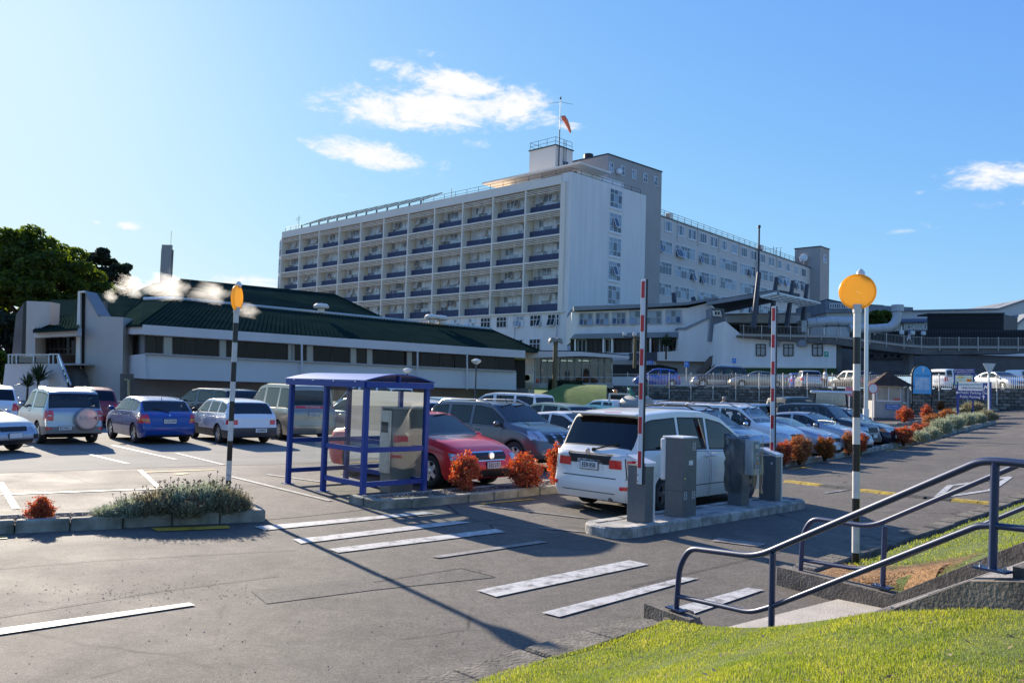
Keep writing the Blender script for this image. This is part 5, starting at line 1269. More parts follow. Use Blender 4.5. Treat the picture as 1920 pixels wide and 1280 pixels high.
# profile families (u: 0 rear .. 1 nose)
def sedan(L,Wd,H,paint,**k):
    d=spec(L=L,W=Wd,H=H,paint=paint,wb=L*.577,fo=L*.205,wr=.315,sill=.20,
      top=[(0,.93),(.02,.99),(.15,1.02),(.335,H-.05),(.47,H),(.57,H-.03),(.745,1.0),(.86,.90),(.96,.78),(1,.66)],belt=[(0,.90),(.2,.95),(.6,.92),(.76,.90),(1,.7)],
      ws=(.575,.742),rw=(.165,.325),side=[(.245,.30),(.315,.455),(.475,.70)],doors=[(.29,.465),(.475,.70)],handles=[(.34,.82),(.53,.80)],mirror=(.685,.96),seatu=.50,lean=.5,
      lamps=[('headlight',[('F',[(.62,.58),(.93,.60),(.93,.72),(.60,.70)],0),('S',[(.93,.60),(.985,.58),(.985,.70),(.91,.74)],0)],[HEADL]),
             ('tail_light',[('R',[(.60,.70),(.97,.70),(.97,.86),(.62,.86)],0),('S',[(.015,.70),(.07,.72),(.06,.86),(.015,.86)],0)],[REDL])],
      mid=[('grille','F',[(-.42,.56),(.42,.56),(.46,.68),(-.46,.68)],TRIM),('bumper_intake','F',[(-.6,.26),(.6,.26),(.6,.36),(-.6,.36)],TRIM)],plateF=(0,.46,None),plateR=(0,.62,None))
    d.update(k); return d
def hatch(L,Wd,H,paint,**k):
    d=spec(L=L,W=Wd,H=H,paint=paint,wb=L*.60,fo=L*.205,wr=.305,sill=.20,
      top=[(0,.86),(.025,.95),(.05,1.02),(.145,H-.10),(.30,H-.02),(.48,H),(.585,H-.06),(.775,1.0),(.88,.91),(.965,.78),(1,.66)],belt=[(0,.9),(.1,.98),(.5,.95),(.78,.92),(1,.7)],
      ws=(.60,.77),rw=(.052,.142),side=[(.125,.235),(.265,.43),(.455,.73)],doors=[(.24,.44),(.45,.73)],handles=[(.29,.84),(.51,.83)],mirror=(.715,.97),seatu=.50,lean=.46,kR=.0,
      lamps=[('headlight',[('F',[(.58,.60),(.93,.62),(.93,.75),(.58,.71)],0),('S',[(.92,.62),(.98,.60),(.98,.72),(.90,.77)],0)],[HEADL]),
             ('tail_light',[('R',[(.70,.66),(.98,.66),(.95,.92),(.74,.92)],0),('S',[(.015,.66),(.055,.68),(.05,.92),(.02,.94)],0)],[REDL])],
      mid=[('grille','F',[(-.42,.57),(.42,.57),(.44,.67),(-.44,.67)],TRIM),('bumper_intake','F',[(-.6,.26),(.6,.26),(.6,.36),(-.6,.36)],TRIM)],plateF=(0,.46,None),plateR=(0,.60,None),rwide=0)
    d.update(k); return d
def wagon(L,Wd,H,paint,**k):
    d=hatch(L,Wd,H,paint); d.update(wb=L*.575,fo=L*.21,top=[(0,.88),(.02,.97),(.03,1.0),(.105,H-.09),(.2,H-.03),(.47,H),(.57,H-.04),(.735,1.0),(.86,.91),(.965,.78),(1,.66)],belt=[(0,.92),(.1,.96),(.5,.93),(.74,.91),(1,.7)],
      ws=(.58,.73),rw=(.033,.102),side=[(.085,.235),(.26,.44),(.46,.69)],doors=[(.255,.45),(.46,.69)],handles=[(.30,.83),(.51,.82)],mirror=(.675,.96))
    d.update(k); return d
def suv(L,Wd,H,paint,**k):
    d=hatch(L,Wd,H,paint); d.update(wb=L*.595,fo=L*.19,wr=.36,tw=.23,sill=.30,top=[(0,.95),(.015,1.05),(.025,1.12),(.085,H-.09),(.2,H-.02),(.50,H),(.60,H-.06),(.75,1.16),(.87,1.08),(.965,.96),(1,.82)],belt=[(0,1.02),(.1,1.10),(.5,1.06),(.76,1.04),(1,.85)],
      ws=(.61,.745),rw=(.028,.082),side=[(.075,.225),(.25,.435),(.455,.71)],doors=[(.245,.445),(.455,.71)],handles=[(.29,.96),(.51,.95)],mirror=(.69,1.1),seatz=.6,lean=.34,rzk=.7,noseF=.10,
      lamps=[('headlight',[('F',[(.60,.74),(.94,.76),(.94,.92),(.58,.88)],0),('S',[(.93,.78),(.98,.76),(.98,.88),(.91,.92)],0)],[HEADL]),
             ('tail_light',[('R',[(.76,.75),(.98,.75),(.96,1.1),(.78,1.1)],0),('S',[(.012,.75),(.045,.77),(.04,1.1),(.016,1.1)],0)],[REDL])],
      mid=[('grille','F',[(-.40,.70),(.40,.70),(.44,.86),(-.44,.86)],TRIM),('bumper_intake','F',[(-.62,.36),(.62,.36),(.62,.48),(-.62,.48)],TRIM)],plateF=(0,.58,None),plateR=(0,.72,None))
    d.update(k); return d
def van(L,Wd,H,paint,**k):
    d=hatch(L,Wd,H,paint); d.update(wb=L*.60,fo=L*.19,wr=.33,top=[(0,1.0),(.012,1.06),(.02,1.1),(.05,H-.08),(.15,H-.01),(.55,H),(.68,H-.10),(.86,1.18),(.93,1.06),(.98,.88),(1,.72)],belt=[(0,1.05),(.1,1.1),(.6,1.06),(.87,1.02),(1,.8)],
      ws=(.69,.857),rw=(.022,.049),side=[(.06,.25),(.28,.52),(.56,.81)],doors=[(.30,.53),(.56,.80)],handles=[(.50,.98),(.60,.98)],mirror=(.80,1.08),lean=.22,seatu=.60,seatz=.62,rzk=.9,noseF=.1,
      lamps=[('headlight',[('F',[(.60,.66),(.94,.70),(.94,.84),(.58,.78)],0)],[HEADL]),('tail_light',[('R',[(.80,.7),(.98,.7),(.97,1.05),(.82,1.05)],0)],[REDL])],
      mid=[('grille','F',[(-.42,.62),(.42,.62),(.44,.74),(-.44,.74)],TRIM)],plateF=(0,.45,None),plateR=(0,.74,None))
    d.update(k); return d
def ute(L,Wd,H,paint,**k):
    d=suv(L,Wd,H,paint); d.update(wb=L*.60,fo=L*.175,wr=.37,top=[(0,1.02),(.3,1.02),(.345,1.03),(.36,H-.12),(.385,H-.02),(.52,H),(.60,H-.05),(.74,1.2),(.87,1.12),(.965,.98),(1,.82)],belt=[(0,.98),(.35,1.08),(.5,1.08),(.76,1.06),(1,.85)],ws=(.61,.735),rw=None,
      side=[(.385,.48),(.50,.71)],doors=[(.37,.49),(.50,.71)],handles=[(.40,.98),(.53,.98)],mirror=(.69,1.14),seatu=.52,bench=0,lean=.3)
    d.update(k); return d
# ================================================================== the cars of the photograph
def at_wheel(px,py,az,lx,ly):
    g=gp(px,py); f=Vector((math.sin(R(az)),math.cos(R(az)),0)); l=Vector((-f.y,f.x,0)); c=g-f*lx-l*ly; return (c.x,c.y)
def wheelref(S,front,left): 
    h=S['L']/2; return (h-S['fo'] if front else h-S['fo']-S['wb']),(S['W']/2-.1)*(1 if left else -1)
GRP='parked cars'
# --- white minivan at the barrier
S=van(4.75,1.79,1.76,P_WHITE,wb=2.9,fo=.86,wr=.325,near=2,sill=.19,
  top=[(0,.96),(.012,1.02),(.03,1.08),(.105,1.66),(.15,1.71),(.32,1.76),(.5,1.75),(.63,1.64),(.84,1.12),(.92,.98),(.98,.80),(1,.66)],belt=[(0,1.0),(.1,1.06),(.5,1.02),(.85,.96),(1,.75)],
  ws=(.655,.835),rw=(.032,.103),rwide=1,side=[(.085,.30),(.315,.50),(.515,.80)],dark=('r',0,1),doors=[(.30,.505),(.515,.76)],handles=[(.485,.93),(.535,.93)],mirror=(.77,1.02),lean=.24,rcR=.5,cfR=.80,
  rim=5,rimm=mat('dark alloy',(.16,.16,.17),rough=.3,metal=.8),plateR=(0,.80,'EEK458'),plateF=(0,.45,None),kR=.0,rzk=.95,
  lamps=[('headlight',[('F',[(.60,.66),(.94,.70),(.94,.84),(.58,.78)],0)],[HEADL]),('tail_light',[('R',[(.46,.77),(.99,.78),(.99,.92),(.46,.91)],0),('S',[(.008,.78),(.075,.80),(.065,.92),(.008,.92)],0),('R',[(.48,.915),(.99,.925),(.97,1.01),(.54,.99)],1),('S',[(.008,.925),(.065,.925),(.05,1.01),(.012,1.01)],1)],[REDL,CLEARL]),('reflector',[('R',[(.74,.44),(.94,.44),(.94,.50),(.74,.50)],0)],[REDL])],
  mid=[('grille','F',[(-.42,.62),(.42,.62),(.44,.74),(-.44,.74)],TRIM),('tailgate_trim','R',[(-.52,.83),(.52,.83),(.58,1.0),(-.58,1.0)],TRIM),('plate_recess','R',[(-.33,.68),(.33,.68),(.29,.90),(-.29,.90)],P_WHITE),('tailgate_seam','R',[(-.84,.605),(.84,.605),(.84,.62),(-.84,.62)],TRIM),('lower_lip','R',[(-.93,.36),(.93,.36),(.93,.372),(-.93,.372)],TRIM),('brake_light','R',[(-.2,1.655),(.2,1.655),(.2,1.69),(-.2,1.69)],REDL)],pairs=[('tailgate_seam','R',[(.845,.615),(.86,.615),(.80,1.03),(.785,1.03)],TRIM),('side_seam','S',[(.04,.66),(.30,.66),(.30,.668),(.04,.668)],TRIM),('door_trim','S',[(.31,.42),(.76,.42),(.76,.435),(.31,.435)],PLAS)],wiperR=(0,1.06,-.45),exhaust=-.45,spoiler=(.125,-.02,.3),wiperF=1,seatu=.62)
lx,ly=wheelref(S,0,0); vc=at_wheel(1240,963,44,lx,ly)
v,K=car('minivan','white minivan seen from behind, waiting at the traffic island barrier','minivan',S,vc,44)
MB().lathe([(.05,0),(.06,.012),(.03,.014)],14,(-2.44,.0,1.03),'x').build('badge',CHROME,v)
# --- red sedan
S=sedan(4.6,1.79,1.48,P_RED,near=2,rim=5,wr=.335,tw=.225,plateF=(0,.50,'FZC177'),seal=TRIM,rimm=mat('bright alloy',(.68,.68,.69),rough=.25,metal=.8),wiperF=1,mm=P_RED,
  mid=[('grille','F',[(-.44,.60),(.44,.60),(.50,.74),(-.50,.74)],TRIM),('grille_bar','F',[(-.47,.735),(.47,.735),(.48,.765),(-.48,.765)],CHROME),('grille_bar','F',[(-.40,.585),(.40,.585),(.42,.605),(-.42,.605)],CHROME),('bumper_intake','F',[(-.66,.24),(.66,.24),(.6,.42),(-.6,.42)],TRIM)],
  pairs=[('fog_light','F',[(.70,.34),(.82,.34),(.82,.42),(.70,.42)],CHROME)],side=[(.20,.30),(.312,.455),(.47,.70)],
  top=[(0,.95),(.02,1.01),(.12,1.06),(.31,1.42),(.47,1.48),(.56,1.455),(.735,1.04),(.86,.95),(.95,.84),(.985,.74),(1,.66)])
lx,ly=wheelref(S,1,0); c=at_wheel(808,915,134,lx,ly)
v,K=car('sedan','shiny red sedan parked nose out behind the blue shelter','sedan',S,c,134,GRP)
hit=K['bvh'].ray_cast(Vector((5,0,.675)),Vector((-1,0,0)))
bd=MB().lathe([(.085,0),(.085,.02),(.06,.028),(.01,.03)],18,(hit[0].x,0,.675),'x').build('badge',CHROME,v)
# --- grey suv
S=suv(4.46,1.77,1.68,P_GREY,near=2,rim=6,rails=(.06,.60),railm=P_SILV,wiperF=1,clad=0,skirt=1,aerial=(.56,.25,1),plateF=None,
  lamps=[('headlight',[('F',[(.56,.76),(.93,.78),(.95,.98),(.60,.98)],0),('S',[(.925,.80),(.98,.80),(.97,.96),(.89,1.0)],0)],[HEADL]),('tail_light',[('R',[(.80,.9),(.98,.9),(.90,1.5),(.78,1.5)],0),('S',[(.012,.9),(.035,.92),(.075,1.52),(.03,1.52)],0)],[REDL])],
  mid=[('grille','F',[(-.48,.70),(.48,.70),(.5,.90),(-.5,.90)],TRIM),('grille_bar','F',[(-.22,.68),(-.10,.68),(-.16,.92),(-.28,.92)],CHROME),('grille_bar','F',[(.10,.68),(.22,.68),(.28,.92),(.16,.92)],CHROME),('bumper_intake','F',[(-.7,.36),(.7,.36),(.66,.54),(-.66,.54)],TRIM)])
lx,ly=wheelref(S,1,0); c=at_wheel(966,882,134,lx,ly)
v,K=car('suv','dark grey off-roader parked beside the red sedan','suv',S,c,134,GRP)
hit=MB().box((1.2,-.25,1.09),(.3,.02,.18),0,0,.004).build('paper_slip',mat('pale green paper',(.5,.62,.55),rough=.7),v)
# --- row facing the road, towards the right
car('sedan','white sedan half hidden between the grey off-roader and the white minivan','sedan',sedan(4.4,1.7,1.42,P_WHITE2,plateF=None),(1.75,24.2),134,GRP)
car('wagon','silver estate with a dark blue bonnet and roof rails behind the white minivan','station wagon',wagon(4.6,1.74,1.62,P_SILVD,rails=(.05,.58),railm=TRIM,wiperF=1,top=[(0,.98),(.02,1.05),(.03,1.08),(.095,1.52),(.2,1.6),(.47,1.62),(.57,1.57),(.735,1.1),(.86,1.02),(.965,.88),(1,.7)],belt=[(0,.98),(.1,1.02),(.5,1.0),(.74,.98),(1,.75)]),(5.75,25.4),134,GRP)
car('suv','white off-roader with round clear headlamps behind the second barrier arm','suv',suv(4.2,1.75,1.70,P_WHITE2,mm=CHROME,wiperF=1,rails=(.06,.58),railm=P_SILV),(7.4,26.95),134,GRP)
car('sedan','low pale silver coupe between the white off-roader and the grey saloon','sedan',sedan(4.3,1.69,1.28,P_SILVD,plateF=(0,.38,None)),(9.1,28.5),134,GRP)
car('sedan','silver saloon with its roof above the red bush by the tall striped post','sedan',sedan(4.4,1.7,1.42,P_SILV,wiperF=1),(10.7,30.1),134,GRP)
car('small_off_roader','dark charcoal boxy two door off-roader with a pale number plate','off-roader',suv(3.75,1.62,1.68,P_CHAR,plateF=(0,.56,None),doors=[(.42,.70)],side=[(.08,.38),(.41,.70)],wiperF=1,top=[(0,.95),(.015,1.05),(.025,1.12),(.06,1.58),(.2,1.66),(.50,1.68),(.57,1.63),(.70,1.16),(.9,1.06),(.97,.98),(1,.84)],ws=(.575,.695),
   mid=[('grille','F',[(-.5,.68),(.5,.68),(.5,.86),(-.5,.86)],TRIM),('bumper','F',[(-.9,.42),(.9,.42),(.9,.62),(-.9,.62)],PLAS)]),(12.0,31.6),134,GRP)
car('wagon','navy estate with an orange indicator and rear roof spoiler at the end of the row','station wagon',wagon(4.25,1.69,1.5,P_NAVY,wiperF=1,rails=(.08,.56),railm=TRIM,spoiler=(.08,.03,.3),lamps=[('headlight',[('F',[(.52,.62),(.80,.63),(.80,.75),(.52,.73)],0),('F',[(.81,.63),(.95,.64),(.95,.75),(.81,.75)],1)],[CLEARL,AMBER]),('tail_light',[('R',[(.82,.75),(.98,.75),(.92,1.2),(.80,1.2)],0),('S',[(.012,.75),(.03,.77),(.08,1.25),(.05,1.25)],0)],[AMBER])]),(13.3,33.3),134,GRP)
# --- rows behind
car('wagon','small silver blue estate parked before the block wall, left of the black jeep','station wagon',wagon(4.4,1.7,1.48,P_SILVD,near=1),(12.6,41.5),55,GRP)
v,K=car('jeep','black off-roader with a covered spare wheel on its back by the block wall','off-roader',suv(3.7,1.65,1.8,P_BLACK,near=1,spare=(.0,.95,.34,(RUBBER,TRIM)),doors=[(.42,.70)],side=[(.07,.38),(.41,.70)],top=[(0,.95),(.015,1.05),(.02,1.12),(.04,1.7),(.2,1.78),(.50,1.8),(.55,1.75),(.66,1.2),(.95,1.1),(.98,.98),(1,.84)],ws=(.555,.65),rw=(.021,.039)),(14.7,42),62,GRP)
car('wagon','silver estate with roof rails, farthest one behind the minivan near the block wall','station wagon',wagon(4.5,1.7,1.52,P_SILVD,near=0,rails=(.06,.56)),(8.1,44),134,GRP)
car('suv','white estate with a black roof rack showing above the silver estate','suv',suv(4.4,1.75,1.60,P_WHITE2,near=0,rails=(.06,.58),railm=TRIM),(8.3,37),134,GRP)
car('hatchback','navy hatchback whose roof shows behind the white work ute','hatchback',hatch(4.2,1.7,1.5,P_NAVY,near=0),(5.4,47),-46,GRP)
car('hatchback','teal hatchback parked between the pale olive hatchback and the work ute','hatchback',hatch(3.9,1.65,1.44,P_TEAL,near=1),(3.4,34.5),-40,GRP)
car('hatchback','pale olive hatchback with big red tail lights, behind the grey off-roader','hatchback',hatch(4.25,1.7,1.53,P_OLIVE,near=1,dark=('r',)),(1.55,31.8),-44,GRP)
S=van(4.9,1.9,1.78,P_WHITE2,near=1,dark=('r',0,2),side=[(.06,.27),(.30,.52),(.56,.81)]); car('van','white panel van with side windows parked before the grass bank','van',S,(-.1,41),-52,GRP)
car('hatchback','pale mint hatchback behind the shelter, its roof by the white panel van','hatchback',hatch(4.2,1.72,1.55,P_MINT,near=1),(-3.1,36),-44,GRP)
car('hatchback','white hatchback with dark rear window seen through the shelter glass','hatchback',hatch(4.3,1.75,1.52,P_WHITE2,near=1,dark=('r',)),(-3.7,31.2),-44,GRP)
car('sedan','cool silver sedan seen through the shelter beside the champagne van','sedan',sedan(4.6,1.78,1.48,P_SILVD,near=1),(-5.9,33),-44,GRP)
car('van','tall white van behind the silver sedan, framed by the shelter','van',van(4.7,1.75,2.0,P_WHITE2,near=1),(-6.8,41),-50,GRP)
# --- left group, seen from behind
S=suv(3.85,1.74,1.72,P_SILV,near=2,wb=2.28,fo=.75,wr=.345,rim=5,rails=(.12,.5),railm=P_SILV,plateR=(.28,.52,'BCH611'),doors=[(.46,.73)],handles=[(.50,.98)],side=[(.085,.40),(.455,.73)],rw=(.02,.075),rwide=1,low=.55,cladm=mat('warm grey cladding',(.22,.21,.20),rough=.5),rcR=.28,cfR=.88,lean=.28,
  top=[(0,.98),(.012,1.06),(.018,1.1),(.075,1.62),(.2,1.70),(.48,1.72),(.58,1.66),(.74,1.14),(.87,1.06),(.965,.95),(1,.8)],ws=(.59,.735),
  lamps=[('headlight',[('F',[(.60,.74),(.94,.76),(.94,.92),(.58,.88)],0)],[HEADL]),('tail_light',[('R',[(.70,.74),(.93,.74),(.93,1.05),(.70,1.05)],0),('S',[(.012,.74),(.05,.76),(.045,1.05),(.014,1.05)],0),('R',[(.76,.88),(.88,.88),(.88,.91),(.76,.91)],1)],[REDL,CLEARL]),('reflector',[('R',[(.76,.47),(.93,.47),(.93,.53),(.76,.53)],0)],[REDL])],
  spare=(-.30,.80,.345,(mat('spare rim trim',(.30,.30,.31),rough=.35,metal=.6),P_SILV)),exhaust=-.5)
lx,ly=wheelref(S,0,1); c=at_wheel(71,832,-43,lx,ly)
v,K=car('small_suv','silver two door off-roader with a spare wheel cover on its tailgate','suv',S,c,-43,GRP,.95)
sx=v['spx']-.225; sc_=[o for o in v.children_recursive if o.name.startswith('spare_cover')][0]
lettering('RAV',.155,mat('grey lettering',(.32,.32,.34),rough=.4),sc_,(sx,-.24,.82),(R(90),0,R(-90)),sx=1.25); lettering('4',.19,BLACK,sc_,(sx,-.515,.82),(R(90),0,R(-90)),sx=1.25)
S=hatch(4.1,1.71,1.43,P_BLUE,near=2,rim=5,plateR=(0,.70,'CZG309'),mm=P_BLUE,rw=(.06,.165),rcR=.42,
  top=[(0,.84),(.02,.93),(.055,.98),(.165,1.32),(.31,1.41),(.46,1.43),(.575,1.38),(.765,.98),(.88,.90),(.965,.78),(1,.66)],side=[(.175,.27),(.285,.44),(.455,.73)],doors=[(.25,.445),(.455,.73)],
  lamps=[('headlight',[('F',[(.58,.60),(.93,.62),(.93,.75),(.58,.71)],0)],[HEADL]),('tail_light',[('R',[(.68,.64),(.985,.64),(.97,.90),(.74,.90)],0),('S',[(.015,.64),(.08,.66),(.05,.90),(.02,.92)],0),('R',[(.70,.71),(.93,.71),(.93,.78),(.72,.78)],1)],[REDL,AMBER])],
  mid=[('bumper_seam','R',[(-.92,.565),(.92,.565),(.92,.575),(-.92,.575)],TRIM),('badge','R',[(-.03,.86),(.03,.86),(.03,.90),(-.03,.90)],CHROME),('rear_intake','R',[(-.8,.25),(.8,.25),(.8,.29),(-.8,.29)],TRIM)],wiperR=(0,.985,.42),aerial=(.22,.12,1))
lx,ly=wheelref(S,0,1); c=at_wheel(253,831,-41,lx,ly); car('hatchback','dark blue five door hatchback between the silver off-roader and white estate','hatchback',S,c,-41,GRP)
S=wagon(4.35,1.69,1.42,P_WHITE2,near=2,rim=6,plateR=(-.22,.45,'US4845'),low=.50,cladm=mat('bumper grey',(.06,.06,.065),rough=.5),rw=(.035,.135),rcR=.4,
  top=[(0,.84),(.015,.9),(.03,.95),(.135,1.32),(.22,1.385),(.47,1.42),(.57,1.38),(.735,.97),(.86,.89),(.965,.77),(1,.66)],side=[(.11,.245),(.262,.44),(.46,.69)],
  lamps=[('headlight',[('F',[(.58,.60),(.93,.62),(.93,.75),(.58,.71)],0)],[HEADL]),('tail_light',[('R',[(.62,.63),(.985,.63),(.985,.78),(.62,.78)],0),('S',[(.012,.63),(.055,.64),(.05,.78),(.015,.78)],0)],[REDL])],mm=TRIM)
lx,ly=wheelref(S,0,1); c=at_wheel(411,831,-39,lx,ly); car('wagon','white estate with a black rear bumper beside the striped crossing post','station wagon',S,c,-39,GRP)
S=van(4.76,1.8,1.95,P_GOLD,near=2,rim=7,plateR=(0,.92,'DNZ316'),dark=('r',0,1,2),low=.0,rcR=.3,cfR=.9,mid=[('tailgate_band','R',[(-.86,1.12),(.86,1.12),(.86,1.2),(-.86,1.2)],REDL),('bumper_seam','R',[(-.95,.52),(.95,.52),(.95,.53),(-.95,.53)],TRIM)],
  lamps=[('headlight',[('F',[(.60,.66),(.94,.70),(.94,.84),(.58,.78)],0)],[HEADL]),('tail_light',[('R',[(.80,1.12),(.99,1.12),(.99,1.2),(.80,1.2)],0),('S',[(.006,1.12),(.03,1.12),(.03,1.2),(.008,1.2)],0)],[REDL])])
lx,ly=wheelref(S,0,1); c=at_wheel(524,824,-37,lx,ly); v,K=car('minivan','champagne people carrier with a red band across its tailgate, behind the shelter','minivan',S,c,-37,GRP)
hit=K['bvh'].ray_cast(Vector((-5,0,1.16)),Vector((1,0,0))); lettering('ELGRAND',.075,WHITE,v,(hit[0].x-.014,0,1.16),(R(90),0,R(-90)),sx=1.6)
car('hatchback','red hatchback behind and between the silver off-roader and the blue hatchback','hatchback',hatch(4.1,1.72,1.56,P_RED2,near=1,dark=('r',)),(-17.2,34),-33,GRP)
car('hatchback','white hatchback at the left edge behind the silver off-roader','hatchback',hatch(4.2,1.74,1.55,P_WHITE2,near=1,dark=('r',),aerial=(.2,.15,1)),(-19.7,31.5),-33,GRP)
car('minivan','dark blue people carrier with a shining roof behind the white estate','minivan',van(4.4,1.75,1.66,P_NAVY,near=1),(-12.2,34.5),-50,GRP)
car('coupe','silver grey sports coupe with its nose at the left edge of the car park','coupe',sedan(4.5,1.8,1.36,P_SILVD,near=1,pairs=[('fog_light','F',[(.60,.36),(.76,.36),(.76,.48),(.60,.48)],TRIM)],noseF=.2),(-14.75,21.9),108,GRP)
# --- upper car park
def uz(x,y):
    u=(x-WL.x)*wd.x+(y-WL.y)*wd.y; o=-((x-WL.x)*wn.x+(y-WL.y)*wn.y); return wtop(min(max(u,0),WLEN))-.05+.14*o/46
UG='cars in the upper car park'
def up(name,label,cat,S,px,d,az): 
    p=W(px,715,d); return car(name,label,cat,S,(p.x,p.y,uz(p.x,p.y)),az,UG)
up('hatchback','bright blue small car behind the railing fence at its left end','hatchback',hatch(3.75,1.67,1.53,P_BLUE2),1231,68,-88)
up('suv','dark navy off-roader with silver lower body behind the railing fence','suv',suv(4.8,1.85,1.86,P_NAVY,low=.66,cladm=P_SILV,rails=(.06,.58)),1349,71,-84)
up('sedan','champagne beige sedan behind the railing fence near the second barrier arm','sedan',sedan(4.65,1.74,1.42,P_GOLD,noseF=.16),1421,68,-82)
up('hatchback','light blue hatchback roof between the beige sedan and a silver estate','hatchback',hatch(4.,1.68,1.5,P_BLUE2,near=0),1494,76,10)
up('wagon','silver estate seen from behind through the fence beside the man in white','station wagon',wagon(4.6,1.75,1.55,P_SILV),1515,69,12)
up('wagon','dark silver estate behind the fence just left of the tall striped post','station wagon',wagon(4.6,1.78,1.6,P_CHAR),1598,69,-14)
S=ute(5.2,1.85,1.80,P_WHITE2,top=[(0,1.0),(.012,1.06),(.02,1.1),(.035,1.70),(.12,1.76),(.36,1.78),(.40,1.80),(.55,1.80),(.62,1.74),(.74,1.2),(.87,1.12),(.965,.98),(1,.82)],rw=(.02,.034),side=[(.045,.16),(.19,.36),(.40,.49),(.51,.71)],dark=('r',0,1,2,3),doors=[(.39,.50),(.51,.71)],belt=[(0,1.06),(.35,1.14),(.76,1.1),(1,.85)])
up('ute','white double cab ute with a canopy behind the blue arched map board','ute',S,1797,68,66)
up('ute','white open tray ute at the far right behind the railing fence','ute',ute(5.2,1.85,1.78,P_WHITE2),1912,67,74)
up('sedan','silver sedan facing out through the railing at the far right','sedan',sedan(4.5,1.75,1.42,P_SILVD),1873,60.5,170)
up('wagon','dark blue estate roof behind the small white give way triangle','station wagon',wagon(4.4,1.7,1.5,P_NAVY,near=0),1866,70,80)
# white work ute with its load
v,K=car('ute','white work ute with an open tray, parked beside the teal hatchback','ute',ute(4.9,1.75,1.66,P_WHITE2,near=1),(4.35,35.5),-46,GRP)
tk=thing('spray_tank','grey spray tank with hoses and an orange beacon on the work ute tray','spray tank',v.matrix_basis@Vector((-1.3,0,1.05)),v.rotation_euler.z)
MB().lathe([(.05,-.7),(.34,-.62),(.4,-.5),(.4,.5),(.34,.62),(.05,.7)],18,(0,0,.40),'x').build('tank',mat('grey tank',(.30,.29,.27),rough=.5),tk,smooth=40)
b=MB()
for x in (-.5,.5): b.box((x,0,.06),(.12,.7,.12),0,0,.02)
b.build('cradle',STEELD,tk); b=MB(); b.tube([(.2,.1,.8),(.3,.2,1.1),(.1,.3,1.0),(-.1,.2,.7),(-.3,.1,.85)],.04,7); b.tube([(.55,-.3,.2),(.55,-.3,1.15)],.035,6); b.build('hose',mat('green hose',(.05,.22,.15),rough=.6),tk,smooth=60)
b=MB(); b.bar((.9,-.7,-.2),(.9,-.7,.85),.06,.06); b.bar((.9,.7,-.2),(.9,.7,.85),.06,.06); b.bar((.9,-.7,.85),(.9,.7,.85),.06,.06); b.build('rack',GALV,tk); MB().lathe([(.08,0),(.09,.03),(.08,.13),(.02,.16)],12,(.9,.3,.88)).build('beacon',AMBER,tk,smooth=60)
# golf cart
gc=thing('golf_cart','white roofed golf cart with a clear screen parked before the kiosk','golf cart',Vector((*W(1557,760,45).xy,0))); gc.location.z=GG(*gc.location.xy)+.01; gc.rotation_euler.z=R(-20)
MB().box((0,0,1.94),(2.1,1.3,.16),0,0,.06).build('roof',WHITE,gc); b=MB(); b.box((-.1,0,.55),(1.9,1.1,.3),0,0,.1); b.box((.95,0,.62),(.5,1.05,.35),0,0,.12); b.build('body',P_CHAR,gc)
b=MB()
for x in (.85,-.85):
    for y in (-.52,.52): b.cyl((x,y,.7),(x*.9,y,1.9),.03,None,6)
b.build('posts',TRIM,gc) if False else None
for x in (.85,-.85):
    for y in (-.52,.52): MB().cyl((x,y,.7),(x*.9,y,1.9),.045,None,6).build('post',TRIM,gc)
MB().quad((-.84,-.53,.8),(-.78,-.53,1.88),(-.78,.53,1.88),(-.84,.53,.8)).quad((-.84,-.53,.8),(.8,-.53,.8),(.78,-.53,1.88),(-.78,-.53,1.88)).build('screen',glassmat('hazy screen',(.25,.28,.30),1.5,.15,.25),gc)
b=MB(); b.box((-.1,0,.8),(.5,1.,.16),0,0,.05); b.box((-.38,0,1.05),(.14,1.,.5),0,0,.05); b.build('seat',SEATL,gc)
for x in (.75,-.7):
    for y in (-.5,.5): o=MB().lathe([(.06,-.08),(.2,-.09),(.23,-.05),(.23,.05),(.2,.09),(.06,.08)],16,axis='y').build('wheel',RUBBER,gc,smooth=50); o.location=(x,y,.24)
# ================================================================== street furniture
NAVYP=mat('navy rail paint',(.008,.025,.085),rough=.42,coat=.12); BLUEP=mat('blue shelter paint',(.002,.042,.25),rough=.5); ROOFB=mat('blue roof sheet',(.022,.10,.36),rough=.5)
def beacon_disc():
    m=bpy.data.materials.new('orange disc'); m.use_nodes=True; nt=m.node_tree; N=nt.nodes; L=nt.links; b=N['Principled BSDF']; b.inputs['Base Color'].default_value=(.88,.54,.10,1); b.inputs['Roughness'].default_value=.35
    t=N.new('ShaderNodeBsdfTranslucent'); t.inputs[0].default_value=(1.,.66,.13,1); mx=N.new('ShaderNodeMixShader'); mx.inputs[0].default_value=.55; L.new(b.outputs[0],mx.inputs[1]); L.new(t.outputs[0],mx.inputs[2]); L.new(mx.outputs[0],N['Material Output'].inputs[0]); return m
DISC=beacon_disc(); POSTW=mat('post white',(.74,.73,.69),rough=.4,col2=(.5,.48,.43),vscale=3); POSTB=mat('post black',(.010,.010,.011),rough=.3)
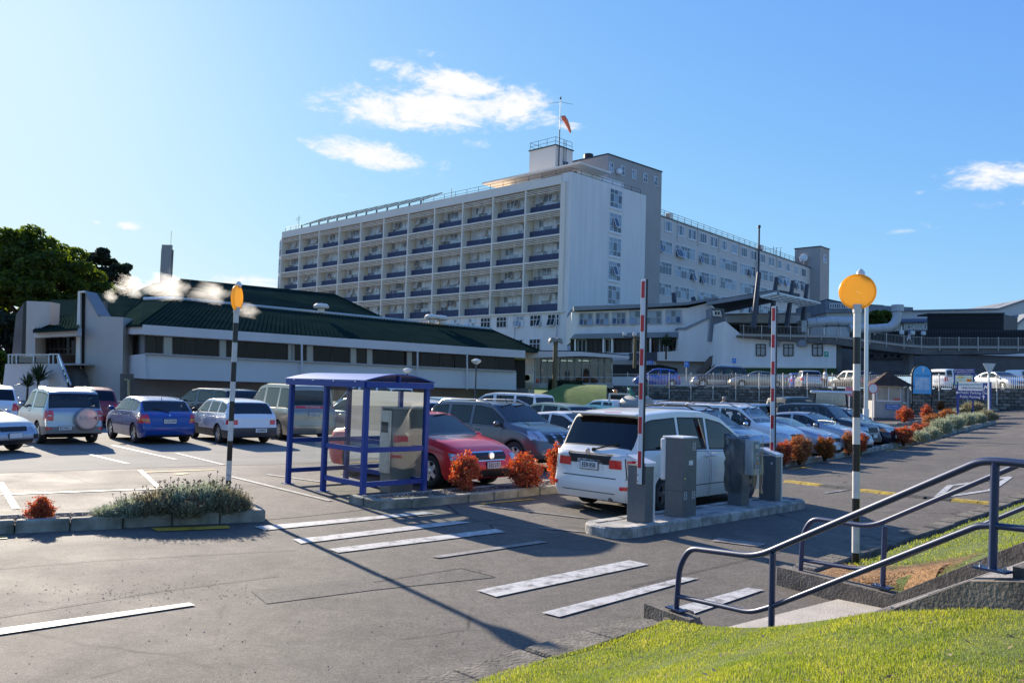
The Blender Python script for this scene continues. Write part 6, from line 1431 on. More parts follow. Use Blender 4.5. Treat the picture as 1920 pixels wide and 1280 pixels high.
def crossing_post(loc,z0,bands,label,az,fat=.043):
    r=thing('crossing_post',label,'crossing post',(loc.x,loc.y,z0),0,'striped crossing posts'); z=-.12
    for k,h in enumerate(bands):
        h2=h+(.12 if k==0 else 0); MB().lathe([(fat,z),(fat,z+h2-.001)],18).build('band',POSTB if k%2==0 else POSTW,r,smooth=40); z+=h2
    MB().lathe([(fat*1.22,z-.10),(fat*1.22,z-.005),(fat*1.1,z)],18).build('collar',POSTW,r,smooth=40)
    d=MB().lathe([(.005,-.012),(.19,-.012),(.205,-.030),(.215,-.02),(.215,.02),(.205,.030),(.19,.012),(.005,.012)],40,axis='y',cap=False).build('disc',DISC,r,smooth=50); d.location=(0,.0,z+.155); d.rotation_euler=(0,0,R(az))
    l=MB().lathe([(.03,0),(.05,.02),(.05,.07),(.02,.11)],12,(0,0,0)).build('lamp',CLEARL,r,smooth=40); l.location=(.06 if az<40 else 0,.05,z+.33)
    return r
crossing_post(Vector((*gp(427,925,.17).xy,0)),.15,[.24]+[.33]*8+[.27],'black and white striped crossing post with an orange disc rising from the lavender bed',88)
pz=lawnz(sdist(gp(1604,1064,.06))); crossing_post(gp(1604,1064,.06),.10,[.14]+[.322]*8+[.40],'black and white striped crossing post with an orange disc behind the blue handrails',-24)
# ------------------------------------------------------------------ barriers and machines on the island
IRZ=math.atan2(IE.y,IE.x); DKG=mat('dark grey enamel',(.125,.133,.135),rough=.45,var=.12,vscale=14); LTG=mat('light grey enamel',(.60,.60,.57),rough=.4); ARMW=mat('barrier white',(.68,.68,.68),rough=.4); ARMR=mat('barrier red',(.55,.025,.03),rough=.45)
def box_at(px,py,wl,we):      # front corner by photo point on the island; wl across, we along: returns the centre
    g=gp(px,py,.125); return g+IE*(we/2)+IN*(wl/2)
def barrier(px,py,label,arm_off,hgt=.98):
    c=box_at(px,py,.34,.24); r=thing('barrier',label,'barrier',c,IRZ,'car park barriers')     # local x along the island, y across
    MB().box((-.02,0,hgt/2-.06),(.20,.34,hgt-.12),0,0,.008).build('side_panel',DKG,r); MB().box((.095,-.002,hgt/2-.06),(.045,.35,hgt-.1),0,0,.008).build('front_panel',LTG,r)
    MB().prism([(-.13,-.18,hgt-.13),(-.13,.18,hgt-.02),(-.13,.18,hgt+.02),(-.13,-.18,hgt-.08)],(.26,0,0)).build('cap',ARMW,r)
    MB().lathe([(.022,0),(.022,.01),(.01,.014)],12,(-.124,-.09,hgt-.25),'x').build('lock',CHROME,r)
    x,y=arm_off; a=MB().box((x,y,.60+1.51),(.035,.095,3.04),0,0,.006).build('arm',ARMW,r); MB().box((x-.0,y-.052,.60+1.51),(.04,.008,3.04)).build('arm_edge',BLACK,a)
    for k in range(6): MB().box((x-.019,y+.006,3.60-.125-k*.505),(.004,.062,.245)).build('red_band',ARMR,a)
    MB().box((x+.03,y,.72),(.06,.13,.24),0,0,.01).build('hinge',STEELD,r)
    for z in (.63,.72): MB().lathe([(.012,0),(.012,.008)],8,(x-.02,y+.03,z),'x').build('bolt',CHROME,a)
    return r
barrier(1209,984,'nearest raised red and white barrier arm on its grey cabinet, left end of the island',(-.15,-.09)); barrier(1454,941,'farther raised red and white barrier arm, on the cabinet at the island\'s right end',(.10,.02),.95)
c=box_at(1279,973,.34,.38); r=thing('ticket_machine','plain dark grey ticket pillar with a pale screen board between the barriers','ticket machine',c,IRZ)
MB().box((0,0,.62),(.38,.34,1.24),0,0,.012).build('cabinet',DKG,r); MB().box((0,.02,1.25),(.42,.40,.03),0,0,.012).build('cap',ARMW,r); MB().box((-.15,.205,.90),(.14,.09,.66),0,0,.02).build('screen_board',ARMW,r)
b=MB()
for (x0,z0) in ((.10,1.06),(.10,.30),(-.12,.30)):
    for i in range(2):
        for j in range(6): b.box((x0+.0+i*.05-.02,-.171,z0+j*.022),(.03,.004,.009))
kind(b.build('vent_slots',ARMW,r),'stuff'); MB().box((0,-.1715,.42),(.37,.003,.004)).build('seam',BLACK,r); MB().box((-.1915,0,.42),(.003,.33,.004)).build('seam',BLACK,r); MB().box((.02,-.172,.86),(.11,.003,.075)).build('label_plate',ARMW,r); MB().lathe([(.016,0),(.016,.008),(.006,.01)],10,(-.13,-.171,.62),'y').build('lock',CHROME,r)
c=box_at(1391,950,.30,.27); r=thing('pay_terminal','ticket terminal with a blue face panel, between the grey pillar and right barrier cabinet','ticket machine',c,IRZ)
MB().box((-.0,0,.60),(.27,.28,1.20),0,0,.012).build('cabinet',DKG,r); MB().box((.06,-.22,.86),(.24,.17,.62),0,0,.015).build('head',mat('terminal shell',(.50,.52,.53),rough=.5),r)
bp_=MB().box((.06,-.308,.90),(.19,.006,.48),0,0,.002).build('face_panel',mat('blue face',(.08,.25,.50),rough=.45,var=.4,vscale=14),r)
MB().box((.06,-.313,1.05),(.12,.004,.07)).build('label_plate',ARMW,bp_); MB().box((.07,-.315,.88),(.06,.01,.1),0,0,.004).build('ticket_slot',ARMW,bp_); MB().box((.08,-.316,.76),(.05,.012,.06),0,0,.004).build('coin_slot',AMBER,bp_); MB().box((.07,-.32,.89),(.03,.004,.03)).build('screen',BLACK,bp_)
# crinkled clear plastic over the terminal
bm=bmesh.new(); bmesh.ops.create_cube(bm,size=1); bmesh.ops.subdivide_edges(bm,edges=bm.edges[:],cuts=9,use_grid_fill=True); r6=random.Random(6)
from mathutils import noise as _n
for f in [f for f in bm.faces if f.calc_center_median().z<-.49]: bm.faces.remove(f)
for v in bm.verts:
    z=v.co.z; p=Vector((v.co.x*(.36),v.co.y*.56-.09,.74+z*1.0)); q=_n.noise_vector(Vector((p.x*9,p.y*9,p.z*6)))*.035+_n.noise_vector(Vector((p.x*25,p.y*25,p.z*12)))*.012
    if z<0: p.x*=1-.25*abs(z)*1.2; 
    v.co=p+q
me=bpy.data.meshes.new('plastic_cover'); bm.to_mesh(me); bm.free(); me.materials.append(glassmat('clear plastic',(.93,.94,.95),1.3,.25,.07)); o=inst('plastic_cover',me,None,c,(0,0,IRZ)); tag(o,'crinkled clear plastic bag pulled over the ticket terminal','plastic cover')
for p in me.polygons: p.use_smooth=True
# ------------------------------------------------------------------ blue pay shelter
A_=Vector((-4.45,16.88,0)); C_=Vector((-2.58,14.87,0)); sd=(C_-A_).normalized(); sn=Vector((-sd.y,sd.x,0)); 
if sn.y<0: sn=-sn
SL=(C_-A_).length; SW=1.35; srz=math.atan2(sd.y,sd.x)
sh=thing('pay_shelter','blue framed glass pay station shelter with a curved blue roof','shelter',A_,srz)
def sp(u,v,z): return Vector((u,v,z))            # local: u along the front, v to the back
ysg=1 if (Matrix.Rotation(-srz,3,'Z')@sn).y>0 else -1
PH=2.0; posts={'A':(0,0),'B':(SL*.5,0),'C':(SL,0),'D':(SL,SW),'E':(0,SW),'F':(SL*.5,SW)}
for k,(u,v) in posts.items():
    if k=='F': continue
    MB().box((u,v*ysg,PH/2+.01),(.095,.095,PH),0,0,.008).build('post',BLUEP,sh); MB().box((u,v*ysg,.008),(.2,.2,.014)).build('base_plate',GALV if k=='E' else BLUEP,sh)
GLS=glassmat('shelter glass',(.88,.92,.91),1.28,.0,.03)
for a,c_ in (('B','C'),('C','D'),('A','E'),('D','E')):
    (u0,v0),(u1,v1)=posts[a],posts[c_]
    for z in (.27,.88): MB().bar((u0,v0*ysg,z),(u1,v1*ysg,z),.05,.09).build('rail',BLUEP,sh)
    for z0,z1 in ((.32,.83),(.93,1.93)):
        d=Vector((u1-u0,(v1-v0)*ysg,0)).normalized()*.05; p,q=Vector((u0,v0*ysg,0))+d,Vector((u1,v1*ysg,0))-d
        MB().quad(p+Vector((0,0,z0)),q+Vector((0,0,z0)),q+Vector((0,0,z1)),p+Vector((0,0,z1))).build('glass_panel',GLS,sh)
for (u0,v0,u1,v1) in ((-.07,-.07,SL+.07,-.07),(-.07,SW+.07,SL+.07,SW+.07),(-.07,-.07,-.07,SW+.07),(SL+.07,-.07,SL+.07,SW+.07)): MB().bar((u0,v0*ysg,PH+.055),(u1,v1*ysg,PH+.055),.07,.11).build('roof_beam',BLUEP,sh)
n=14; top=[];bot=[]
for i in range(n+1):
    t=i/n; v=(-.11+(SW+.22)*t)*ysg; z=PH+.115+.13*math.sin(math.pi*t); top.append((v,z+.018)); bot.append((v,z))
MB().prism([(-.10,v,z) for v,z in top]+[(-.10,v,z) for v,z in reversed(bot)],(SL+.2,0,0)).build('roof_panel',ROOFB,sh,smooth=30)
for u in (.0,SL*.5,SL): MB().bar((u,SW*.5*ysg,PH+.1),(u,SW*.5*ysg,PH+.23),.12,.03).build('roof_strut',BLUEP,sh)
for k in range(4): MB().lathe([(.018,0),(.018,.012),(.006,.02)],10,(.3+k*.75,(-.12)*ysg,PH+.10)).build('bolt',CHROME,sh)
pm=gp(742,922); r=thing('pay_station','grey pay station cabinet standing inside the blue shelter','pay station',pm,R(38))
MB().box((0,0,.80),(.50,.40,1.60),0,0,.01).build('cabinet',mat('grey cabinet',(.21,.215,.20),rough=.5),r); MB().box((-.27,.0,.98),(.05,.36,1.2),0,0,.01).build('front_panel',GALV,r); MB().box((0,-.205,1.0),(.22,.012,.22),0,0,.01).build('panel_hatch',DKG,r); MB().box((0,0,1.615),(.54,.44,.03),0,0,.01).build('cap',LTG,r); MB().box((-.298,.0,1.25),(.01,.24,.2)).build('screen',BLACK,r)
# ------------------------------------------------------------------ handrails
def vplane(p,d):
    n=Vector((d.y,-d.x,0))
    def q(px,py):
        rr=ray(px,py); t=(p.x*n.x+p.y*n.y)/(rr.x*n.x+rr.y*n.y); return Vector((rr.x*t,rr.y*t,CAM_H+rr.z*t))
    return q
def smoothpath(P,rad=.12,n=5):
    out=[P[0]]
    for a,b_,c in zip(P,P[1:],P[2:]):
        u=(a-b_);v=(c-b_); r_=min(rad,u.length*.45,v.length*.45); p0=b_+u.normalized()*r_; p1=b_+v.normalized()*r_
        for i in range(n+1): t=i/n; out.append(p0.lerp(b_,t).lerp(b_.lerp(p1,t),t))
    out.append(P[-1]); return out
def handrail(pl,base,top,low,posts,label,rad):
    r=thing('handrail',label,'handrail',base,0,'blue handrails beside the steps')
    MB().tube(smoothpath([pl(*p) for p in top],.16),rad,12).build('top_rail',NAVYP,r,smooth=50,world=True); MB().tube(smoothpath([pl(*p) for p in low],.12),rad*.82,12).build('lower_rail',NAVYP,r,smooth=50,world=True)
    for (x,y0,x2,y1,plate) in posts:
        a,c_=pl(x,y0),pl(x2,y1); MB().cyl(a,c_,rad*1.0,None,12).build('post',NAVYP,r,smooth=50,world=True)
        if plate:
            p=MB().box((c_.x,c_.y,c_.z+.006),(.20,.09,.014),math.atan2(SE.y,SE.x)).build('base_plate',NAVYP,r,world=True); d=SE*.075
            for s_ in (1,-1): MB().cyl(c_+d*s_+Vector((0,0,.01)),c_+d*s_+Vector((0,0,.035)),.009,None,6).build('bolt',GALV,p,world=True)
q1=vplane(PA,SE); q2_=vplane(PB,SE)
handrail(q1,PA,[(1268,1141),(1274,1062),(1293,1027),(1419,1043),(1838,864),(1880,865),(2120,890)],[(1272,1117),(1407,1148),(1446,1137),(1834,985),(1862,985),(2100,1010)],[(1449,1036,1446,1190,0),(1866,866,1861,1069,1)],'near blue handrail nearest the camera, its first foot on the broken wall end',.0255)
MB().box((q1(1268,1141).x,q1(1268,1141).y,q1(1268,1141).z),(.2,.09,.014),math.atan2(SE.y,SE.x)).build('base_plate',NAVYP,[o for o in C.objects if o.name=='handrail'][0],world=True)
handrail(q2_,PB,[(1501,1071),(1505,1000),(1523,971),(1634,987),(1905,873),(2080,800)],[(1504,1049),(1612,1067),(1660,1058),(1920,951),(2080,885)],[(1659,986,1655,1100,1)],'farther blue handrail running up the steps behind the near one, beside the striped post',.0255)
# ------------------------------------------------------------------ lamps and posts
def lamp_post(px,d,ytop,r_,m,label,head,group=None):
    p=W(px,ytop,d); z0=GG(p.x,p.y); r=thing('lamp_post',label,'lamp post',(p.x,p.y,z0),0,group); h=p.z-z0
    MB().cyl((0,0,-.05),(0,0,h),r_,r_*.8,10).build('pole',m,r,smooth=40)
    if head=='cap': MB().lathe([(.06,h),(.10,h+.03),(.22,h+.12),(.24,h+.2),(.1,h+.26),(.01,h+.28)],14).build('lamp_shade',LTG,r,smooth=40)
    if head=='hood':
        for s_ in (1,-1):
            o=MB().lathe([(.01,.26),(.16,.22),(.28,.08),(.33,-.05),(.29,-.04),(.05,.1)],14,cap=False).build('lamp_shade',mat('lamp hood',(.25,.22,.15),rough=.4),r,smooth=40); o.location=(s_*.22,0,h+.02); o.rotation_euler=(0,s_*.5,0)
    return r
WOODP=mat('timber pole',(.20,.145,.07),rough=.8,col2=(.12,.085,.04),vscale=6,stretch=(3,3,.4))
lamp_post(1042,57,640,.2,WOODP,'brown timber lamp post with a twin hooded head before the glazed entrance','hood'); lamp_post(893,40,683,.045,STEELD,'slim black lamp post standing right of the shelter before the long hall','cap','slim lamps before the hall'); lamp_post(764,41,700,.045,STEELD,'slim black lamp post whose head shows above the shelter roof','cap','slim lamps before the hall')
p=W(1625,566,37); r=thing('steel_column','tall plain silver steel column standing just right of the tall striped post','column',(p.x,p.y,GG(p.x,p.y))); h=p.z-GG(p.x,p.y); MB().cyl((0,0,0),(0,0,h),.095,.08,14).build('pole',mat('satin steel',(.62,.63,.65),rough=.3,metal=.7),r,smooth=40); MB().cyl((0,0,0),(0,0,1.3),.13,None,14).build('sleeve',WHITE,r,smooth=40); MB().box((0,0,h),(.35,.2,.12),0,0,.04).build('lamp',LTG,r)
for (px,d,y0,y1,lab) in ((1190,90,628,690,'brown timber floodlight pole in front of the clinic wing verandah'),(1711,84,626,690,'dark floodlight pole standing beside the ramp bridge walker')):
    a=W(px,y1,d); t=W(px,y0,d); r=thing('floodlight_pole',lab,'floodlight pole',a); MB().cyl((0,0,0),(0,0,t.z-a.z),.2,.16,10).build('pole',WOODP if px<1200 else STEELD,r,smooth=40); MB().bar((-1.3,0,t.z-a.z-.25),(1.1,0,t.z-a.z-.25),.1,.1).build('cross_arm',STEELD,r)
    for x in (-1.2,-.1,1.0): MB().box((x,-.2,t.z-a.z+.08),(.42,.34,.42),0,0,.08).build('floodlight',LTG,r)
# ------------------------------------------------------------------ kiosk
kp=W(1668,770,51); kz=GG(kp.x,kp.y); KRZ=R(-8); kio=thing('ticket_kiosk','small pale ticket kiosk with a brown pyramid roof before the block wall','kiosk',(kp.x,kp.y,kz),KRZ)
def kb_(name,lo,hi,m,bev=0.): return MB().bb(lo,hi,0,bev).build(name,m,kio)
KW=mat('kiosk render',(.36,.35,.33),rough=.8,var=.2,vscale=2); kb_('plinth',(-1.15,-.75,-.3),(.95,.9,.12),CONCD); kb_('wall',(-1.1,-.7,.12),(.55,.85,1.15),KW); kb_('wall',(-1.1,.65,1.15),(.9,.85,2.05),KW)
for x,y in ((-1.05,-.65),(.5,-.65),(-1.05,.75),(.85,.75),(.85,-.65)): kb_('corner_post',(x-.06,y-.06,.12),(x+.06,y+.06,2.1),KW)
qwin(kio,(-.98,-.66,1.15),(.44,-.66,1.15),(.44,-.66,2.05),(-.98,-.66,2.05),2,1,.05,.05,gm=mat('papered window',(.40,.35,.28),rough=.3,var=.3,vscale=2)); qwin(kio,(.6,-.5,1.1),(.85,-.5,1.1),(.85,-.5,2.0),(.6,-.5,2.0),1,1,.04,.04,gm=GLPALE)
rf=MB().add([(-1.35,-1.0,2.06),(1.15,-1.0,2.06),(1.15,1.1,2.06),(-1.35,1.1,2.06),(-.1,.05,2.95)],[(0,1,4),(1,2,4),(2,3,4),(3,0,4),(0,3,2,1)]).build('roof',mat('brown shingles',(.075,.045,.032),rough=.95,var=.5,vscale=8),kio)
for k in range(1,6):
    t=k/6; P=[Vector(q).lerp(Vector((-.1,.05,2.95)),t) for q in ((-1.35,-1.0,2.08),(1.15,-1.0,2.08),(1.15,1.1,2.08),(-1.35,1.1,2.08))]; 
    b=MB(); [b.bar(P[i],P[(i+1)%4],.03,.035) for i in range(4)]; b.build('shingle_course',bpy.data.materials['brown shingles'],rf)
s_=MB().bb((-.45,-.73,.62),(.35,-.70,.95)).build('blue_notice',mat('notice blue',(.03,.14,.42),rough=.5),kio); lettering('PAY HERE',.15,WHITE,s_,(-.05,-.735,.84),(R(90),0,0)); lettering('PARKING ONLY',.10,WHITE,s_,(-.05,-.735,.70),(R(90),0,0))
MB().bb((.05,-.71,1.2),(.4,-.665,1.33)).build('red_notice',mat('notice red',(.6,.12,.08),rough=.5),kio); kb_('counter',(.56,-.7,1.0),(.92,.4,1.06),FEN); kb_('crate',(.6,-.4,.5),(.88,.1,1.0),FEN,.02)
# round sign, pink sign
def post_sign(name,label,cat,px,py,d,r0,mk,ybase):
    p=W(px,py,d); b0=W(px,ybase,d); r=thing(name,label,cat,(p.x,p.y,GG(p.x,p.y)),0); h=p.z-GG(p.x,p.y); MB().cyl((0,.03,0),(0,.03,h+.1),.035,None,8).build('post',WHITE,r); mk(r,h); return r
def rs(r,h): MB().lathe([(.30,0),(.30,.02),(.01,.022)],28,(0,0,h),'y').build('disc',mat('sign red rim',(.6,.08,.10),rough=.45),r); MB().lathe([(.245,-.004),(.01,-.005)],28,(0,-.004,h),'y').build('disc_face',ARMW,r)
post_sign('round_sign','round red rimmed road sign on a white post before the kiosk','road sign',1637,728,47,0,rs,790)
def ps(r,h): MB().box((0,0,h),(.48,.02,.5)).build('board',mat('pink board',(.62,.22,.26),rough=.6),r); lettering('STOP',.15,ARMW,r,(0,-.013,h),(R(90),0,0))
post_sign('pink_sign','small faded pink sign board left of the tall striped post','sign',1593,734,49,0,ps,780)
for (px,y,yb,d,lab,col) in ((1287,683,712,74,'small blue parking sign on a white post before the timber stair',(.03,.2,.6)),(1376,676,700,84,'small blue parking sign beside the timber landing',(.03,.2,.6)),(1549,664,712,78,'small green sign on a pale post at the annexe corner',(.02,.3,.18))):
    a=W(px,yb,d); t=W(px,y,d); r=thing('parking_sign',lab,'sign',a,0,'small signs in the upper car park'); MB().cyl((0,.03,0),(0,.03,t.z-a.z+.2),.05,None,8).build('post',FEN,r); bd=MB().box((0,0,t.z-a.z),(.4,.04,.5)).build('board',mat('small board',col,rough=.5),r); lettering('P',.34,WHITE,bd,(0,-.025,t.z-a.z),(R(90),0,0))
# arched map board
p=W(1729,772,50); z=GG(p.x,p.y); mb_=thing('map_board','light blue arched map board on black posts by the kiosk','information board',(p.x,p.y,z),R(-6)); zt=W(1729,684,50).z-z; zb=W(1729,738,50).z-z; w=.56
arch=lambda rr,o:[(rr*math.cos(R(a)),o,zt-w+rr*math.sin(R(a))) for a in range(0,181,12)]
MB().prism([(w+.03,.03,zb-.02)]+arch(w+.03,.03)+[(-w-.03,.03,zb-.02)],(0,.07,0)).build('frame',BLACK,mb_)
LB=mat('sky blue board',(.10,.46,.78),rough=.4); fb_=MB().prism([(w-.03,.0,zb)]+arch(w-.05,0)+[(-w+.03,.0,zb)],(0,.035,0)).build('board',LB,mb_)
for x in (-w,w): MB().bar((x,.06,0),(x,.06,zb+.2),.06,.06).build('post',BLACK,mb_)
MB().bb((-.42,-.012,zb+.24),(.42,-.002,zb+.98)).build('map_panel',mat('map print',(.66,.72,.78),rough=.5,col2=(.30,.52,.72),vscale=3.5,detail=3),fb_); MB().tube([(-.02,-.01,zt-.16),(.08,-.01,zt-.22),(.04,-.01,zt-.34),(.06,-.01,zt-.44)],[.05,.075,.045,.06],8).build('footprint_emblem',ARMW,fb_,smooth=60)
lettering('HOSPITAL WALKS',.105,mat('dark blue print',(.02,.05,.2),rough=.5),fb_,(0,-.006,zb+1.10),(R(90),0,0)); lettering('Follow the walks',.085,ARMW,fb_,(0,-.006,zb+.15),(R(90),0,0)); lettering('around the site',.075,ARMW,fb_,(0,-.006,zb+.05),(R(90),0,0))
# directory sign
d=46; pl=W(1795.5,768,d); pr=W(1856,775,d-1.5); sg_=thing('directory_sign','blue and white hospital parking direction sign on two blue posts in the bed','sign',((pl.x+pr.x)/2,(pl.y+pr.y)/2,GG(pl.x,pl.y)),math.atan2(pr.y-pl.y,pr.x-pl.x)); SWd=(pr-pl).length; zz=GG(pl.x,pl.y)
SIGNB=mat('sign navy',(.010,.035,.22),rough=.4); hz=lambda y:W(1825,y,d-.75).z-zz
for x in (-SWd/2,SWd/2): MB().bar((x,.04,0),(x,.04,hz(716)+.02),.09,.09).build('post',SIGNB,sg_)
wb_=MB().bb((-SWd/2+.05,-.01,hz(732)),(SWd/2-.05,.02,hz(716))).build('white_board',WHITE,sg_); bb_=MB().bb((-SWd/2+.05,-.012,hz(748)),(SWd/2-.05,.02,hz(732.3))).build('blue_board',SIGNB,sg_)
PT=mat('grey blue print',(.10,.16,.24),rough=.5); TQ=mat('teal print',(.08,.35,.36),rough=.5)
lettering('NORTHLAND DISTRICT',.155,TQ,wb_,(.48,-.014,hz(720.5)),(R(90),0,0),align='RIGHT'); lettering('HEALTH BOARD',.155,PT,wb_,(.48,-.014,hz(727)),(R(90),0,0),align='RIGHT')
lo=MB().bb((.52,-.02,hz(731)),(.86,-.012,hz(717.5))).build('logo',SIGNB,wb_); zc=(hz(731)+hz(717.5))/2
for (x0,z0,x1,z1) in ((.58,-.16,.66,.06),(.66,.06,.74,-.10),(.74,-.10,.82,.16)): MB().bar((x0,-.022,zc+z0),(x1,-.022,zc+z1),.03,.055).build('logo_stroke',WHITE,lo)
lettering('Public Parking Only',.20,WHITE,bb_,(.08,-.015,hz(736.3)),(R(90),0,0)); lettering('Public Parking',.20,WHITE,bb_,(-.18,-.015,hz(744)),(R(90),0,0))
def arrow(par,x,z,ang,s=.13):
    c_,n_=math.cos(ang),math.sin(ang); T=lambda a,b_:(x+a*c_-b_*n_,-.016,z+a*n_+b_*c_)
    MB().add([T(-s,-.02),T(s*.3,-.02),T(s*.3,.02),T(-s,.02),T(s*.1,-.085),T(s,0),T(s*.1,.085)],[(0,1,2,3),(4,5,6)]).build('arrow',WHITE,par)
arrow(bb_,-.86,hz(736.3),math.pi); arrow(bb_,.55,hz(744),math.pi/2)
cs_=thing('carpark_sign','blue car park opening notice with a coloured plan behind the direction sign','sign',(pl.x+1.0,pl.y+1.1,GG(pl.x,pl.y)),sg_.rotation_euler.z)
for x in (-.45,.45): MB().bar((x,.03,0),(x,.03,hz(690)),.07,.07).build('post',SIGNB,cs_)
cb=MB().bb((-.62,-.01,hz(722)),(.56,.02,hz(689))).build('board',SIGNB,cs_); lettering('NEW PUBLIC CARPARK',.105,WHITE,cb,(-.03,-.014,hz(692)),(R(90),0,0)); lettering('AT WHANGAREI HOSPITAL',.095,WHITE,cb,(-.03,-.014,hz(695.6)),(R(90),0,0)); lettering('Please use the car park entry',.07,WHITE,cb,(-.03,-.014,hz(699)),(R(90),0,0))
MB().bb((-.54,-.016,hz(720)),(.48,-.011,hz(702))).build('plan_panel',mat('plan print',(.30,.55,.36),rough=.5,col2=(.7,.68,.6),vscale=2.2,detail=1),cb); MB().bb((.12,-.02,hz(714)),(.38,-.0165,hz(709))).build('plan_patch',AMBER,cb); MB().bb((-.42,-.02,hz(707)),(-.12,-.0165,hz(704))).build('plan_patch',mat('yellow print',(.75,.55,.1),rough=.5),cb); MB().bb((-.42,-.02,hz(719)),(-.16,-.0165,hz(714))).build('plan_patch',bpy.data.materials['yellow print'],cb)
# give way sign seen from behind
p=W(1855,692,44); z=GG(p.x,p.y); gw=thing('give_way_sign','pale triangular sign seen from behind on a white post by the direction sign','road sign',(p.x,p.y,z)); zt=W(1855,681,44).z-z; zb=W(1855,703,44).z-z
MB().prism([(-.35,0,zt),(.35,0,zt),(.02,0,zb),(-.02,0,zb)],(0,.02,0)).build('plate',mat('sign back',(.62,.61,.57),rough=.5,var=.25,vscale=20),gw); MB().cyl((0,.05,0),(0,.05,zt-.1),.045,None,8).build('post',WHITE,gw)
for x in (-.12,.12): MB().lathe([(.02,-.006),(.02,0)],8,(x,-.002,zt-.12),'y').build('bolt',GALV,gw)
# ------------------------------------------------------------------ people
def person(label,loc,az,top,bottom,hairc,pose='stand',hgt=1.75,short=False):
    r=thing('person',label,'person',loc,R(90-az)-R(90)); s_=hgt/1.75
    me=bpy.data.meshes.new('skeleton'); st=.0 if pose=='stand' else .22
    V=[(0,0,.95),(0,0,1.12),(0,.0,1.30),(0,.0,1.46),(0,.01,1.55),(0,.03,1.64),(0,.03,1.72),
       (-.10,0,.90),(-.11,st,.50),(-.11,st*.6-.02,.09),(-.11,st*.6+.12,.04),(.10,0,.90),(.11,-st*.6,.50),(.11,-st*1.5,.11),(.11,-st*1.5+.12,.05),
       (-.19,0,1.42),(-.25,-.03,1.14),(-.25,.08,.90),(-.25,.11,.82),(.19,0,1.42),(.25,-.03,1.14),(.25,.10,.90),(.25,.13,.82)]
    E=[(0,1),(1,2),(2,3),(3,4),(4,5),(5,6),(0,7),(7,8),(8,9),(9,10),(0,11),(11,12),(12,13),(13,14),(3,15),(15,16),(16,17),(17,18),(3,19),(19,20),(20,21),(21,22)]
    Rr=[(.15,.11),(.15,.11),(.17,.12),(.13,.09),(.055,.055),(.075,.09),(.07,.085),(.09,.09),(.062,.062),(.042,.045),(.045,.03),(.09,.09),(.062,.062),(.042,.045),(.045,.03),(.06,.06),(.043,.043),(.034,.034),(.036,.024),(.06,.06),(.043,.043),(.034,.034),(.036,.024)]
    me.from_pydata(V,E,[]); o=bpy.data.objects.new('skeleton',me); C.objects.link(o); m=o.modifiers.new('Skin','SKIN'); 
    if not me.skin_vertices: me.attributes
    sv=me.skin_vertices[0].data if me.skin_vertices else None
    if sv is None:
        bm=bmesh.new(); bm.from_mesh(me); bm.verts.layers.skin.verify(); bm.to_mesh(me); bm.free(); sv=me.skin_vertices[0].data
    for i,q in enumerate(Rr): sv[i].radius=q; sv[i].use_root=(i==0)
    sub=o.modifiers.new('Sub','SUBSURF'); sub.levels=2; sub.render_levels=2; bpy.context.view_layer.update()
    bme=bpy.data.meshes.new_from_object(o.evaluated_get(bpy.context.evaluated_depsgraph_get())); bpy.data.objects.remove(o)
    SK=bpy.data.materials.get('skin') or mat('skin',(.45,.27,.19),rough=.6); mt=mat('top cloth',top,rough=.9); mb=mat('trouser cloth',bottom,rough=.9); mh=mat('hair',hairc,rough=.8)
    bme.materials.clear(); [bme.materials.append(x) for x in (SK,mt,mb,mat('shoe',(.04,.035,.03),rough=.6))]
    for p in bme.polygons:
        c_=p.center; p.use_smooth=True; arm=abs(c_.x)>.2 and c_.z<1.36
        p.material_index=0 if c_.z>1.49 or (arm and c_.z<1.18) else (1 if c_.z>.96 or arm else (3 if c_.z<.09 else (0 if short and c_.z<.5 else 2)))
    b=inst('body',bme,r); b.scale=(s_,)*3
    h=MB().ell((0,.015,1.70),(.083,.10,.085),14,10).build('hair',mh,r,smooth=60); h.scale=(s_,)*3
    for x in (-.03,.03): MB().ell((x,.105,1.675),(.011,.008,.008),8,6).build('eye',mat('eye',(.02,.02,.02),rough=.2) if 'eye' not in bpy.data.materials else bpy.data.materials['eye'],r).scale=(s_,)*3
    MB().ell((0,.125,1.645),(.014,.022,.02),8,6).build('nose',SK,r,smooth=60).scale=(s_,)*3; MB().ell((0,.108,1.605),(.025,.01,.007),8,6).build('mouth',mat('lips',(.35,.13,.11),rough=.5) if 'lips' not in bpy.data.materials else bpy.data.materials['lips'],r,smooth=60).scale=(s_,)*3
    for x in (-.085,.085): MB().ell((x,.03,1.65),(.012,.022,.03),8,6).build('ear',SK,r,smooth=60).scale=(s_,)*3
    return r
p=W(1357,752,44); person('grey haired man in a white shirt standing among the parked cars',(p.x,p.y,GG(p.x,p.y)+.02),190,(.72,.70,.68),(.05,.06,.09),(.42,.40,.38))
p=W(1547,715,72); person('person in a white top standing beside a silver estate in the upper car park',(p.x,p.y,uz(p.x,p.y)),250,(.72,.72,.72),(.08,.08,.10),(.06,.05,.04))
p=q5(1705,649,-1.2); person('walker in a blue grey top and white shorts on the ramp bridge',(p.x,p.y,q5(1705,rdy(1705)-2,-1.2).z),280,(.16,.20,.28),(.70,.70,.68),(.05,.04,.03),'walk',1.78,True)
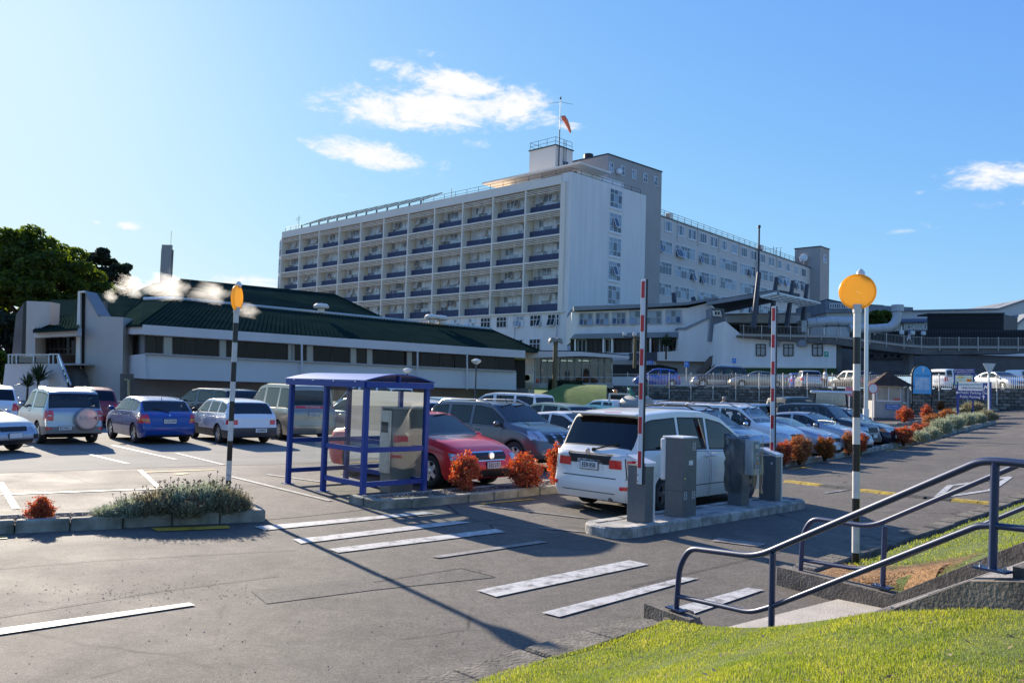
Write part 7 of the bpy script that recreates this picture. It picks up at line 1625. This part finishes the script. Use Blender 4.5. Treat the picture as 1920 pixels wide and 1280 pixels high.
# ------------------------------------------------------------------ steam from the kitchen roof
def steam_mat():
    m=bpy.data.materials.new('steam'); m.use_nodes=True; nt=m.node_tree; N=nt.nodes; L=nt.links; N.clear(); out=N.new('ShaderNodeOutputMaterial'); v=N.new('ShaderNodeVolumePrincipled'); v.inputs['Color'].default_value=(1,1,1,1); v.inputs['Anisotropy'].default_value=.72
    tc=N.new('ShaderNodeTexCoord'); n=N.new('ShaderNodeTexNoise'); n.inputs['Scale'].default_value=.8; n.inputs['Detail'].default_value=8; n.inputs['Roughness'].default_value=.62; n.inputs['Distortion'].default_value=.8; mp=N.new('ShaderNodeMapping'); mp.inputs['Rotation'].default_value=(0,.5,0); mp.inputs['Scale'].default_value=(.55,1,1.5); L.new(tc.outputs['Object'],mp.inputs[0]); L.new(mp.outputs[0],n.inputs['Vector'])
    g=N.new('ShaderNodeVectorMath'); g.operation='SUBTRACT'; L.new(tc.outputs['Generated'],g.inputs[0]); g.inputs[1].default_value=(.5,.5,.5); l=N.new('ShaderNodeVectorMath'); l.operation='LENGTH'; L.new(g.outputs[0],l.inputs[0])
    mr=N.new('ShaderNodeMapRange'); L.new(l.outputs['Value'],mr.inputs[0]); mr.inputs[1].default_value=.5; mr.inputs[2].default_value=.0; mr.inputs[3].default_value=-.42; mr.inputs[4].default_value=.30
    ad=N.new('ShaderNodeMath'); ad.operation='ADD'; L.new(n.outputs[0],ad.inputs[0]); L.new(mr.outputs[0],ad.inputs[1])
    r2=N.new('ShaderNodeMapRange'); L.new(ad.outputs[0],r2.inputs[0]); r2.inputs[1].default_value=.50; r2.inputs[2].default_value=1.0; r2.inputs[3].default_value=0; r2.inputs[4].default_value=.7; L.new(r2.outputs[0],v.inputs['Density']); L.new(v.outputs[0],out.inputs['Volume']); return m
SM=steam_mat()
for k,(px,py,d,rx,ry,rz) in enumerate(((206,553,47.5,1.0,.9,.9),(243,532,48,2.2,1.3,1.5),(315,533,48.5,3.4,1.6,1.9),(395,545,49,3.0,1.4,1.5),(462,580,48,2.0,1.,1.1))):
    p=W(px,py,d); o=MB().ell((0,0,0),(rx,ry,rz),16,10).build('steam',SM); o.location=p; kind(o,'stuff')
# ================================================================== plants
import numpy as np
def leafcloud(name,pts,nrm_rand,size,m,rng,elong=1.6,up=None):
    """separate leaf diamonds at the points"""
    n=len(pts); a=rng.normal(size=(n,3)); 
    if up is not None: a=a*nrm_rand+up
    a/=np.linalg.norm(a,axis=1)[:,None]; b=rng.normal(size=(n,3)); b-=a*(a*b).sum(1)[:,None]; b/=np.linalg.norm(b,axis=1)[:,None]
    s=(size*rng.uniform(.6,1.3,n))[:,None]; v=np.empty((n,4,3)); v[:,0]=pts-a*s*elong*.5; v[:,1]=pts+b*s*.5; v[:,2]=pts+a*s*elong*.5; v[:,3]=pts-b*s*.5
    return v.reshape(-1,3)
def quads_obj(name,v,m,parent=None):
    n=len(v)//4; me=bpy.data.meshes.new(name); me.vertices.add(len(v)); me.vertices.foreach_set('co',v.astype(np.float32).ravel()); me.loops.add(4*n); me.loops.foreach_set('vertex_index',np.arange(4*n,dtype=np.int32)); me.polygons.add(n); me.polygons.foreach_set('loop_start',np.arange(0,4*n,4,dtype=np.int32)); me.polygons.foreach_set('loop_total',np.full(n,4,dtype=np.int32)); me.update(); me.validate(); me.materials.append(m); return link(bpy.data.objects.new(name,me),parent)
rng=np.random.default_rng(11)
NRED=leafmat('red leaves',[(.30,.05,.035),(.50,.105,.06),(.60,.20,.10),(.38,.07,.04),(.26,.20,.06)],.32,.65); NORG=leafmat('orange leaves',[(.30,.08,.045),(.44,.15,.07),(.48,.22,.10),(.28,.13,.05),(.16,.15,.05)],.3,.65); NDRK=leafmat('dark orange leaves',[(.14,.03,.015),(.30,.09,.025),(.38,.15,.03),(.10,.08,.02)],.4,.5)
STEMR=mat('red brown stem',(.10,.045,.03),rough=.9); SILV=leafmat('silver foliage',[(.26,.30,.19),(.40,.43,.31),(.33,.35,.23),(.47,.49,.38)],.25,.7); SILVD=leafmat('olive grey foliage',[(.16,.17,.10),(.30,.31,.20),(.36,.31,.20),(.20,.13,.08)],.25,.8); SEEDM=leafmat('seed heads',[(.06,.03,.025),(.13,.075,.05)],.1,.9)
def red_mesh(seed,mt,n=5200,ls=.040):
    g=np.random.default_rng(seed); ncl=80; th=g.uniform(0,2*np.pi,ncl); ph=np.arccos(g.uniform(-.92,1,ncl)); rr=g.uniform(.45,1.12,ncl)
    c=np.stack([.36*rr*np.sin(ph)*np.cos(th),.36*rr*np.sin(ph)*np.sin(th),.50+.44*rr*np.cos(ph)],1); c[:,2]=np.maximum(c[:,2],.07); k=g.integers(0,ncl,n); p=c[k]+g.normal(size=(n,3))*.062
    v=leafcloud('',p,1.,ls,None,g,1.7); o=quads_obj('foliage',v,mt); me=o.data; bpy.data.objects.remove(o)
    b=MB()
    for q in c[::2]: b.tube([(q[0]*.12,q[1]*.12,-.08),(q[0]*.4,q[1]*.4,q[2]*.45),tuple(q)],[.014,.010,.005],5)
    s=b.build('stems',STEMR); sm=s.data; bpy.data.objects.remove(s); return me,sm
RM=[red_mesh(21,NRED),red_mesh(22,NRED),red_mesh(23,NORG),red_mesh(24,NORG),red_mesh(25,NDRK)]
def red_shrub(px,py,wpx,hpx,var,label,dz=.1,d=None):
    p=gp(px,py,dz) if d is None else W(px,py,d); dd=p.y; w=wpx*dd/FPX; h=hpx*dd/FPX; r=thing('red_shrub',label,'shrub',p,rnd.uniform(0,6),'red leaved shrubs'); r.scale=(w/.86*rnd.uniform(.86,1.08),w/.86*rnd.uniform(.86,1.08),h/.98); f,s=RM[var]; inst('foliage',f,r); inst('stems',s,r); return r
for q in ((75,976,52,44,1,'small red leaved shrub alone in the gravel at the left of the long bed'),(872,920,62,72,0,'red leaved shrub before the number plate of the red sedan',),(985,917,76,64,1,'wide low red leaved shrub between the red sedan and grey off-roader'),(1046,908,56,74,0,'tall bright red shrub touching the white minivan\'s tail'),
  (1470,870,34,44,0,'red shrub half hidden behind the right barrier cabinet'),(1498,867,48,48,2,'bushy orange red shrub just right of the right barrier cabinet'),(1546,861,40,42,4,'dull orange shrub below the low silver coupe\'s nose'),(1592,851,32,42,3,'orange shrub left of the tall striped post'),(1613,849,28,36,1,'bright red shrub peeping out right of the tall striped post'),
  (1694,833,36,34,0,'red shrub at the low end of the silver bush bed'),(1716,827,28,32,1,'second red shrub in the low end of the silver bush bed'),(1734,810,30,16,0,'low red tuft among silver bushes behind the first red pair'),(1747,806,42,30,3,'orange shrub topping the silver bushes'),(1777,794,32,26,2,'orange shrub midway up the silver bush bed'),(1808,783,26,16,2,'small orange tuft near the direction sign'),
  (1697,792,32,30,0,'round red bush standing alone in the lane mouth by the navy estate'),(1738,788,23,28,1,'slim red bush left of the silver bushes on the far kerb'),(1768,771,44,26,4,'dark orange bush below the arched map board'),(1795,769,36,24,4,'dark orange bush behind the left post of the direction sign')):
    red_shrub(*q)
def grey_mesh(seed,mt,n=1500,seeds=0,ls=.5):
    g=np.random.default_rng(seed); th=g.uniform(0,2*np.pi,n); tilt=np.abs(g.normal(0,.55,n)).clip(0,1.35); r0=g.uniform(0,.30,n); L_=g.uniform(.45,1.,n)*ls*2
    base=np.stack([r0*np.cos(th),r0*np.sin(th),g.uniform(0,.35,n)],1); d=np.stack([np.sin(tilt)*np.cos(th),np.sin(tilt)*np.sin(th),np.cos(tilt)],1); tip=base+d*L_[:,None]*.55; sd=np.stack([-np.sin(th),np.cos(th),g.normal(0,.4,n)],1)*.013
    v=np.empty((n,4,3)); mid=(base+tip)/2+np.stack([np.zeros(n),np.zeros(n),np.full(n,.02)],1); v[:,0]=base; v[:,1]=mid+sd; v[:,2]=tip; v[:,3]=mid-sd
    k=g.integers(0,n,n*2); t=g.uniform(.35,1,n*2)[:,None]; p=base[k]*(1-t)+tip[k]*t+g.normal(size=(n*2,3))*.012; v2=leafcloud('',p,1.,.03,None,g,2.4,d[k]*1.2)
    o=quads_obj('foliage',np.concatenate([v.reshape(-1,3),v2]),mt); me=o.data; bpy.data.objects.remove(o); sm=None
    if seeds:
        b=MB()
        for i in range(seeds):
            j=g.integers(0,n); a=Vector(base[j]*.6+tip[j]*.4); e=Vector(tip[j])+Vector((0,0,g.uniform(.08,.24))); b.tube([a,e],.004,3,cap=False)
            for q in range(4): b.ell(e+Vector(g.normal(size=3)*.016),(.016,.016,.012),5,3)
        s=b.build('seed_heads',SEEDM); sm=s.data; bpy.data.objects.remove(s)
    return me,sm
GM=[grey_mesh(31,SILV),grey_mesh(32,SILV),grey_mesh(33,SILVD,1800,70,.55),grey_mesh(34,SILV,1700,50,.55),grey_mesh(35,SILVD,1600,0)]
def grey_shrub(px,py,wpx,hpx,var,label,dz=.1,grp='silver grey bushes'):
    p=gp(px,py,dz); w=wpx*p.y/FPX; h=hpx*p.y/FPX; r=thing('grey_shrub',label,'shrub',p,rnd.uniform(0,6),grp); r.scale=(w/1.05,w/1.05,h/.85); f,s=GM[var]; fo=inst('foliage',f,r)
    if s: kind(inst('seed_heads',s,r),'stuff')
for q in ((205,974,66,30,0,'low pale silver bush at the left end of the lavender clump'),(245,972,72,40,3,'silver grey bush second from the left of the lavender clump'),(288,970,84,50,2,'brown headed lavender bush left of the clump\'s tallest one'),(335,966,88,58,3,'tall silver lavender bush with brown seed heads in the clump'),(385,964,92,62,3,'tallest lavender bush beside the striped post\'s foot'),(352,972,70,38,2,'dry brown lavender bush low at the front of the clump'),(425,965,74,50,2,'lavender bush just right of the striped post\'s foot'),(450,964,46,34,2,'lavender bush at the right end of the clump by the bed corner')): grey_shrub(*q,grp='lavender bushes beside the striped post')
for q in ((1727,829,34,24,0,'first silver bush beside the red pair at the low end'),(1745,824,36,26,1,'silver bush second from the low end at the kerb'),(1766,815,42,34,0,'big silver bush below the orange shrub'),(1790,806,40,32,1,'silver bush midway along the kerb'),(1812,799,36,28,0,'silver bush below the left post of the direction sign'),(1832,795,36,24,1,'silver bush third from the top end of the bed'),(1850,791,32,26,4,'dull grey bush below the right post of the direction sign'),(1782,786,40,18,1,'grey green bush behind the orange shrub'),(1757,786,36,14,4,'low grey bush at the back left of the bed'),(1825,777,44,26,4,'dark olive bush between the direction sign posts'),(1800,779,32,16,1,'small silver bush behind the upper orange tuft'),(1860,789,26,18,4,'last dull bush at the top kerb corner')): grey_shrub(*q)
# trees
LEAF=leafmat('tree leaves',[(.035,.060,.012),(.075,.105,.018),(.12,.145,.024),(.05,.08,.015)],.5,.6); LEAFD=leafmat('dark tree leaves',[(.016,.026,.014),(.03,.042,.02),(.024,.035,.016)],.3,.6); BARK=mat('bark',(.09,.07,.055),rough=.95,var=.5,vscale=6)
def tree(label,px,py,d,rxp,rzp,base_y,lm,n,seed,ls=.34,ncl=70,clump=.2):
    g=np.random.default_rng(seed); c=W(px,py,d); rx,rz=rxp*d/FPX,rzp*d/FPX; z0=GG(c.x,c.y) if base_y is None else W(px,base_y,d).z; r=thing('tree',label,'tree',(c.x,c.y,z0),0,'trees beyond the hall'); h=c.z-z0
    th=g.uniform(0,2*np.pi,ncl); u=g.uniform(-.8,1,ncl); q=np.sqrt(1-u*u); rr=g.uniform(.45,1.,ncl)**.6
    cc=np.stack([rx*rr*q*np.cos(th),rx*rr*q*np.sin(th),h+rz*rr*u],1); k=g.integers(0,ncl,n); dv=g.normal(size=(n,3)); dv/=np.linalg.norm(dv,axis=1)[:,None]
    p=cc[k]+dv*(g.uniform(.2,1,n)**.5)[:,None]*np.array([rx*clump*1.15,rx*clump*1.15,rz*clump*.8])
    quads_obj('crown',leafcloud('',p,1.,ls,None,g,1.5),lm,r); b=MB(); b.tube([(0,0,-.3),(.1,.1,h*.45),(0,.1,h*.95)],[rx*.075,rx*.06,rx*.03],10)
    for i in range(0,ncl,4): q_=Vector(cc[i]); b.tube([(0,.08,h*(.45+.4*g.random())),q_*.5+Vector((0,0,h*.42)),q_],[rx*.03,rx*.02,rx*.006],6)
    b.build('trunk',BARK,r,smooth=60); return r
tree('big broad green tree at the left edge behind the entrance block',55,545,78,130,112,690,LEAF,80000,41,.22,190,.145)
tree('smaller darker tree between the big green tree and the boiler chimney',193,520,104,52,52,690,LEAFD,26000,42,.25,90,.17)
tree('low dark tree filling the gap left of the entrance block',10,640,70,60,60,720,LEAFD,9000,43,.36,40,.25)
tree('small round dark tree behind the air ducts on the right',1650,604,112,26,20,640,LEAF,6000,44,.3,24,.3); tree('distant treetop at the far left edge low behind the cars',-40,690,66,50,40,735,LEAF,5000,45,.34,30,.25)
def palm(label,px,py,d,s,n,seed,grp=None):
    g=random.Random(seed); p=W(px,py,d); r=thing('palm',label,'plant',p,0,grp); b=MB()
    for k in range(n):
        a=g.uniform(0,6.28); t=g.uniform(.1,1.35); L_=s*g.uniform(.7,1.1); dirv=Vector((math.sin(t)*math.cos(a),math.sin(t)*math.sin(a),math.cos(t))); sd=Vector((-math.sin(a),math.cos(a),0))*s*.035; m=dirv*L_*.55+Vector((0,0,.05)); e=dirv*L_-Vector((0,0,.25*s*t*.5)); b.add([(0,0,0),m+sd,e,m-sd],[(0,1,2,3)])
    b.build('fronds',leafmat('palm fronds',[(.03,.045,.02),(.06,.085,.03),(.04,.06,.03)],.3,.5),r); MB().cyl((0,0,-s*.9),(0,0,.05),s*.07,s*.06,8).build('trunk',BARK,r); return r
palm('spiky dark plant left of the outside stair by the entrance block wall',72,716,42,1.1,150,1,'spiky plants by the entrance block'); palm('second spiky plant at the foot of the terrace wall, nearer the left edge',52,726,41.5,.8,110,2,'spiky plants by the entrance block'); palm('potted palm on the balcony of the clinic wing',1249,650,93.5,1.6,140,3)
b=[]; g=np.random.default_rng(50)
hb_=thing('hedge','low dark hedge in front of the glazed entrance','hedge',W(1060,722,58)); pts=np.stack([g.uniform(-1.2,1.2,2500),g.uniform(-.4,.4,2500),g.uniform(-.5,.35,2500)],1); quads_obj('foliage',leafcloud('',pts,1.,.09,None,g,1.5),LEAFD,hb_)
# mown grass blades on the near lawns
def blades(name,base,t0,t1,w0,w1,n,hmin,hmax,wd_,seed,zf):
    g=np.random.default_rng(seed); N_=n*3; t=g.uniform(t0,t1,N_); w=g.uniform(w0,w1,N_); x=base.x+SE.x*t+KD.x*w; y=base.y+SE.y*t+KD.y*w
    dist=np.hypot(x,y); ok=(y>.6)&(np.abs(x)<y*.85+1.2)&(g.uniform(0,1,N_)<np.clip(4.5/dist,.12,1)**1.1); t,w,x,y,dist=[q[ok][:n] for q in (t,w,x,y,dist)]; n=len(x)
    s=(x-KP.x)*KN.x+(y-KP.y)*KN.y; ok=(s>.06)&((w0<0)|(w>1.15)|(t>1.9)|(g.uniform(0,1,n)<.12)); x,y,dist,s=[q[ok] for q in (x,y,dist,s)]; n=len(x)
    t=t[ok];w=w[ok]; z=np.interp(s,[q[0] for q in LT],[q[1] for q in LT]); z=z if w0<0 else np.minimum(z,np.interp(t,[q[0] for q in WZB],[q[1] for q in WZB])+.42*np.maximum(0,w-.09)); z=z+.0022*np.clip(x-5,0,31)**2+.015*np.sin(x*2.1+y*1.3)-.004
    sc_=np.clip(dist/5.,1,2.6); h=g.uniform(hmin,hmax,n)*(1+.35*np.sin(x*3.1)*np.sin(y*2.7)); a=g.uniform(0,2*np.pi,n); ln=np.abs(g.normal(0,.55,n)).clip(0,1.2); b_=g.uniform(0,2*np.pi,n)
    c=np.stack([x,y,z],1); side=np.stack([np.cos(a),np.sin(a),np.zeros(n)],1)*(wd_*sc_*g.uniform(.6,1.2,n))[:,None]; up=np.stack([np.sin(ln)*np.cos(b_),np.sin(ln)*np.sin(b_),np.cos(ln)],1)*h[:,None]
    v=np.empty((n,4,3)); v[:,0]=c-side; v[:,1]=c+side; v[:,2]=c+up+side*.25; v[:,3]=c+up-side*.25
    return kind(quads_obj(name,v.reshape(-1,3),GRASSM),'stuff')
def patchy(m):
    nt=m.node_tree; N=nt.nodes; L=nt.links; b=[n for n in N if n.type=='BSDF_PRINCIPLED'][0]; t=[n for n in N if n.type=='HUE_SAT'][0]; r=[n for n in N if n.type=='VALTORGB'][0]
    tc=N.new('ShaderNodeTexCoord'); n=N.new('ShaderNodeTexNoise'); n.inputs['Scale'].default_value=1.7; n.inputs['Detail'].default_value=7; n.inputs['Roughness'].default_value=.7; L.new(tc.outputs['Object'],n.inputs['Vector'])
    q=N.new('ShaderNodeValToRGB'); e=q.color_ramp.elements; e[0].position=.35; e[0].color=(.62,.72,.6,1); e[1].position=.66; e[1].color=(1.25,1.12,.95,1); L.new(n.outputs[0],q.inputs[0])
    x=N.new('ShaderNodeMix'); x.data_type='RGBA'; x.blend_type='MULTIPLY'; x.inputs[0].default_value=1; L.new(r.outputs[0],x.inputs[6]); L.new(q.outputs[0],x.inputs[7]); L.new(x.outputs[2],b.inputs['Base Color']); L.new(x.outputs[2],t.inputs['Color']); return m
GRASSM=patchy(leafmat('grass blades',[(.15,.19,.035),(.24,.275,.055),(.32,.34,.09),(.19,.235,.04),(.44,.39,.20)],.5,.6,[0,.3,.6,.85,1]))
blades('grass',PA,.1,9,-9,-.14,360000,.010,.024,.0022,61,None); blades('grass',PB,.05,9,.2,30,190000,.012,.028,.0028,62,None)
# a few fallen brown leaves on the near lawn
b=MB(); r9=random.Random(9)
for _ in range(420):
    t,w=r9.uniform(.4,5),r9.uniform(-6,-.3); p=PA+SE*t+Vector((KD.x,KD.y,0))*w; z=lawnz(sdist(p))+.035+GG(p.x,p.y); a=r9.uniform(0,6.3); s=r9.uniform(.01,.022); d=Vector((math.cos(a),math.sin(a),r9.uniform(-.4,.4)))*s; e=Vector((-math.sin(a),math.cos(a),r9.uniform(-.4,.4)))*s*.5; c_=Vector((p.x,p.y,z)); b.add([c_-d,c_-e,c_+d,c_+e],[(0,1,2,3)])
kind(b.build('fallen_leaves',leafmat('fallen leaf',[(.16,.09,.04),(.26,.17,.08),(.34,.28,.2)],.2,.8)),'stuff')
